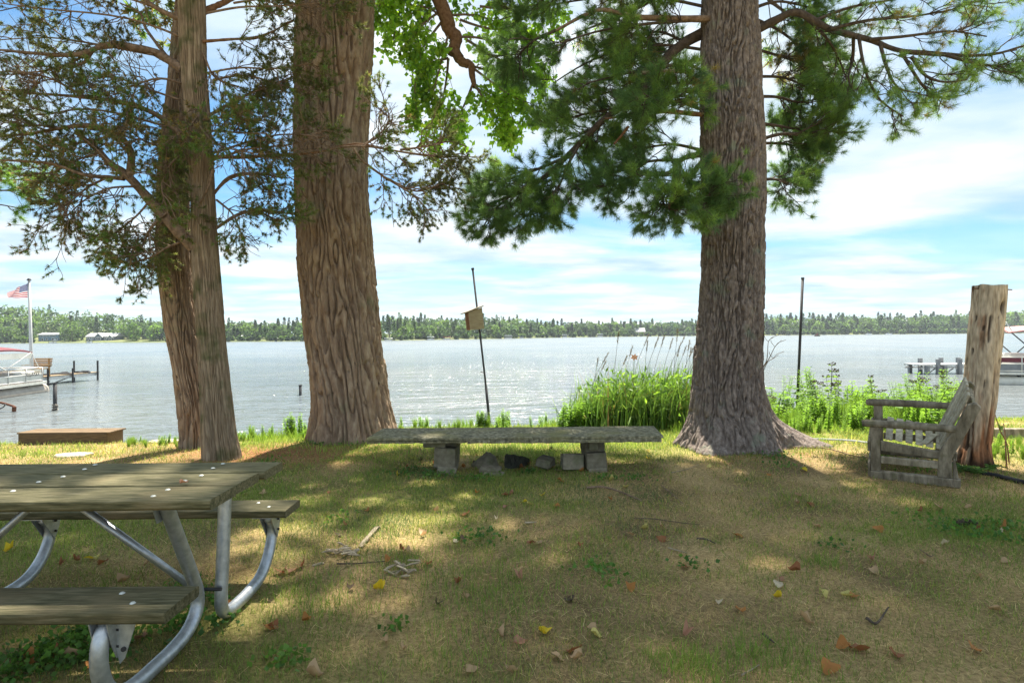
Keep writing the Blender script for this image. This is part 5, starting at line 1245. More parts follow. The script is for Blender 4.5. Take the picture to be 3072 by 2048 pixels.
def picnic_table():
    xr, xl = -1.19, -3.03; top = 0.78; seat = 0.444
    t = thing('picnic_table', 'mossy wooden picnic table with galvanised tube legs at the left', 'picnic table', (-2.1, 2.73, 0.02))
    ys = [(2.360, 2.590), (2.616, 2.844), (2.870, 3.100)]
    for i, (a, b) in enumerate(ys):
        plank(t, 'top_plank', xl, xr - (0.004, 0.016, 0.0)[i], a, b, top - 0.002 * i, 0.042, M['table_wood'], seed=i, bevel=0.010)
    plank(t, 'bench_plank', xl, -1.243, 2.130, 2.366, seat, 0.042, M['table_wood'], seed=5)
    plank(t, 'bench_plank', xl, -1.280, 3.366, 3.600, seat, 0.042, M['table_wood'], seed=6)
    bolt = None
    def add_bolt(x, y, z):
        nonlocal bolt
        if bolt is None:
            mb = MB(); k = 10
            V = [(0.011 * math.cos(a), 0.011 * math.sin(a), 0) for a in np.linspace(0, 2 * math.pi, k, endpoint=False)]
            V += [(0.007 * math.cos(a), 0.007 * math.sin(a), 0.004) for a in np.linspace(0, 2 * math.pi, k, endpoint=False)]
            mb.add(V, [(i, (i + 1) % k, k + (i + 1) % k, k + i) for i in range(k)] + [tuple(range(k, 2 * k))])
            o = mb.build('bolt', M['bolt'], None, smooth=True); bolt = o.data
        else:
            o = bpy.data.objects.new('bolt', bolt); COL.objects.link(o)
        o.parent = t; o.location = Vector((x, y, z)) - t.location
    for fx in (-1.45, -2.75, -2.10):
        for (a, b) in ys:
            for q in (0.28, 0.72):
                add_bolt(fx + random.uniform(-0.02, 0.02), a + (b - a) * q, top + 0.0005)
    for fx in (-1.45, -2.75):
        for a, b in ((2.13, 2.366), (3.366, 3.60)):
            add_bolt(fx + 0.045, a + 0.08, seat + 0.0005); add_bolt(fx - 0.05, b - 0.07, seat + 0.0005)
    R_ = 0.030
    for fx in (-1.45, -2.75):
        def YZ(l, off=0.0): return curve([(fx + off, y, z) for y, z in l], 46)
        far = YZ([(2.955, 0.725), (2.94, 0.60), (2.91, 0.30), (2.895, 0.18), (2.905, 0.105), (2.955, 0.070), (3.05, 0.062), (3.20, 0.064), (3.34, 0.085), (3.44, 0.15), (3.505, 0.25), (3.505, 0.335), (3.46, 0.385)], 0.036)
        near = YZ([(2.555, 0.725), (2.61, 0.62), (2.76, 0.34), (2.815, 0.22), (2.80, 0.14), (2.72, 0.085), (2.60, 0.066), (2.50, 0.064), (2.34, 0.066), (2.24, 0.095), (2.175, 0.16), (2.145, 0.25), (2.155, 0.335), (2.20, 0.385)], -0.036)
        for pth in (far, near):
            MB().tube(pth, R_, 16).build('leg_tube', M['galv'], t, smooth=True)
        # brackets: flat plates that carry boards
        for y, z, dy in ((2.555, 0.735, 0.06), (2.955, 0.735, 0.06)):
            MB().prism([(fx - 0.06, y - dy, z), (fx - 0.06, y + dy, z), (fx - 0.06, y + dy * 0.3, z - 0.10), (fx - 0.06, y - dy * 0.3, z - 0.10)], (0.004, 0, 0)).build('bracket', M['galv'], t)
            MB().box((fx, y, z + 0.0005), (0.16, 0.05, 0.004)).build('bracket', M['galv'], t)
        for s, yc in ((-1, 2.235), (1, 3.46)):
            off = 0.036 * s
            for q in (-0.032, 0.032):
                MB().prism([(fx + off + q, yc - 0.06 * s, seat - 0.043), (fx + off + q, yc + 0.10 * s, seat - 0.043), (fx + off + q, yc + 0.075 * s, seat - 0.13), (fx + off + q, yc + 0.045 * s, seat - 0.19)], (0.004, 0, 0)).build('bracket', M['galv'], t)
            MB().box((fx + off, yc + 0.0 * s, seat - 0.0455), (0.12, 0.16, 0.004)).build('bracket', M['galv'], t)
            for zz in (seat - 0.085, seat - 0.145):
                MB().tube([(fx + off - 0.045, yc + 0.045 * s, zz), (fx + off + 0.045, yc + 0.045 * s, zz)], 0.007, 8).build('bracket_bolt', M['dark_metal'], t)
        MB().prism([(fx - 0.008, 2.185, seat - 0.043), (fx + 0.077, 2.185, seat - 0.043), (fx + 0.030, 2.185, 0.255), (fx + 0.012, 2.185, 0.235), (fx - 0.004, 2.185, 0.30)], (0, 0.004, 0)).build('bracket', M['galv'], t)
        MB().tube([(fx + 0.028, 2.178, 0.29), (fx + 0.028, 2.20, 0.29)], 0.009, 8).build('bracket_bolt', M['dark_metal'], t)
        MB().tube([(fx - 0.06, 2.85, 0.225), (fx + 0.06, 2.85, 0.225)], 0.009, 8).build('frame_bolt', M['dark_metal'], t)
    MB().tube([(-1.50, 2.82, 0.24), (-2.06, 2.74, 0.715)], 0.017, 10).build('brace', M['galv'], t, smooth=True)
    MB().tube([(-2.70, 2.82, 0.24), (-2.14, 2.74, 0.715)], 0.017, 10).build('brace', M['galv'], t, smooth=True)
    MB().box((-2.10, 2.73, top - 0.050), (0.07, 0.68, 0.015)).build('cleat', M['galv'], t)
picnic_table()

def rotz(a): return np.array([[math.cos(a), -math.sin(a), 0], [math.sin(a), math.cos(a), 0], [0, 0, 1]])
def rotxyz(a, b, c):
    ca, sa = math.cos(a), math.sin(a); cb, sb = math.cos(b), math.sin(b)
    return rotz(c) @ np.array([[cb, 0, sb], [0, 1, 0], [-sb, 0, cb]]) @ np.array([[1, 0, 0], [0, ca, -sa], [0, sa, ca]])
def plank_bench():
    Yf, Yb = 6.05, 6.66
    fl, fr = P(1099, 1310, Yf), P(1990, 1312, Yf); bl, br = P(1150, 1282, Yb), P(1960, 1279, Yb)
    z = (fl[2] + fr[2]) / 2; zb = (bl[2] + br[2]) / 2
    t = thing('plank_bench', 'long weathered grey slab bench lying on stacked concrete blocks between the big trees', 'bench', ((fl[0] + fr[0]) / 2, Yf + 0.3, z - 0.06))
    xm = P(1400, 1310, Yf)[0]
    def slab(name, x0f, x1f, x0b, x1b, th, zo=0.0, yo=0.0):
        n = 40; V = []; F = []
        for i in range(n):
            u = i / (n - 1); w = 0.004 * float(vnoise(np.array([u * 30, 2.2, x0f]))); w2 = 0.004 * float(vnoise(np.array([u * 24, 8.2, x0f])))
            xf, xb = x0f + (x1f - x0f) * u, x0b + (x1b - x0b) * u
            zf, zk = z + zo + w2, zb + zo + w2
            for p in ((xf, Yf + yo + w, zf - 0.008), (xf, Yf + yo + w + 0.006, zf), (xb, Yb - 0.006, zk), (xb, Yb, zk - 0.008), (xb, Yb, zk - th), (xf, Yf + yo + w, zf - th + w2)):
                V.append(p)
        m = 6
        for i in range(n - 1):
            for k in range(m):
                F.append((i * m + k, i * m + (k + 1) % m, (i + 1) * m + (k + 1) % m, (i + 1) * m + k))
        MB().add(V, F + [tuple(range(m)), tuple((n - 1) * m + k for k in range(m - 1, -1, -1))]).build(name, M['plank_stone'], t)
    slab('seat_slab', fl[0], fr[0], bl[0], br[0], 0.026)
    slab('lower_slab', fl[0] + 0.005, xm, bl[0], xm, 0.026, -0.030, 0.014)
    slab('lower_slab', xm + 0.006, fr[0] - 0.02, xm + 0.006, br[0], 0.030, -0.029, -0.006)
    zt = z - 0.0595
    def block(label, px0, px1, py0, py1, Y, dep, R=(0, 0, 0), mat='concrete', name='concrete_block', bev=0.008, jit=0.004, taper=1.0):
        a, b = P(px0, py1, Y), P(px1, py0, Y)
        c = (a + b) / 2; c[1] = Y + dep / 2
        o = MB().box((0, 0, 0), (b[0] - a[0], dep, b[2] - a[2]), rotxyz(*R), taper=taper).build(name, M[mat], None, bevel=bev, jitter=jit)
        o.location = c
        return tag(o, label, 'block')
    block('bottom block of the left stack under the slab bench', 1310, 1368, 1400, 1424, 6.12, 0.34, (0, 0.10, 0.02))
    block('tall concrete block in the left stack under the slab bench', 1303, 1368, 1344, 1405, 6.14, 0.34, (0, 0.06, -0.05))
    block('flat brown brick wedged on top of the left stack under the bench', 1268, 1336, 1322, 1343, 6.15, 0.16, (0, 0.03, 0.05))
    block('upright slab behind the brick on the left stack under the bench', 1334, 1374, 1321, 1345, 6.28, 0.22, (0, 0, -0.1))
    block('bottom block of the right stack under the slab bench', 1766, 1822, 1405, 1424, 6.12, 0.34, (0, -0.07, 0.02))
    block('tall concrete block in the right stack under the slab bench', 1758, 1818, 1358, 1408, 6.14, 0.34, (0, -0.06, 0.06))
    block('reddish brick standing on the right stack under the bench', 1768, 1796, 1322, 1351, 6.10, 0.10, (0, 0, 0.04))
    block('upper block under the bench at the top of the right stack', 1752, 1812, 1321, 1358, 6.22, 0.26, (0, -0.03, 0.1))
    block('single low concrete block leaning beside the right bench stack', 1688, 1750, 1366, 1414, 6.2, 0.22, (-0.18, 0.04, 0.06))
    block('broken pyramid shaped concrete lump beneath the middle of the bench', 1424, 1500, 1368, 1420, 6.28, 0.3, (0.1, 0.18, 0.5), taper=0.35, bev=0.02, jit=0.012)
    block('thin broken concrete slab lying in front of the pyramid lump', 1440, 1503, 1406, 1421, 6.12, 0.16, (0.15, 0.12, -0.1))
    block('small grey concrete chip lying lowest before the rubble', 1452, 1512, 1421, 1431, 6.06, 0.14, (0.1, 0.08, -0.2), bev=0.006)
    block('grey angular stone between the charred lump and right stack', 1612, 1662, 1376, 1404, 6.24, 0.2, (0.1, 0.14, -0.4), bev=0.015, jit=0.01, taper=0.8)
    # charred hollow lump
    V = []; F = []; n, m = 14, 8
    c0, c1 = P(1522, 1385, 6.22), P(1582, 1388, 6.5)
    for i in range(m):
        u = i / (m - 1)
        for k in range(n):
            a = 2 * math.pi * k / n; r = 0.085 * (1 + 0.35 * float(vnoise(np.array([u * 4, math.cos(a) * 2, math.sin(a) * 2])))) * (1 - 0.3 * u)
            p = c0 + (c1 - c0) * u; V.append(p + np.array([r * 0.5 * math.cos(a), r * 0.5 * math.cos(a), r * 0.95 * math.sin(a)]) + np.array([0.0, 0, 0.0]))
    for i in range(m - 1):
        for k in range(n): F.append((i * n + k, i * n + (k + 1) % n, (i + 1) * n + (k + 1) % n, (i + 1) * n + k))
    F.append(tuple((m - 1) * n + k for k in range(n)))
    loc = np.array([c0[0], c0[1], c0[2] - 0.09])
    tag(MB().add(np.array(V) - loc, F).build('charred_log', M['char'], None), 'short black charred hollow log under the middle of the bench', 'log').location = loc
plank_bench()

def lawn_chair():
    O = np.array([3.99, 5.45, ground_z(3.99, 5.45) + 0.005]); F_ = unit(np.array([-0.83, 0.56, 0.0])); W0 = unit(np.array([0.56, 0.83, 0.25])); U = np.cross(W0, F_); U = unit(U) * (1 if np.cross(W0, F_)[2] > 0 else -1)
    wd = 0.64
    t = thing('garden_chair', 'grey weathered slatted wooden armchair tilting against the dead stump', 'chair', O)
    def W(f, w, u): return O + F_ * f + W0 * w + U * u
    def side(nm, poly, w, th, mat='grey_wood', bev=0.006, lab=None):
        return MB().prism([W(f, w, u) for f, u in poly], W0 * th).build(nm, M[mat], t, bevel=bev)
    def board(nm, f0, u0, f1, u1, w0, w1, th, mat='grey_wood'):
        d = unit(np.array([f1 - f0, u1 - u0])); nrm = np.array([-d[1], d[0]]) * th
        return MB().prism([W(f0, w0, u0), W(f1, w0, u1), W(f1 + nrm[0], w0, u1 + nrm[1]), W(f0 + nrm[0], w0, u0 + nrm[1])], W0 * (w1 - w0)).build(nm, M[mat], t, bevel=0.004)
    for w, th in ((0.0, 0.045), (wd - 0.045, 0.045)):
        side('bottom_rail', [(-0.06, 0.0), (0.64, 0.0), (0.64, 0.085), (-0.06, 0.085)], w - 0.006, th + 0.004)
        side('front_leg', [(0.555, 0.087), (0.635, 0.087), (0.635, 0.535), (0.555, 0.535)], w, th)
        side('back_leg', [(0.00, 0.087), (0.115, 0.087), (0.10, 0.33), (0.0, 0.545), (-0.105, 0.80), (-0.165, 0.815), (-0.20, 0.775), (-0.085, 0.50), (0.005, 0.28)], w - 0.002, th)
        side('rear_foot', [(-0.045, 0.087), (-0.003, 0.087), (-0.003, 0.27), (-0.02, 0.27)], w + 0.004, th - 0.01)
        side('lower_rail', [(0.10, 0.165), (0.553, 0.165), (0.553, 0.235), (0.10, 0.235)], w + 0.008, th - 0.018)
        side('seat_rail', [(0.09, 0.265), (0.553, 0.295), (0.553, 0.395), (0.30, 0.36), (0.09, 0.335)], w + 0.006, th - 0.014)
        mb = MB().tube([W(0.70, w + 0.02, 0.558), W(0.66, w + 0.02, 0.562), W(0.3, w + 0.02, 0.566), W(-0.02, w + 0.02, 0.560)], [0.030, 0.036, 0.036, 0.034], 10)
        mb.build('armrest', M['grey_wood'], t, smooth=False)
    for k in range(6):
        f0 = 0.515 - k * 0.079; s = 0.0 if k else 0.004
        u0 = 0.366 + (f0 - 0.3) * 0.15 + 0.012
        board('seat_slat', f0, u0, f0 - 0.056, u0 - 0.011, 0.035 if k else 0.02, wd - 0.05, -0.018, 'slat_wood')
    for k in range(5):
        w0 = 0.05 + k * 0.108
        poly = [(0.085, 0.335), (0.103, 0.343), (-0.12 + 0.012, 0.875 + 0.012 * (2 - abs(k - 2))), (-0.128, 0.868 + 0.012 * (2 - abs(k - 2)))]
        MB().prism([W(f, w0, u) for f, u in poly], W0 * 0.094).build('back_slat', M['slat_wood'], t, bevel=0.004)
    board('back_rail', -0.115, 0.70, -0.145, 0.77, 0.045, wd - 0.045, 0.03)
    board('back_rail', 0.045, 0.36, 0.015, 0.43, 0.045, wd - 0.045, 0.03)
    board('front_rail', 0.637, 0.29, 0.637, 0.385, -0.01, wd + 0.01, -0.022)
    board('front_rail', 0.640, 0.02, 0.640, 0.17, -0.006, wd, -0.02)
    # loose slat lying across the seat
    f0 = 0.16
    c = W(0.17, 0.17, 0.385)
    o = MB().box((0, 0, 0), (0.055, 0.26, 0.018)).build('loose_slat', M['slat_wood'], None, bevel=0.003)
    o.matrix_world = Matrix.Translation(c) @ Matrix(np.stack([unit(F_ + 0.35 * W0), unit(np.cross(U, unit(F_ + 0.35 * W0))), U], 1).tolist()).to_4x4()
    tag(o, 'loose pale slat lying across the seat of the wooden armchair', 'slat')
lawn_chair()

def stump_mat():
    m, nt, N, L = new_mat('stump')
    out = N('ShaderNodeOutputMaterial'); b = N('ShaderNodeBsdfPrincipled'); L(b.outputs[0], out.inputs[0])
    b.inputs['Roughness'].default_value = 0.95; b.inputs['Specular IOR Level'].default_value = 0.1
    at = N('ShaderNodeAttribute'); at.attribute_name = 'Col'; tc = N('ShaderNodeTexCoord')
    mp = N('ShaderNodeMapping'); mp.inputs['Scale'].default_value = (1, 1, 0.2); L(tc.outputs['Object'], mp.inputs[0])
    n = N('ShaderNodeTexNoise'); n.inputs['Scale'].default_value = 40; n.inputs['Detail'].default_value = 8; L(mp.outputs[0], n.inputs['Vector'])
    r = ramp(N, [(0.3, (0.6, 0.58, 0.55)), (0.7, (1.35, 1.35, 1.35))]); L(n.outputs[0], r.inputs[0])
    mx = N('ShaderNodeMix'); mx.data_type = 'RGBA'; mx.blend_type = 'MULTIPLY'; mx.inputs[0].default_value = 1
    L(at.outputs['Color'], mx.inputs[6]); L(r.outputs[0], mx.inputs[7]); L(mx.outputs[2], b.inputs['Base Color'])
    bp = N('ShaderNodeBump'); bp.inputs['Strength'].default_value = 0.8; bp.inputs['Distance'].default_value = 0.01
    L(n.outputs[0], bp.inputs['Height']); L(bp.outputs[0], b.inputs['Normal'])
    return m
M['stump'] = stump_mat()
M['rot'] = noise_mat('rot', [(0.3, (0.055, 0.028, 0.018)), (0.5, (0.19, 0.085, 0.04)), (0.75, (0.34, 0.17, 0.08))], 14, (1, 1, 0.2), 8, 0.95, 0.8, 30, spec=0.1, bdist=0.015)
def stump():
    Yd = 6.32
    base = P(2912, 1398, Yd); base[2] = ground_z(base[0], base[1])
    t = thing('dead_stump', 'tall bare dead tree stump with rotten red base, beside the wooden armchair', 'stump', base)
    rows = [(1385, 2862, 2968), (1330, 2880, 2966), (1250, 2890, 2975), (1100, 2903, 2990), (1000, 2912, 3000), (920, 2922, 3008), (852, 2926, 3012)]
    nu = 96
    rings = []
    for py, xl, xr in rows:
        a, b = P(xl, py, Yd), P(xr, py, Yd); c = (a + b) / 2; rings.append((c[0], c[2], (b[0] - a[0]) / 2))
    rings.append((rings[0][0] - 0.01, base[2] - 0.12, rings[0][2] * 1.12)); rings.sort(key=lambda q: q[1]); R = np.array(rings)
    zs = np.arange(R[0, 1], R[-1, 1], 0.018); th = np.linspace(0, 2 * math.pi, nu, endpoint=False)
    TH, ZZ = np.meshgrid(th, zs); cx = np.interp(zs, R[:, 1], R[:, 0])[:, None]; rr = np.interp(zs, R[:, 1], R[:, 2])[:, None]
    pc = np.stack([np.cos(TH) * 1.2, np.sin(TH) * 1.2, ZZ * 1.2], -1)
    fz = np.exp(-np.clip(ZZ - base[2], 0, 9) / 0.12)
    n1 = vnoise(np.stack([np.cos(TH) * 2.6, np.sin(TH) * 2.6, ZZ * 1.1], -1) + 4)
    crack = 1 - sstep(0, 0.10, np.abs(n1))
    n2 = vnoise(np.stack([np.cos(TH) * 5, np.sin(TH) * 5, ZZ * 4], -1) + 11)
    pits = sstep(0.55, 0.75, vnoise(np.stack([np.cos(TH) * 4.5, np.sin(TH) * 4.5, ZZ * 9], -1) + 23))
    RRr = rr * (1 + 0.06 * fbm(pc, 3) + 0.10 * fz * (1 + np.cos(TH * 4 + 1))) - 0.020 * crack * (0.4 + 0.6 * sstep(1.4, 0.2, ZZ)) + 0.004 * n2 - 0.014 * pits
    # rotted hollows low down on the near side
    da = np.angle(np.exp(1j * (TH - math.radians(-80))))
    rot = sstep(0.95, 0.30, ZZ + 0.35 * n2 + 0.28 * np.abs(da)) 
    RRr = RRr - 0.030 * rot * (0.5 + 0.5 * vnoise(np.stack([np.cos(TH) * 7, np.sin(TH) * 7, ZZ * 3], -1)))
    knot = np.exp(-((np.angle(np.exp(1j * (TH - math.radians(-72)))) / 0.20) ** 2 + ((ZZ - 1.66) / 0.065) ** 2))
    RRr = RRr - 0.05 * knot
    dz = 0.012 * vnoise(np.stack([np.cos(TH) * 2, np.sin(TH) * 2, ZZ * 0 + 3], -1)) * sstep(R[-1, 1] - 0.2, R[-1, 1], ZZ)
    V = np.stack([cx + RRr * np.cos(TH), Yd + RRr * np.sin(TH), ZZ + dz], -1).reshape(-1, 3); nv = len(zs)
    i = np.arange(nu)[None, :]; j = (i + 1) % nu; b = np.arange(nv - 1)[:, None] * nu
    F = np.stack([b + i, b + j, b + nu + j, b + nu + i], -1).reshape(-1, 4)
    V = np.vstack([V, [[cx[-1, 0], Yd, zs[-1] - 0.015]]])
    cap = np.array([[(nv - 1) * nu + k, (nv - 1) * nu + (k + 1) % nu, nv * nu] for k in range(nu)])
    blot = fbm(np.stack([np.cos(TH) * 1.6, np.sin(TH) * 1.6, ZZ * 2.2], -1) + 60, 4, 0.65)
    red = np.clip(rot * 1.1 + 0.8 * crack * sstep(1.5, 0.3, ZZ) + sstep(0.16, 0.42, blot) * 0.75, 0, 1)[..., None]
    wood = np.array([0.46, 0.38, 0.285]) * (1 + 0.35 * fbm(np.stack([np.cos(TH) * 7, np.sin(TH) * 7, ZZ * 1.5], -1), 3)[..., None])
    rotc = np.array([0.24, 0.115, 0.06]) * (1 + 0.9 * vnoise(np.stack([np.cos(TH) * 9, np.sin(TH) * 9, ZZ * 2.2], -1) + 8)[..., None])
    hole_dark = np.clip(knot * 1.3 + pits * 0.9 + sstep(0.16, 0.03, ZZ + 0.05 * n2), 0, 1)[..., None]  # knot and pits painted dark for depth, foot darkened too
    cc = (wood * (1 - red) + rotc * red) * (1 - hole_dark) + np.array([0.045, 0.03, 0.022]) * hole_dark
    cc = np.vstack([cc.reshape(-1, 3), [[0.4, 0.33, 0.25]]])
    np_mesh('trunk', V, [F, cap], M['stump'], t, col=np.clip(cc, 0.02, 0.8), smooth=False)
    top = np.array([cx[-1, 0], Yd, zs[-1]])
    for a, b_ in (((-0.19, -0.02, -0.035), (-0.09, -0.03, -0.03)), ((0.12, -0.02, -0.045), (0.21, -0.03, -0.05))):
        MB().tube([top + np.array(a), top + np.array(b_)], 0.006, 6).build('spike', M['rust'], t)
stump()

def poles():
    Yd = 9.7
    a, b = P(1472, 1285, Yd), P(1418, 806, Yd); a[2] = ground_z(a[0], Yd) - 0.1; kink = P(1458, 1160, Yd)
    t = thing('nest_box_pole', 'leaning thin metal pole carrying a wooden nest box by the lake', 'nest box', (a[0], Yd, a[2] + 0.1))
    MB().tube([a, kink], 0.022, 8).build('pole', M['dark_metal'], t, smooth=True)
    MB().tube([kink - (b - kink) * 0.1, kink, b], 0.016, 8).build('pole', M['dark_metal'], t, smooth=True)
    MB().tube([b - (b - kink) * 0.01, b + (b - kink) * 0.006], 0.024, 8).build('cap', M['dark_metal'], t)
    MB().tube([P(1453, 1118, Yd - 0.02), P(1442, 1115, Yd - 0.02)], 0.008, 6).build('hook', M['dark_metal'], t)
    # box: open slatted front to the left, pale side board towards us, sloping roof
    c = P(1423, 960, Yd - 0.10)
    ax = unit(np.array([0.20, 0.0, 1.0])); ax = unit(P(1418, 806, Yd) - kink)
    X_ = unit(np.cross(np.array([0.0, 1.0, 0.0]), ax)); Y_ = np.cross(ax, X_)
    Rz = rotz(0); Rb = np.stack([X_, Y_, ax], 1)
    yaw = np.stack([unit(X_ * 0.80 - Y_ * 0.60), unit(X_ * 0.60 + Y_ * 0.80), ax], 1)
    Rb = np.stack([unit(X_ * 0.93 + Y_ * 0.36), unit(Y_ * 0.93 - X_ * 0.36), ax], 1)
    def bx(nm, l, s, mat):
        return MB().box(c + Rb @ np.array(l, float), s, Rb).build(nm, M[mat], t, bevel=0.003)
    def pr(nm, poly, ext, mat):
        return MB().prism([c + Rb @ np.array(p, float) for p in poly], Rb @ np.array(ext, float)).build(nm, M[mat], t)
    h0, h1, ln, dp = 0.125, 0.185, 0.115, 0.11
    for y in (-dp, dp - 0.018):
        pr('side_board', [(-ln, y, -0.15), (ln, y, -0.15), (ln, y, h1), (-ln, y, h0)], (0, 0.018, 0), 'nest_wood')
    bx('back_board', (ln - 0.011, 0, 0.01), (0.018, 2 * dp - 0.04, 0.32), 'nest_wood')
    for k in range(3):
        bx('front_slat', (-ln + 0.010 , -0.062 + 0.062 * k, -0.012), (0.014, 0.045, 0.27), 'bark_red')
    bx('floor', (0, 0, -0.143), (2 * ln - 0.05, 2 * dp - 0.04, 0.014), 'nest_wood')
    pr('roof', [(-ln - 0.06, -dp - 0.03, h0 - 0.010), (ln + 0.02, -dp - 0.03, h1 + 0.012), (ln + 0.02, -dp - 0.03, h1 + 0.030), (-ln - 0.06, -dp - 0.03, h0 + 0.008)], (0, 2 * dp + 0.06, 0), 'grey_wood')
    a, b = P(2388, 1250, 10.0), P(2408, 836, 10.0); a[2] = ground_z(a[0], 10.0) - 0.1
    t = thing('metal_pole', 'plain dark upright metal pole in the weeds right of the pine', 'pole', (a[0], 10.0, a[2] + 0.1))
    MB().tube([a, b], 0.022, 10).build('pole', M['dark_metal'], t, smooth=True)
    MB().tube([b - [0, 0, 0.01], b + [0, 0, 0.02]], 0.026, 10).build('cap', M['dark_metal'], t)
M['nest_wood'] = noise_mat('nest_wood', [(0.3, (0.30, 0.24, 0.16)), (0.7, (0.44, 0.37, 0.26))], 9, (1, 1, 5), 6, 0.85, 0.2, rnd=8)
poles()

def shore_bits():
    Yd = 8.35
    a, b = P(48, 1326, Yd), P(326, 1322, Yd)
    gz = float(ground_z((a[0] + b[0]) / 2, Yd + 0.2)); x0, x1 = a[0], b[0]
    t = thing('wooden_step', 'long low brown wooden step box at the water edge on the left', 'step', ((x0 + x1) / 2, Yd, gz))
    zt = P(180, 1297, Yd)[2]
    MB().box(((x0 + x1) / 2, Yd + 0.012, (gz - 0.05 + zt - 0.02) / 2), (x1 - x0 - 0.06, 0.024, zt - 0.02 - gz + 0.05)).build('front_board', M['box_wood'], t, bevel=0.003)
    for i in range(2):
        MB().box(((x0 + x1) / 2, Yd + 0.10 + 0.19 * i, zt - 0.01), (x1 - x0, 0.18, 0.02)).build('tread_board', M['box_wood'], t, bevel=0.003)
    for x in (x0 + 0.05, x1 - 0.05):
        MB().box((x, Yd + 0.2, (gz - 0.05 + zt - 0.021) / 2), (0.024, 0.34, zt - 0.021 - gz + 0.05)).build('end_board', M['box_wood'], t)
    for px0, px1, py, Y, th, label in ((446, 545, 1312, 8.55, 0.06, 'flat tan concrete slab at the water edge left of the leaning trunk'), (172, 268, 1368, 7.3, 0.03, 'pale flat stone just beyond the far edge of the picnic table'), (2480, 2520, 1218, 9.0, 0.05, 'white flat rock among the weeds right of the pine')):
        a, b = P(px0, py, Y), P(px1, py, Y); g = float(ground_z((a[0] + b[0]) / 2, Y)); n = 12; poly = []
        for k in range(n):
            q = 2 * math.pi * k / n; r = 1 + 0.18 * random.uniform(-1, 1)
            poly.append(((b[0] - a[0]) / 2 * math.cos(q) * r, 0.16 * math.sin(q) * r, -0.03))
        o = MB().prism(poly, (0, 0, th + 0.03)).build('flat_stone', M['pale_stone'], None, bevel=0.012)
        o.location = ((a[0] + b[0]) / 2, Y, g)
        tag(o, label, 'stone')
    # edging: thin pale strip behind the lawn and black plastic edging at right
    pts = [P(2440, 1330, 7.62), P(2540, 1334, 7.55), P(2610, 1342, 7.4), P(2700, 1350, 7.1), P(2780, 1382, 6.6), P(2850, 1396, 6.3)]
    for p in pts: p[2] = float(ground_z(p[0], p[1])) + 0.03
    tag(MB().tube(curve(pts, 20), 0.014, 6).build('edging_strip', M['alu'], None), 'thin pale edging strip along the weeds behind the wooden armchair', 'edging')
    pts = [P(2850, 1396, 6.2), P(2900, 1415, 6.0), P(2990, 1432, 5.8), P(3090, 1455, 5.5), P(3250, 1480, 5.3)]
    for p in pts: p[2] = float(ground_z(p[0], p[1])) + 0.025
    tag(MB().tube(curve(pts, 20), 0.022, 6).build('edging_strip', M['black_mesh'], None), 'black plastic lawn edging at the right below the dead stump', 'edging')
    x0 = P(2955, 1315, 8.0)[0]
    o = MB().box((0, 0, 0), (4.0, 0.10, 0.16)).build('edging_timber', M['grey_wood'], None, bevel=0.008)
    o.location = (x0 + 2.0, 7.75, float(ground_z(x0 + 1, 7.75)) + 0.06); o.rotation_euler = (0, 0, -0.06)
    tag(o, 'grey landscape timber edging the bank right of the dead stump', 'timber')
    x0 = P(2790, 1302, 8.2)[0]
M['pale_stone'] = noise_mat('pale_stone', [(0.3, (0.33, 0.28, 0.21)), (0.7, (0.50, 0.45, 0.36))], 14, bump=0.4, rough=0.95)
shore_bits()

# ------------------------------------------------------------------ grass and low plants
def ground_pt(px, py):
    """where the ray through a pixel meets the lawn"""
    u, v = px - CX, py - CY
    k = (v + ROLL * u) / FPX
    Y = CAMH / k
    for _ in range(6):
        x = (u - ROLL * v) / FPX * Y
        Y = (CAMH - float(ground_z(x, Y))) / k
    x = (u - ROLL * v) / FPX * Y
    return np.array([x, Y, float(ground_z(x, Y))])
def blades(root, Ln, wid, lean, az, col, bend=0.6, face=None, rng=RNG):
    """curved grass blades: 5 corners, 3 triangles worth of faces each"""
    N = len(root)
    d = np.stack([np.cos(az), np.sin(az), 0 * az], 1); up = np.array([0, 0, 1.0])
    sd = np.stack([-np.sin(az), np.cos(az), 0 * az], 1) if face is None else np.stack([np.cos(face), np.sin(face), 0 * face], 1)
    s = sd * wid[:, None] / 2
    l = lean[:, None]; L_ = Ln[:, None]
    m1 = root + (up * np.cos(l * (1 - bend * 0.5)) + d * np.sin(l * (1 - bend * 0.5))) * L_ * 0.5
    tip = m1 + (up * np.cos(l * (1 + bend)) + d * np.sin(l * (1 + bend))) * L_ * 0.5
    V = np.stack([root - s, root + s, m1 + s * 0.8, m1 - s * 0.8, tip], 1).reshape(-1, 3)
    b = np.arange(N)[:, None] * 5
    C = np.repeat(col, 5, axis=0)
    return V, [b + [0, 1, 2, 3]], [b + [3, 2, 4]], C
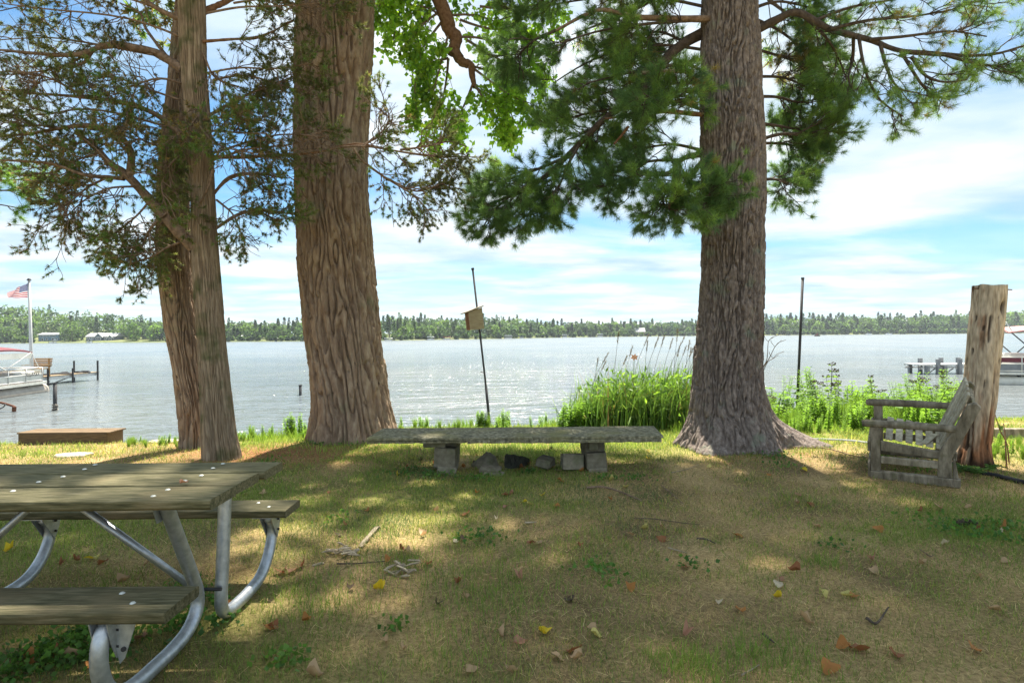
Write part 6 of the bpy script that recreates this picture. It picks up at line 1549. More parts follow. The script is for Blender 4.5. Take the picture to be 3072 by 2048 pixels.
def build_grass():
    rng = np.random.default_rng(101)
    n = 460000
    Y = rng.uniform(1.5, 10.3, n); X = rng.uniform(-1, 1, n) * (0.93 * Y + 0.5)
    d = Y - shore_y(X); ok = d < 0.15; X, Y = X[ok], Y[ok]; n = len(X)
    Z = ground_z(X, Y)
    g = green_mask(X, Y)
    patch = fbm(np.stack([X * 2.6, Y * 2.6, X * 0 + 9], -1), 3)
    isg = rng.random(n) < np.clip(0.30 + 0.70 * g + 0.6 * patch, 0.10, 0.95)
    bare = fbm(np.stack([X * 1.7 + 8, Y * 1.7, X * 0 + 2], -1), 3) < -0.22
    keep = ~(bare & (rng.random(n) < 0.6)); X, Y, Z, g, isg, patch = (q[keep] for q in (X, Y, Z, g, isg, patch)); n = len(X)
    root = np.stack([X, Y, Z - 0.003], 1)
    straw = pick([(0.49, 0.385, 0.175), (0.40, 0.305, 0.135), (0.30, 0.205, 0.10), (0.58, 0.47, 0.24), (0.20, 0.135, 0.08)], [3, 3, 2, 1.2, 1.5], n, rng=rng)
    nd = np.exp(-((X + 2.9) ** 2 / 1.6 + (Y - 7.4) ** 2 / 0.8)) + 0.8 * np.exp(-((X - 2.9) ** 2 / 0.8 + (Y - 6.8) ** 2 / 0.25))
    straw = np.where((rng.random(n) < nd)[:, None], np.array([0.34, 0.18, 0.08]), straw)
    grn = pick([(0.165, 0.23, 0.05), (0.215, 0.28, 0.055), (0.13, 0.195, 0.05), (0.28, 0.30, 0.065), (0.095, 0.155, 0.05)], [3, 3, 2, 2, 1], n, np.stack([X, Y, Z], 1) * 0.8, rng=rng)
    fresh = sstep(6.9, 7.6, Y)
    grn = grn * (1 + 0.35 * fresh[:, None])
    col = np.where(isg[:, None], grn, straw) * rng.uniform(0.6, 1.45, (n, 1))
    Ln = np.where(isg, rng.uniform(0.022, 0.060, n) * (1 + 0.5 * fresh), rng.uniform(0.015, 0.055, n))
    lean = np.where(isg, rng.uniform(0.1, 1.05, n), rng.uniform(0.85, 1.52, n))
    wid = np.where(isg, 0.0026, 0.0018) * np.clip(Y / 3.2, 0.8, 3.2) * rng.uniform(0.7, 1.3, n)
    az = rng.uniform(0, 6.283, n)
    for nm, sel, lab, cat in (('green_grass', isg, 'short green grass growing through the lawn', 'grass'), ('dry_thatch', ~isg, 'dry straw coloured grass and pine needles matted on the lawn', 'dry grass')):
        r = root[sel]
        if nm == 'dry_thatch': r = r + np.stack([0 * r[:, 0], 0 * r[:, 0], rng.uniform(0.002, 0.016, len(r))], 1)
        V, F4, F3, C = blades(r, Ln[sel], wid[sel], lean[sel], az[sel], col[sel], 0.5 if nm == 'green_grass' else 0.12, rng.uniform(0, 6.28, sel.sum()), rng)
        o = np_mesh(nm, V, F4 + F3, M['grass'], col=C, kind='stuff'); o['label'] = lab; o['category'] = cat
    # loose straws and fallen needles lying on top
    m = 9000; Ys = rng.uniform(1.6, 8.2, m); Xs = rng.uniform(-1, 1, m) * (0.93 * Ys + 0.4)
    k = rng.random(m) < 0.35 + 0.65 * (1 - green_mask(Xs, Ys)); Xs, Ys = Xs[k], Ys[k]; m = len(Xs)
    sc_ = pick([(0.62, 0.50, 0.27), (0.52, 0.38, 0.19), (0.40, 0.24, 0.12), (0.16, 0.10, 0.06)], [3, 3, 2, 1.5], m, rng=rng)
    V, F4, F3, C = blades(np.stack([Xs, Ys, ground_z(Xs, Ys) + rng.uniform(0.014, 0.028, m)], 1), rng.uniform(0.04, 0.10, m), np.full(m, 0.0028), rng.uniform(1.35, 1.6, m), rng.uniform(0, 6.28, m), sc_, 0.05, rng.uniform(0, 6.28, m), rng)
    o = np_mesh('loose_straw', V, F4 + F3, M['grass'], col=C, kind='stuff'); o['label'] = 'loose pale straws and brown needles strewn over the lawn'; o['category'] = 'straw'
    # fresh tufts in the foreground
    L_ = []
    for px, py, r, m in ((2020, 1990, .10, 220), (2090, 2000, .12, 260), (2330, 1985, .18, 420), (2240, 1960, .08, 140), (2130, 2040, .1, 180), (2470, 1690, .1, 260), (1200, 1700, .25, 600), (900, 1760, .2, 500), (1100, 1600, .2, 500), (1500, 1750, .3, 600), (1450, 1830, .25, 500), (2900, 1600, .25, 500), (2420, 1500, .3, 500), (1750, 1640, .3, 500), (980, 1830, .2, 400), (1350, 1960, .2, 400)):
        q = ground_pt(px, py)[:2] + rng.normal(size=(m, 2)) * r * 0.7
        L_.append(np.stack([q[:, 0], q[:, 1], ground_z(q[:, 0], q[:, 1]) - 0.003], 1))
    rt = np.concatenate(L_); m = len(rt)
    gc = pick([(0.17, 0.27, 0.05), (0.23, 0.33, 0.06), (0.14, 0.22, 0.05)], [2, 2, 1], m, rng=rng) * rng.uniform(0.7, 1.3, (m, 1))
    V, F4, F3, C = blades(rt, rng.uniform(0.03, 0.085, m), np.full(m, 0.003), rng.uniform(0.05, 0.8, m), rng.uniform(0, 6.28, m), gc, 0.6, rng.uniform(0, 6.28, m), rng)
    o = np_mesh('grass_tufts', V, F4 + F3, M['grass'], col=C, kind='stuff'); o['label'] = 'fresh green grass tufts scattered in the foreground lawn'; o['category'] = 'grass'
    # long bright grass on the bank
    n = 30000
    X = rng.uniform(-4.4, 9.5, n); Y = shore_y(X) + rng.uniform(-1.9, 0.05, n)
    w = np.where(X < 2.2, sstep(-1.3, -0.4, Y - shore_y(X)), sstep(-1.9, -1.4, Y - shore_y(X))) * sstep(-0.2, 0.1, fbm(np.stack([X * 1.3, Y * 1.3, X * 0 + 4], -1), 2) + 0.12)
    k = rng.random(n) < w; X, Y = X[k], Y[k]; n = len(X)
    k2 = ~((X > 5.4) & (Y > 8.6)); X, Y = X[k2], Y[k2]; n = len(X)
    col = pick([(0.20, 0.33, 0.04), (0.25, 0.38, 0.05), (0.15, 0.26, 0.04), (0.30, 0.38, 0.07)], [3, 3, 2, 1], n, rng=rng) * rng.uniform(0.8, 1.2, (n, 1))
    V, F4, F3, C = blades(np.stack([X, Y, ground_z(X, Y) - 0.01], 1), rng.uniform(0.07, 0.20, n), np.full(n, 0.007), rng.uniform(0.1, 0.6, n), rng.uniform(0, 6.28, n), col, 0.7, rng.uniform(0, 6.28, n), rng)
    o = np_mesh('bank_grass', V, F4 + F3, M['grass'], col=C, kind='stuff'); o['label'] = 'bright green grass along the edge of the bank'; o['category'] = 'grass'
    # low broad leaves (clover, plantain) in patches
    c = []
    for px, py, r, m in [(150, 1975, 0.16, 500), (60, 2010, 0.14, 300), (262, 1905, 0.12, 260), (300, 1960, 0.14, 260), (520, 1880, 0.12, 200), (560, 1830, 0.1, 120), (560, 1760, 0.12, 120), (640, 1890, 0.10, 90), (330, 1960, 0.1, 160), (850, 1990, 0.08, 120),
                         (1190, 1890, 0.06, 70), (1440, 1620, 0.16, 160), (1800, 1720, 0.15, 140), (1310, 1430, 0.2, 160), (1220, 1420, 0.2, 160), (1450, 1440, 0.15, 140), (1410, 1440, 0.1, 80), (1590, 1420, 0.08, 70), (1800, 1440, 0.12, 90), (1900, 1440, 0.15, 100),
                         (2320, 1370, 0.2, 160), (2350, 1400, 0.15, 90), (2830, 1580, 0.25, 260), (2960, 1610, 0.2, 200), (3000, 1580, 0.15, 140), (800, 1390, 0.15, 90), (640, 1800, 0.1, 90), (1020, 1560, 0.1, 60), (960, 1330, 0.25, 200), (1090, 1330, 0.3, 260), (2080, 1700, 0.1, 60), (2500, 1640, 0.1, 40),
                         (2720, 1370, 0.15, 220), (2660, 1395, 0.15, 160), (2760, 1420, 0.15, 120)]:
        p = ground_pt(px, py); q = rng.normal(size=(m, 2)) * r * 0.6
        xy = p[:2] + q; c.append(np.stack([xy[:, 0], xy[:, 1], ground_z(xy[:, 0], xy[:, 1]) + rng.uniform(0.012, 0.05, m)], 1))
    c = np.concatenate(c)
    k = rng.random(len(c)) < 0.6; c = c[k]
    col = pick([(0.07, 0.16, 0.04), (0.10, 0.20, 0.045), (0.13, 0.24, 0.05)], [3, 3, 2], len(c), c * 2, rng)
    V, F, C = leaves(c, 0.028, col, -0.05, rng=rng, aspect=0.9)
    o = np_mesh('ground_cover', V, F, M['leaf'], col=C, kind='stuff'); o['label'] = 'patches of clover and low broad leaves in the lawn'; o['category'] = 'ground cover'
build_grass()

def stem_leaves(mb_pts, n, size, aspect, droop, rng, col, t0=0.15, whorl=2, up=0.3):
    """paired pointed leaves up a stem; returns V,F,C"""
    pts = np.asarray(mb_pts); out = []
    for i in range(n):
        t = t0 + (1 - t0) * i / max(1, n - 1); q = t * (len(pts) - 1); k = min(int(q), len(pts) - 2); p = pts[k] + (pts[k + 1] - pts[k]) * (q - k)
        a0 = i * 1.6 + rng.uniform(-0.3, 0.3)
        for w in range(whorl):
            a = a0 + w * 2 * math.pi / whorl
            d = unit(np.array([math.cos(a), math.sin(a), up + rng.uniform(-0.2, 0.2)])); s = np.array([-math.sin(a), math.cos(a), 0.0])
            S = size * (1.1 - 0.55 * t) * rng.uniform(0.75, 1.2)
            mid = p + d * S * 0.5 + np.array([0, 0, 0.02 * S]); tip = p + d * S + np.array([0, 0, -droop * S])
            fold = np.array([0, 0, 0.10 * S])
            out.append(np.stack([p, mid + s * S * aspect / 2 + fold, tip, mid - s * S * aspect / 2 + fold]))
    V = np.concatenate(out); m = len(out); b = np.arange(m)[:, None] * 4
    F = np.concatenate([b + [0, 1, 2], b + [0, 2, 3]], 1).reshape(-1, 3)
    C = np.repeat(np.array(col) * (1 + 0.3 * rng.uniform(-1, 1, (m, 1))), 4, axis=0)
    return V, F, C
M['stem'] = noise_mat('stem', [(0.3, (0.10, 0.16, 0.04)), (0.7, (0.16, 0.22, 0.06))], 20, bump=0)
M['dry_stem'] = noise_mat('dry_stem', [(0.3, (0.08, 0.06, 0.04)), (0.7, (0.16, 0.12, 0.08))], 20, bump=0)
M['petal'] = noise_mat('petal', [(0.3, (0.75, 0.22, 0.02)), (0.7, (0.85, 0.34, 0.04))], 20, bump=0, rough=0.5)
M['white_petal'] = noise_mat('white_petal', [(0.3, (0.60, 0.60, 0.52)), (0.7, (0.75, 0.75, 0.68))], 20, bump=0)

def weed_proto(kind, seed):
    rng = np.random.default_rng(seed)
    t = thing('leafy_weed', 'x', 'weed')
    if kind == 'forb':
        for k in range(4):
            a = rng.uniform(0, 6.28); hgt = rng.uniform(0.7, 1.0)
            p = curve([(0.03 * math.cos(a), 0.03 * math.sin(a), -0.02), (0.07 * math.cos(a), 0.07 * math.sin(a), hgt * 0.5), (0.12 * math.cos(a) + 0.03, 0.12 * math.sin(a), hgt)], 7)
            MB().tube(p, [0.006, 0.003], 4).build('stem', M['stem'], t)
            V, F, C = stem_leaves(p, 15, 0.19, 0.34, 0.22, rng, (0.165, 0.29, 0.045))
            np_mesh('leaf_spray', V, F, M['leaf'], t, col=C, kind='stuff')
    elif kind == 'tall':
        for k in range(3):
            a = rng.uniform(0, 6.28)
            p = curve([(0.03 * math.cos(a), 0.03 * math.sin(a), -0.02), (0.05 * math.cos(a), 0.05 * math.sin(a), 0.5), (0.10 * math.cos(a) + 0.06, 0.08 * math.sin(a), 1.0)], 7)
            MB().tube(p, [0.005, 0.0025], 4).build('stem', M['stem'], t)
            V, F, C = stem_leaves(p, 24, 0.12, 0.18, 0.1, rng, (0.15, 0.27, 0.05), up=0.6)
            np_mesh('leaf_spray', V, F, M['leaf'], t, col=C, kind='stuff')
    elif kind == 'broad':
        for k in range(14):
            a = rng.uniform(0, 6.28); hh = rng.uniform(0.3, 0.9); r = rng.uniform(0.05, 0.35)
            p = curve([(0, 0, -0.02), (r * 0.5 * math.cos(a), r * 0.5 * math.sin(a), hh * 0.7), (r * math.cos(a), r * math.sin(a), hh)], 6)
            MB().tube(p, [0.007, 0.004], 4).build('stem', M['stem'], t)
            S = rng.uniform(0.13, 0.24); nk = 10
            d = unit(np.array([math.cos(a), math.sin(a), rng.uniform(-0.5, 0.3)])); sx = unit(np.cross(d, [0, 0, 1.0])); nn = np.cross(sx, d)
            rim = []
            for q in range(nk):
                b = 2 * math.pi * q / nk; rr = S * (0.5 - 0.14 * math.cos(b)) * rng.uniform(0.9, 1.1)
                rim.append(p[-1] + d * (S * 0.35 - rr * math.cos(b) * 1.1) + sx * rr * math.sin(b) + nn * (0.10 * S * math.cos(2 * b) + rng.uniform(-0.02, 0.02)))
            V = np.vstack([[p[-1] + d * S * 0.3], rim]); F = np.array([[0, 1 + q, 1 + (q + 1) % nk] for q in range(nk)])
            C = np.tile(np.array([[0.13, 0.24, 0.045]]) * rng.uniform(0.7, 1.25), (nk + 1, 1)) * rng.uniform(0.85, 1.15, (nk + 1, 1))
            np_mesh('leaf', V, F, M['leaf'], t, col=C)
    elif kind == 'grass':
        n = 160
        V, F4, F3, C = blades(np.stack([rng.normal(size=n) * 0.05, rng.normal(size=n) * 0.05, 0 * np.ones(n)], 1), rng.uniform(0.5, 1.0, n), np.full(n, 0.012), rng.uniform(0.05, 0.5, n), rng.uniform(0, 6.28, n), pick([(0.20, 0.33, 0.045), (0.25, 0.38, 0.055), (0.16, 0.26, 0.045)], [1, 1, 1], n, rng=rng), 0.8, rng.uniform(0, 6.28, n), rng)
        np_mesh('blade_tuft', V, F4 + F3, M['grass'], t, col=C, kind='stuff')
    elif kind == 'umbel':
        for k in range(3):
            a = rng.uniform(0, 6.28); hh = rng.uniform(0.75, 1.0)
            p = curve([(0, 0, -0.02), (0.04 * math.cos(a), 0.04 * math.sin(a), hh * 0.6), (0.1 * math.cos(a), 0.1 * math.sin(a), hh)], 6)
            MB().tube(p, [0.005, 0.003], 4).build('stem', M['dry_stem'], t)
            m = MB()
            for q in range(12):
                b = rng.uniform(0, 6.28); e = p[-1] + np.array([0.055 * math.cos(b), 0.055 * math.sin(b), 0.04 + rng.uniform(-0.02, 0.02)])
                m.tube([p[-1], e], 0.0025, 3); m.box(e, (0.016, 0.016, 0.012))
            m.build('seed_head', M['dry_stem'], t)
            V, F, C = stem_leaves(p, 8, 0.14, 0.3, 0.3, rng, (0.12, 0.2, 0.05))
            np_mesh('leaf_spray', V, F, M['leaf'], t, col=C, kind='stuff')
    return t
def build_weeds():
    rng = np.random.default_rng(55)
    protos = {k: [weed_proto(k, 10 + i * 7 + j) for j in range(2)] for i, k in enumerate(('forb', 'tall', 'broad', 'grass', 'umbel'))}
    used = set()
    TXT = {'forb': 'bushy green leafy weed', 'tall': 'slim upright weed', 'broad': 'large leaved green weed', 'grass': 'tuft of tall green grass', 'umbel': 'dried brown umbel weed'}
    CAT = {'forb': 'weed', 'tall': 'weed', 'broad': 'weed', 'grass': 'grass tuft', 'umbel': 'weed'}
    NM = {'forb': 'leafy_weed', 'tall': 'slim_weed', 'broad': 'broad_leaf_weed', 'grass': 'grass_tuft', 'umbel': 'umbel_weed'}
    def put(kind, px, Y, h, where, grp):
        x = (px - CX) / FPX * Y
        if Y > shore_y(x) + 0.1: Y = float(shore_y(x)) + 0.05; x = (px - CX) / FPX * Y
        p = protos[kind][rng.integers(2)]
        if id(p) in used: o = copy_tree(p)
        else: o = p; used.add(id(p))
        o.name = NM[kind]
        o.location = (x, Y, float(ground_z(x, Y))); o.rotation_euler = (0, 0, rng.uniform(0, 6.28)); o.scale = (h, h, h)
        o['label'] = TXT[kind] + ' ' + where; o['group'] = TXT[kind] + ' ' + grp; o['category'] = CAT[kind]
    def RZ(px):
        for lim, a in ((2350, 'tight against the right side of the pine trunk'), (2440, 'around the foot of the bare metal pole'), (2540, 'just right of the bare metal pole'), (2650, 'on the bank left of the wooden armchair'), (9999, 'on the bank behind the wooden armchair')):
            if px < lim: return a, a
    for i in range(150):
        px = rng.uniform(2270, 2900); Y = rng.uniform(8.05, 10.2)
        h = np.interp(Y, [8.05, 8.8, 10], [0.22, 0.45, 0.62]) * rng.uniform(0.8, 1.25)
        kind = rng.choice(['forb', 'forb', 'tall', 'tall', 'grass', 'grass', 'umbel' if Y > 9 else 'forb', 'broad' if Y > 8.6 else 'forb'])
        if kind == 'umbel': h *= 1.25
        if kind == 'tall': h *= 1.1
        put(kind, px, Y, h, *RZ(px))
    for px, Y, h, kind in ((2385, 9.4, 0.72, 'broad'), (2350, 9.0, 0.6, 'broad'), (2490, 9.6, 0.95, 'umbel'), (2515, 9.4, 0.8, 'umbel'), (2440, 9.6, 0.9, 'tall'), (2420, 9.5, 0.85, 'tall'), (2620, 9.4, 0.75, 'umbel'), (2760, 9.0, 0.70, 'broad'), (2800, 8.8, 0.72, 'broad'), (2740, 8.6, 0.55, 'forb'), (2780, 8.4, 0.5, 'forb'), (2700, 8.8, 0.65, 'tall'), (2770, 9.2, 0.8, 'tall'), (2840, 9.0, 0.75, 'tall')):
        put(kind, px, Y, h, *RZ(px))
    Lw = ('at the foot of the tall grass left of the pine', 'left of the pine')
    for i in range(38):
        put(rng.choice(['forb', 'forb', 'tall', 'broad']), rng.uniform(1680, 1800), rng.uniform(8.8, 9.9), rng.uniform(0.30, 0.52), *Lw)
    Cw = ('along the bank edge behind the slab bench', 'behind the bench')
    for i in range(46):
        put(rng.choice(['forb', 'grass', 'forb']), rng.uniform(1190, 1700), rng.uniform(9.2, 9.95), rng.uniform(0.10, 0.26), *Cw)
    for px in (1435, 1440, 1450, 1510, 1518): put('forb', px, 9.5, 0.32, *Cw)
    Bw = ('on the bank between the cedar and the cottonwood', 'left of the cottonwood')
    for i in range(42):
        put(rng.choice(['forb', 'forb', 'grass']), rng.uniform(700, 945), rng.uniform(8.5, 9.15), rng.uniform(0.10, 0.26), *Bw)
    for px in (860, 870, 880, 900): put('forb', px, 8.9, 0.36, *Bw)
    Fw = ('at the water edge left of the paired trunks', 'left of the cedar')
    for i in range(26):
        put(rng.choice(['forb', 'grass', 'grass']), rng.uniform(380, 560), rng.uniform(8.0, 8.5), rng.uniform(0.08, 0.18), *Fw)
    Ew = ('beyond the dead stump at the right', 'right of the stump')
    for i in range(26):
        put(rng.choice(['forb', 'grass', 'grass']), rng.uniform(2960, 3120), rng.uniform(6.6, 7.6), rng.uniform(0.10, 0.22), *Ew)
build_weeds()

def tall_grass():
    rng = np.random.default_rng(66)
    spots = [(1790, 9.2, 0.95, 'leftmost clump of the tall arching grass beside the pine'), (1860, 9.0, 1.15, 'tall arching grass clump below the orange lily flower'), (1930, 9.2, 1.15, 'middle clump of tall arching grass leaning towards the pine'), (2000, 9.0, 1.10, 'dense tall grass clump just left of the pine trunk'), (2065, 9.3, 1.20, 'tall grass clump partly hidden behind the pine trunk')]
    for px, Y, h, lab in spots:
        x = (px - CX) / FPX * Y; z = float(ground_z(x, Y))
        t = thing('tall_grass_clump', lab, 'tall grass', (x, Y, z), 'tall grass clumps left of the pine')
        n = 620
        root = np.stack([x + rng.normal(size=n) * 0.21, Y + rng.normal(size=n) * 0.18, np.full(n, z - 0.02)], 1)
        az = rng.normal(size=n) * 1.5 + 0.1
        Ln = rng.uniform(0.45, 1.0, n) * h
        col = pick([(0.13, 0.24, 0.045), (0.17, 0.28, 0.05), (0.22, 0.33, 0.06), (0.09, 0.17, 0.04), (0.30, 0.20, 0.08)], [3, 3, 2, 2, 0.5], n, rng=rng) * rng.uniform(0.8, 1.2, (n, 1))
        lean = rng.uniform(0.05, 0.85, n) ** 1.1
        V, F4, F3, C = blades(root, Ln, rng.uniform(0.009, 0.024, n), lean, az, col, 1.0, rng.uniform(0, 6.28, n), rng)
        np_mesh('blade_tuft', V, F4 + F3, M['grass'], t, col=C, kind='stuff')
        # broad weed leaves mixed into the clump
        cl = np.stack([x + rng.normal(size=260) * 0.2, Y + rng.normal(size=260) * 0.18, z + rng.uniform(0.05, 0.75, 260) * h], 1)
        V, F, C = leaves(cl, 0.11, pick([(0.15, 0.27, 0.045), (0.20, 0.33, 0.05), (0.10, 0.19, 0.04)], [2, 2, 1], 260, rng=rng), 0.1, rng=rng, aspect=0.3)
        np_mesh('leaf_spray', V, F, M['leaf'], t, col=C, kind='stuff')
        for k in range(4):
            p0 = np.array([x + rng.normal() * 0.15, Y + rng.normal() * 0.1, z]); hh = h * rng.uniform(1.0, 1.28)
            p = curve([p0, p0 + [0.06, 0, hh * 0.6], p0 + [0.20 + rng.normal() * 0.08, 0.02, hh]], 8)
            MB().tube(p, [0.004, 0.002], 4).build('seed_stalk', M['dry_stem'], t)
            V, F, C = tufts(np.array([p[-1] + (p[-2] - p[-1]) * q for q in np.linspace(0, 1.0, 10)]), np.tile(unit(p[-1] - p[-2])[None], (10, 1)), 5, 0.03, 0.06, 0.006, 0.35, np.tile([[0.14, 0.11, 0.07]], (10, 1)), rng=rng)
            np_mesh('seed_head', V, F, M['grass'], t, col=C, kind='stuff')
    # day lilies
    for (px, py, Y, lab) in ((1903, 1071, 8.95, 'orange day lily flower above the tall grass'), (2276, 1040, 8.6, 'orange day lily flower peeping out right of the pine trunk')):
        c = P(px, py, Y); g = float(ground_z(c[0] - 0.05, Y))
        t = thing('day_lily', lab, 'flower', (c[0] - 0.05, Y, g))
        MB().tube(curve([(c[0] - 0.05, Y, g), (c[0] - 0.03, Y, (g + c[2]) / 2), c], 8), [0.006, 0.004], 5).build('stem', M['stem'], t)
        for k in range(6):
            a = k * math.pi / 3 + 0.3; e = np.array([math.cos(a), -0.35, math.sin(a) * 0.9]); s = np.array([-math.sin(a), 0, math.cos(a)])
            V = np.array([c, c + e * 0.03 + s * 0.014, c + e * 0.062 + [0, 0.02, 0], c + e * 0.03 - s * 0.014])
            np_mesh('petal', V, np.array([[0, 1, 2], [0, 2, 3]]), M['petal'], t)
    # bare stalks right of the pine trunk
    for pts, lab in (([(2275, 1135), (2300, 1080), (2305, 1025), (2320, 1012)], 'thin bare dry stalk with hooked tip right of the pine trunk'), ([(2275, 1140), (2310, 1070), (2325, 1040), (2345, 1020)], 'forked bare dry stalk nearest the metal pole, right of the pine trunk'), ([(2282, 1150), (2300, 1090), (2320, 1075), (2335, 1065)], 'lowest bare dry stalk right of the pine trunk')):
        p = [P(a, b, 8.8) for a, b in pts]; g = p[0].copy(); g[2] = float(ground_z(g[0], 8.8)); g[0] -= 0.08
        t = thing('dry_stalk', lab, 'stalk', g)
        MB().tube(curve([g] + p, 16), [0.008, 0.003], 5).build('stem', M['dry_stem'], t)
        q = p[2]
        for s in (-1, 1):
            MB().tube(curve([q, q + [0.05 * s, 0, 0.06], q + [0.11 * s + 0.05, 0, 0.10]], 6), 0.0035, 4).build('side_twig', M['dry_stem'], t)
    # saplings at the far right
    for pts, lab in (([(3028, 1392), (3020, 1330), (3000, 1290), (2982, 1232)], 'thin bent sapling twig rising right of the dead stump'), ([(3020, 1405), (3017, 1340), (3015, 1300), (3010, 1270)], 'thin straight sapling twig right of the dead stump')):
        b = ground_pt(*pts[0]); p = [P(a, c, b[1] + 0.15 * i / 3) for i, (a, c) in enumerate(pts)]; p[0] = b
        t = thing('sapling_twig', lab, 'sapling', b)
        MB().tube(curve(p, 14), [0.008, 0.004], 5).build('stem', M['bark_red'], t)
        V, F, C = leaves(np.array(p[1:]) + RNG.normal(size=(3, 3)) * 0.02, 0.05, np.tile([[0.12, 0.2, 0.05]], (3, 1)), 0.2)
        np_mesh('leaf_spray', V, F, M['leaf'], t, col=C)
    # ferns at the foot of the stump
    for i, (px, py, lab) in enumerate(((2882, 1418, 'small fern at the left foot of the dead stump'), (2925, 1425, 'small fern in front of the dead stump'), (2965, 1412, 'small fern at the right foot of the dead stump'))):
        b = ground_pt(px, py); t = thing('fern', lab, 'fern', b)
        for k in range(7):
            a = rng.uniform(0, 6.28); L_ = rng.uniform(0.10, 0.18)
            p = curve([b, b + [L_ * 0.5 * math.cos(a), L_ * 0.5 * math.sin(a), 0.07], b + [L_ * math.cos(a), L_ * math.sin(a), 0.05]], 8)
            MB().tube(p, [0.003, 0.0015], 3).build('stem', M['stem'], t)
            V, F, C = stem_leaves(p, 9, 0.05, 0.3, 0.1, rng, (0.07, 0.16, 0.04), up=0.1)
            np_mesh('frond', V, F, M['leaf'], t, col=C, kind='stuff')
    # green sprig in front of the right bench stack
    b = ground_pt(1742, 1402); t = thing('sprig', 'small dark leafy sprig by the right stack of bench blocks', 'sprig', b)
    for e in ((0.02, -0.02, 0.13), (-0.06, -0.03, 0.16), (0.05, -0.04, 0.10)):
        p = curve([b, b + np.array(e) * 0.6, b + np.array(e)], 6)
        MB().tube(p, [0.005, 0.003], 4).build('stem', M['bark_dark'], t)
        V, F, C = stem_leaves(p, 7, 0.05, 0.35, 0.2, rng, (0.06, 0.13, 0.04)); np_mesh('leaf_spray', V, F, M['leaf'], t, col=C, kind='stuff')
tall_grass()

# ------------------------------------------------------------------ fallen leaves, sticks
LC = {'y': ((0.62, 0.47, 0.03), 'yellow'), 'o': ((0.38, 0.17, 0.05), 'orange'), 'b': ((0.26, 0.11, 0.05), 'brown'), 't': ((0.42, 0.29, 0.17), 'tan'), 'p': ((0.38, 0.20, 0.13), 'pinkish brown'), 'd': ((0.09, 0.06, 0.04), 'dark brown'), 'w': ((0.55, 0.47, 0.34), 'pale cream'), 'l': ((0.52, 0.46, 0.16), 'pale yellow')}
def leaf_mesh(seed, curl, col):
    """heart shaped leaf blade with a short stalk, curled"""
    rng = np.random.default_rng(seed)
    out = [(0.0, 0.0), (0.10, 0.42), (0.32, 0.50), (0.58, 0.36), (0.80, 0.17), (1.0, 0.0)]
    V = []; n = len(out)
    tw = rng.uniform(-0.5, 0.5)
    def bendp(x, y):
        z = curl * (y * y * 2.4) + curl * 0.5 * (x - 0.5) ** 2 * 1.5 + 0.05 * rng.normal() + tw * x * y
        return (x - 0.5, y * (1 - 0.35 * curl), z)
    mid = [bendp(x, 0) for x, _ in out]; R = [bendp(x, y * rng.uniform(0.85, 1.1)) for x, y in out]; L_ = [bendp(x, -y * rng.uniform(0.85, 1.1)) for x, y in out]
    V = mid + R + L_; F = []
    for i in range(n - 1):
        F += [(i, i + 1, n + i + 1, n + i), (i, 2 * n + i, 2 * n + i + 1, i + 1)]
    b = len(V)
    V += [(-0.5, -0.012, 0.0), (-0.5, 0.012, 0.0), (-0.85, 0.03 * rng.normal(), 0.08 * rng.random()), ]
    F.append((b, b + 1, b + 2))
    V = np.array(V); V[:, 2] -= V[:, 2].min()
    C = np.tile(np.array(col), (len(V), 1)) * rng.uniform(0.85, 1.15, (len(V), 1))
    me_o = np_mesh('fallen_leaf', V, [np.array([f for f in F if len(f) == 4]), np.array([f for f in F if len(f) == 3])], M['dry_leaf'], col=C)
    return me_o
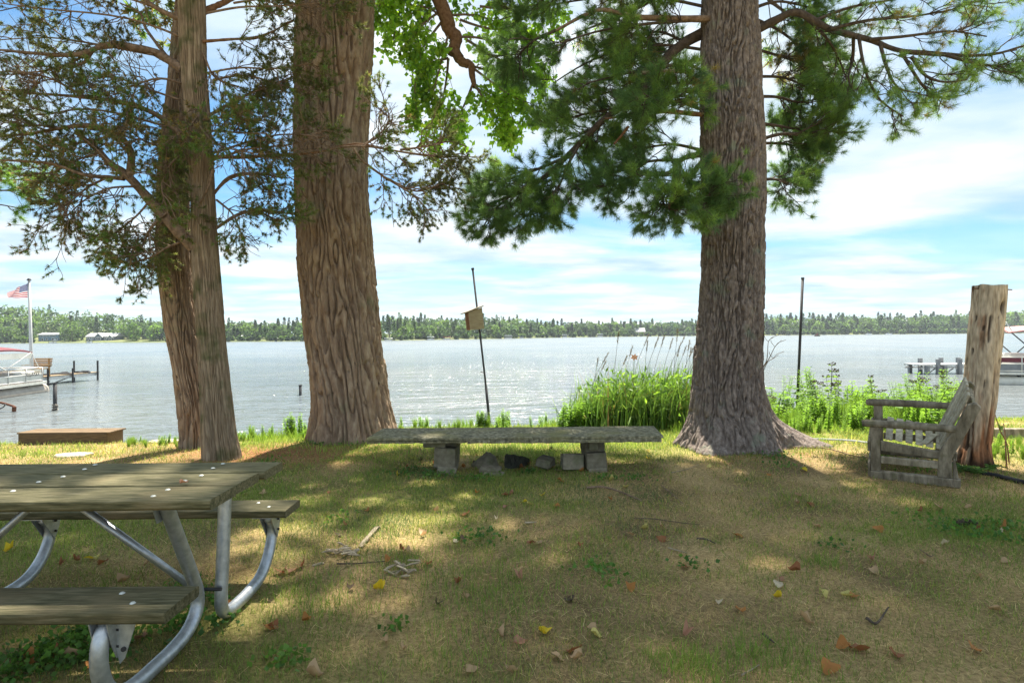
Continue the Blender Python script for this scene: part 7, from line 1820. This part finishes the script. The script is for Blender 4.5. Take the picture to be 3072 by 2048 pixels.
def fallen_leaves():
    rng = np.random.default_rng(91)
    A = lambda x, y: (800 + x / 2.138, 1400 + y / 2.138)
    B = lambda x, y: (1900 + x / 2.007, 1350 + y / 2.007)
    D = lambda x, y: (x / 2.214, 1340 + y / 2.214)
    Lf = []
    for f, l in ((A, [(835, 65, 'y', 5.5), (1345, 175, 'o', 5), (1770, 190, 'y', 6), (1650, 235, 'y', 5), (1690, 250, 'l', 5), (705, 800, 'y', 6.5), (1765, 1075, 'y', 7), (775, 615, 'o', 5.5), (1525, 190, 'b', 7), (1570, 185, 'p', 5), (1530, 270, 'p', 5), (1855, 262, 'o', 6), (1885, 100, 'o', 7), (2210, 95, 'l', 6), (2300, 140, 'l', 6), (2210, 220, 'o', 5), (1280, 310, 'b', 8), (650, 290, 'o', 5), (510, 385, 'b', 5), (1015, 445, 't', 6), (870, 545, 'b', 5), (910, 555, 't', 5), (110, 695, 'b', 8), (160, 680, 'p', 7), (232, 645, 'b', 7.5), (205, 750, 't', 5), (1040, 632, 'b', 6), (1240, 750, 'b', 5), (1630, 728, 'p', 7), (1270, 850, 't', 5.5), (1090, 900, 'd', 6), (1945, 865, 'd', 6), (250, 1000, 'o', 5), (30, 1050, 'o', 6), (62, 1056, 't', 4), (1500, 1095, 't', 5), (1625, 1140, 'p', 6), (1865, 1240, 't', 6), (1980, 1190, 'b', 7), (1990, 1245, 't', 6), (2080, 1050, 't', 4.5), (2110, 1095, 'l', 5), (1325, 1320, 't', 5), (1575, 1335, 't', 5), (300, 1362, 't', 6.5), (765, 1140, 't', 4.5), (880, 1190, 't', 4.5), (2335, 800, 'o', 6.5), (2335, 445, 't', 6), (540, 790, 'd', 5), (460, 445, 'd', 5), (1745, 500, 't', 6), (1705, 500, 'b', 6), (2000, 515, 'b', 5), (1210, 485, 'w', 4), (1475, 348, 'w', 4), (1080, 290, 't', 4.5), (1260, 475, 'd', 5), (400, 175, 'b', 5)]),
                 (B, [(1030, 128, 'y', 8), (455, 105, 'l', 5), (60, 482, 'l', 5), (865, 900, 'y', 4.5), (1145, 882, 'l', 5), (1270, 888, 'l', 6), (1325, 892, 'o', 5), (90, 15, 'l', 6), (90, 55, 'y', 5), (685, 155, 't', 5), (990, 278, 'p', 6), (1070, 345, 'b', 7), (1100, 470, 't', 5), (1480, 490, 'o', 7), (1860, 367, 't', 9), (2015, 357, 't', 5), (160, 470, 't', 5), (165, 545, 'b', 6), (625, 525, 'o', 6.5), (305, 715, 'b', 5.5), (965, 737, 'b', 6.5), (888, 795, 'p', 5), (870, 825, 'w', 5.5), (1440, 675, 'p', 7), (1460, 745, 't', 5.5), (1740, 697, 't', 6), (1885, 570, 'w', 5), (2080, 482, 'b', 6), (2235, 492, 'o', 8.5), (2205, 505, 'w', 5), (2235, 680, 't', 5), (2075, 772, 't', 4.5), (640, 975, 'o', 6), (1040, 1045, 't', 7), (505, 930, 'w', 4.5), (310, 1125, 'p', 7), (1250, 1195, 'o', 6.5), (1345, 1218, 'b', 8), (1565, 1240, 'b', 7), (2050, 1215, 'o', 6), (2165, 975, 't', 5), (1165, 1335, 'o', 8), (1725, 375, 'b', 5), (985, 330, 't', 5), (820, 158, 'o', 4.5), (1450, 190, 't', 5)]),
                 (D, [(190, 1445, 'o', 6), (375, 1408, 'b', 6.5), (480, 1422, 't', 7), (430, 1402, 't', 5), (920, 1290, 'p', 6), (55, 702, 'y', 6.5), (600, 755, 'y', 6), (655, 745, 'l', 5), (690, 782, 'b', 5.5), (970, 793, 't', 5), (830, 903, 't', 6), (1525, 1065, 'o', 6), (1780, 1218, 'b', 6), (510, 770, 'b', 5), (400, 795, 'b', 5), (290, 1440, 't', 5), (610, 1470, 'o', 4), (1880, 128, 'p', 5), (1740, 318, 't', 5.5), (1630, 322, 't', 4.5)])):
        for x, y, c, s in l: Lf.append((*f(x, y), c, s))
    HERO = {(705, 800): 'yellow heart shaped leaf standing in the grass right of the rotten wood shards', (1765, 1075): 'large bright yellow leaf low in the middle foreground', }
    pool = {}
    def mesh_for(c, v):
        if (c, v) not in pool:
            o = leaf_mesh(hash((ord(c), v)) % 1000, (0.25, 0.8, 1.2, 0.5)[v], LC[c][0]); pool[(c, v)] = o.data; COL.objects.unlink(o); bpy.data.objects.remove(o)
        return pool[(c, v)]
    hero = {(round(A(705, 800)[0]), round(A(705, 800)[1])): 'yellow heart shaped leaf lying right of the rotten wood shards',
            (round(A(1765, 1075)[0]), round(A(1765, 1075)[1])): 'large bright yellow leaf low in the middle foreground',
            (round(B(1030, 128)[0]), round(B(1030, 128)[1])): 'yellow leaf alone on the lawn below the pine roots',
            (round(B(1860, 367)[0]), round(B(1860, 367)[1])): 'large tan leaf on the lawn below the wooden armchair',
            (round(B(2235, 492)[0]), round(B(2235, 492)[1])): 'big orange leaf at the right edge beside the pine cone',
            (round(B(1165, 1335)[0]), round(B(1165, 1335)[1])): 'curled orange leaf at the very bottom right of centre',
            (round(D(55, 702)[0]), round(D(55, 702)[1])): 'yellow leaf at the left edge behind the picnic bench leg',
            (round(D(600, 755)[0]), round(D(600, 755)[1])): 'yellow leaf under the picnic table near its diagonal brace',
            (round(A(775, 615)[0]), round(A(775, 615)[1])): 'orange leaf at the right end of the dark twig',
            (round(A(1630, 728)[0]), round(A(1630, 728)[1])): 'curled pinkish brown leaf in the middle of the lawn'}
    for px, py, c, s in Lf:
        b = ground_pt(px, py); v = int(rng.integers(4))
        o = bpy.data.objects.new('fallen_leaf', mesh_for(c, v)); COL.objects.link(o)
        sc = s / 100 * 1.15
        o.location = (b[0], b[1], b[2] + 0.012); o.scale = (sc, sc, sc); o.rotation_euler = (rng.uniform(-0.5, 0.5), rng.uniform(-0.4, 0.4), rng.uniform(0, 6.28))
        k = (round(px), round(py)); nm = LC[c][1]
        o['category'] = 'leaf'
        if k in hero: o['label'] = hero[k]
        else:
            
            if py < 1480 and 1000 < px < 1960: z = 'just in front of the slab bench'
            elif px < 560: z = 'beside or under the picnic table'
            elif px < 960: z = 'between picnic table and wood shards' if py > 1560 else 'behind the picnic table right end'
            elif px < 1280: z = 'near the rotten wood shards' if py < 1760 else 'low in the left middle foreground'
            elif px < 1700: z = 'in the middle of the lawn' if py < 1760 else 'low in the middle foreground'
            elif px < 2150: z = 'right of the middle on the lawn' if py < 1760 else 'low in the foreground right of the middle'
            elif px < 2620: z = 'on the lawn between pine and armchair' if py < 1640 else 'in the right foreground below the pine'
            else: z = 'on the lawn before the wooden armchair' if py < 1640 else 'in the far right foreground'
            o['label'] = f'small {nm} fallen leaf {z}'; o['group'] = f'{nm} leaves {z}'
    for k in range(46):                      # litter under the bench
        x = rng.uniform(1180, 1900); b = ground_pt(x, rng.uniform(1375, 1425) if rng.random() < 0.8 else rng.uniform(1340, 1375))
        c = 'bbptdo'[int(rng.integers(6))]
        o = bpy.data.objects.new('fallen_leaf', mesh_for(c, int(rng.integers(4)))); COL.objects.link(o)
        sc = rng.uniform(0.035, 0.07); o.location = (b[0], b[1], b[2] + 0.012); o.scale = (sc,) * 3; o.rotation_euler = (rng.uniform(-0.6, 0.6), rng.uniform(-0.5, 0.5), rng.uniform(0, 6.28))
        z = 'left half' if x < 1540 else 'right half'
        o['category'] = 'leaf'; o['label'] = f'{LC[c][1]} leaf in the litter under the {z} of the slab bench'; o['group'] = f'{LC[c][1]} litter leaves under the {z} of the bench'
    o = bpy.data.objects.new('fallen_leaf', mesh_for('p', 1)); COL.objects.link(o)
    p = P(552, 1438, 2.62); o.location = (p[0], 2.62, 0.786); o.scale = (0.04,) * 3; o.rotation_euler = (0.1, 0, 1.0)
    tag(o, 'small curled brown leaf lying on the picnic table top', 'leaf')
fallen_leaves()

M['splinter'] = noise_mat('splinter', [(0.3, (0.22, 0.17, 0.11)), (0.7, (0.42, 0.35, 0.25))], 14, (1, 1, 1), 6, 0.9, 0.4, rnd=12)
def sticks():
    rng = np.random.default_rng(14)
    S = [([(1760, 1470), (1810, 1468), (1860, 1482), (1925, 1510)], 0.012, 'bark_limb', 'long bent mossy branch on the lawn below the right bench stack'),
         ([(1902, 1560), (1960, 1562), (2030, 1572), (2098, 1580)], 0.005, 'dry_stem', 'long thin dark twig right of centre on the lawn'),
         ([(1010, 1698), (1080, 1697), (1155, 1690)], 0.005, 'bark_dark', 'thin dark twig lying before the rotten wood shards'),
         ([(1985, 1462), (2020, 1490), (2050, 1518)], 0.006, 'bark_limb', 'curved twig right of the bent mossy branch'),
         ([(2015, 1422), (2060, 1412), (2095, 1398)], 0.005, 'splinter', 'straw coloured twig on the lawn below the pine roots'),
         ([(2005, 1650), (2060, 1665)], 0.005, 'splinter', 'short straight pale twig right of centre on the lawn'),
         ([(2090, 1622), (2120, 1625), (2145, 1637)], 0.007, 'bark_dark', 'short dark broken twig right of centre on the lawn'),
         ([(2600, 1865), (2630, 1880), (2665, 1832)], 0.008, 'bark_dark', 'dark clod of bark in the mown grass at lower right'),
         ([(2760, 1655), (2790, 1675), (2800, 1672)], 0.005, 'bark_limb', 'forked little twig on the lawn below the armchair'),
         ([(2225, 2035), (2260, 2015), (2278, 2003)], 0.004, 'splinter', 'pale grass straw at the very bottom right of centre'),
         ([(2290, 1912), (2305, 1925), (2322, 1938)], 0.007, 'bark_dark', 'black stub of twig at lower right'),
         ([(1575, 1575), (1610, 1573)], 0.008, 'splinter', 'short pale stick in the sunny patch right of centre'),
         ([(2360, 1345), (2480, 1350), (2560, 1372), (2640, 1395)], 0.008, 'bark_limb', 'long grey twig between the pine roots and the armchair')]
    for pts, r, mat, lab in S:
        p = [ground_pt(*q) for q in pts]
        p = np.array(p) + [0, 0, r + 0.012]
        c = curve(p, 14) if len(p) > 2 else p
        o = MB().tube(c - p[0], [r, r * 0.5], 6).build('twig', M[mat], None); o.location = p[0]
        tag(o, lab, 'twig')
    for (px, py), n, sp, ang, lab in (((1040, 1665), 16, 0.10, 0.3, 'left pile of pale rotten wood shards on the lawn'), ((1195, 1717), 14, 0.08, 0.05, 'right pile of pale rotten wood shards on the lawn')):
        b = ground_pt(px, py); t = thing('wood_shards', lab, 'wood', b, 'rotten wood shard piles')
        for k in range(n):
            a = ang + rng.normal() * 0.55; L_ = rng.uniform(0.05, 0.13); c = b + np.array([rng.normal() * sp * 0.8, rng.normal() * sp * 0.6, 0.015 + 0.004 * k * rng.random()])
            MB().box(c, (L_, 0.018, 0.010), rotxyz(rng.normal() * 0.3, rng.normal() * 0.25, a), taper=0.5).build('shard', M['splinter'], t, bevel=0.003, jitter=0.002)
    a, b = ground_pt(1080, 1645), ground_pt(1138, 1580)
    o = MB().box((0, 0, 0), (np.linalg.norm(b - a), 0.035, 0.018), taper=0.7).build('wood_strip', M['splinter'], None, bevel=0.004, jitter=0.003)
    o.location = (a + b) / 2 + [0, 0, 0.018]; o.rotation_euler = (0, 0, math.atan2(b[1] - a[1], b[0] - a[0]))
    tag(o, 'long pale strip of rotten wood above the left shard pile', 'wood')
    # pine cone at the right
    b = ground_pt(2900, 1580); t = thing('pine_cone', 'dark pine cone in the grass at the right edge', 'pine cone', b)
    m = MB()
    for k in range(60):
        u = k / 60; a = k * 2.4; r = 0.026 * math.sin(math.pi * (0.15 + 0.8 * u))
        c = b + np.array([-0.075 + 0.15 * u, r * math.cos(a), 0.03 + r * math.sin(a)])
        m.box(c, (0.016, 0.014, 0.006), rotxyz(a, 0.5, 0.0), taper=0.5)
    m.build('scale', M['bark_dark'], t)
    MB().tube([b + [-0.075, 0, 0.03], b + [0, 0, 0.03], b + [0.075, 0, 0.03]], [0.012, 0.018, 0.008], 8).build('core', M['bark_dark'], t)
sticks()

# ------------------------------------------------------------------ haze
def haze():
    m, nt, N, L = new_mat('haze')
    out = N('ShaderNodeOutputMaterial'); v = N('ShaderNodeVolumePrincipled'); L(v.outputs[0], out.inputs['Volume'])
    v.inputs['Color'].default_value = (0.80, 0.90, 1.0, 1); v.inputs['Density'].default_value = 0.00020; v.inputs['Anisotropy'].default_value = 0.2
    o = MB().box((0, 600, 19), (3400, 1500, 46)).build('haze', m, None); o['kind'] = 'stuff'
    o['label'] = 'thin pale summer haze over the lake'; o['category'] = 'haze'
haze()
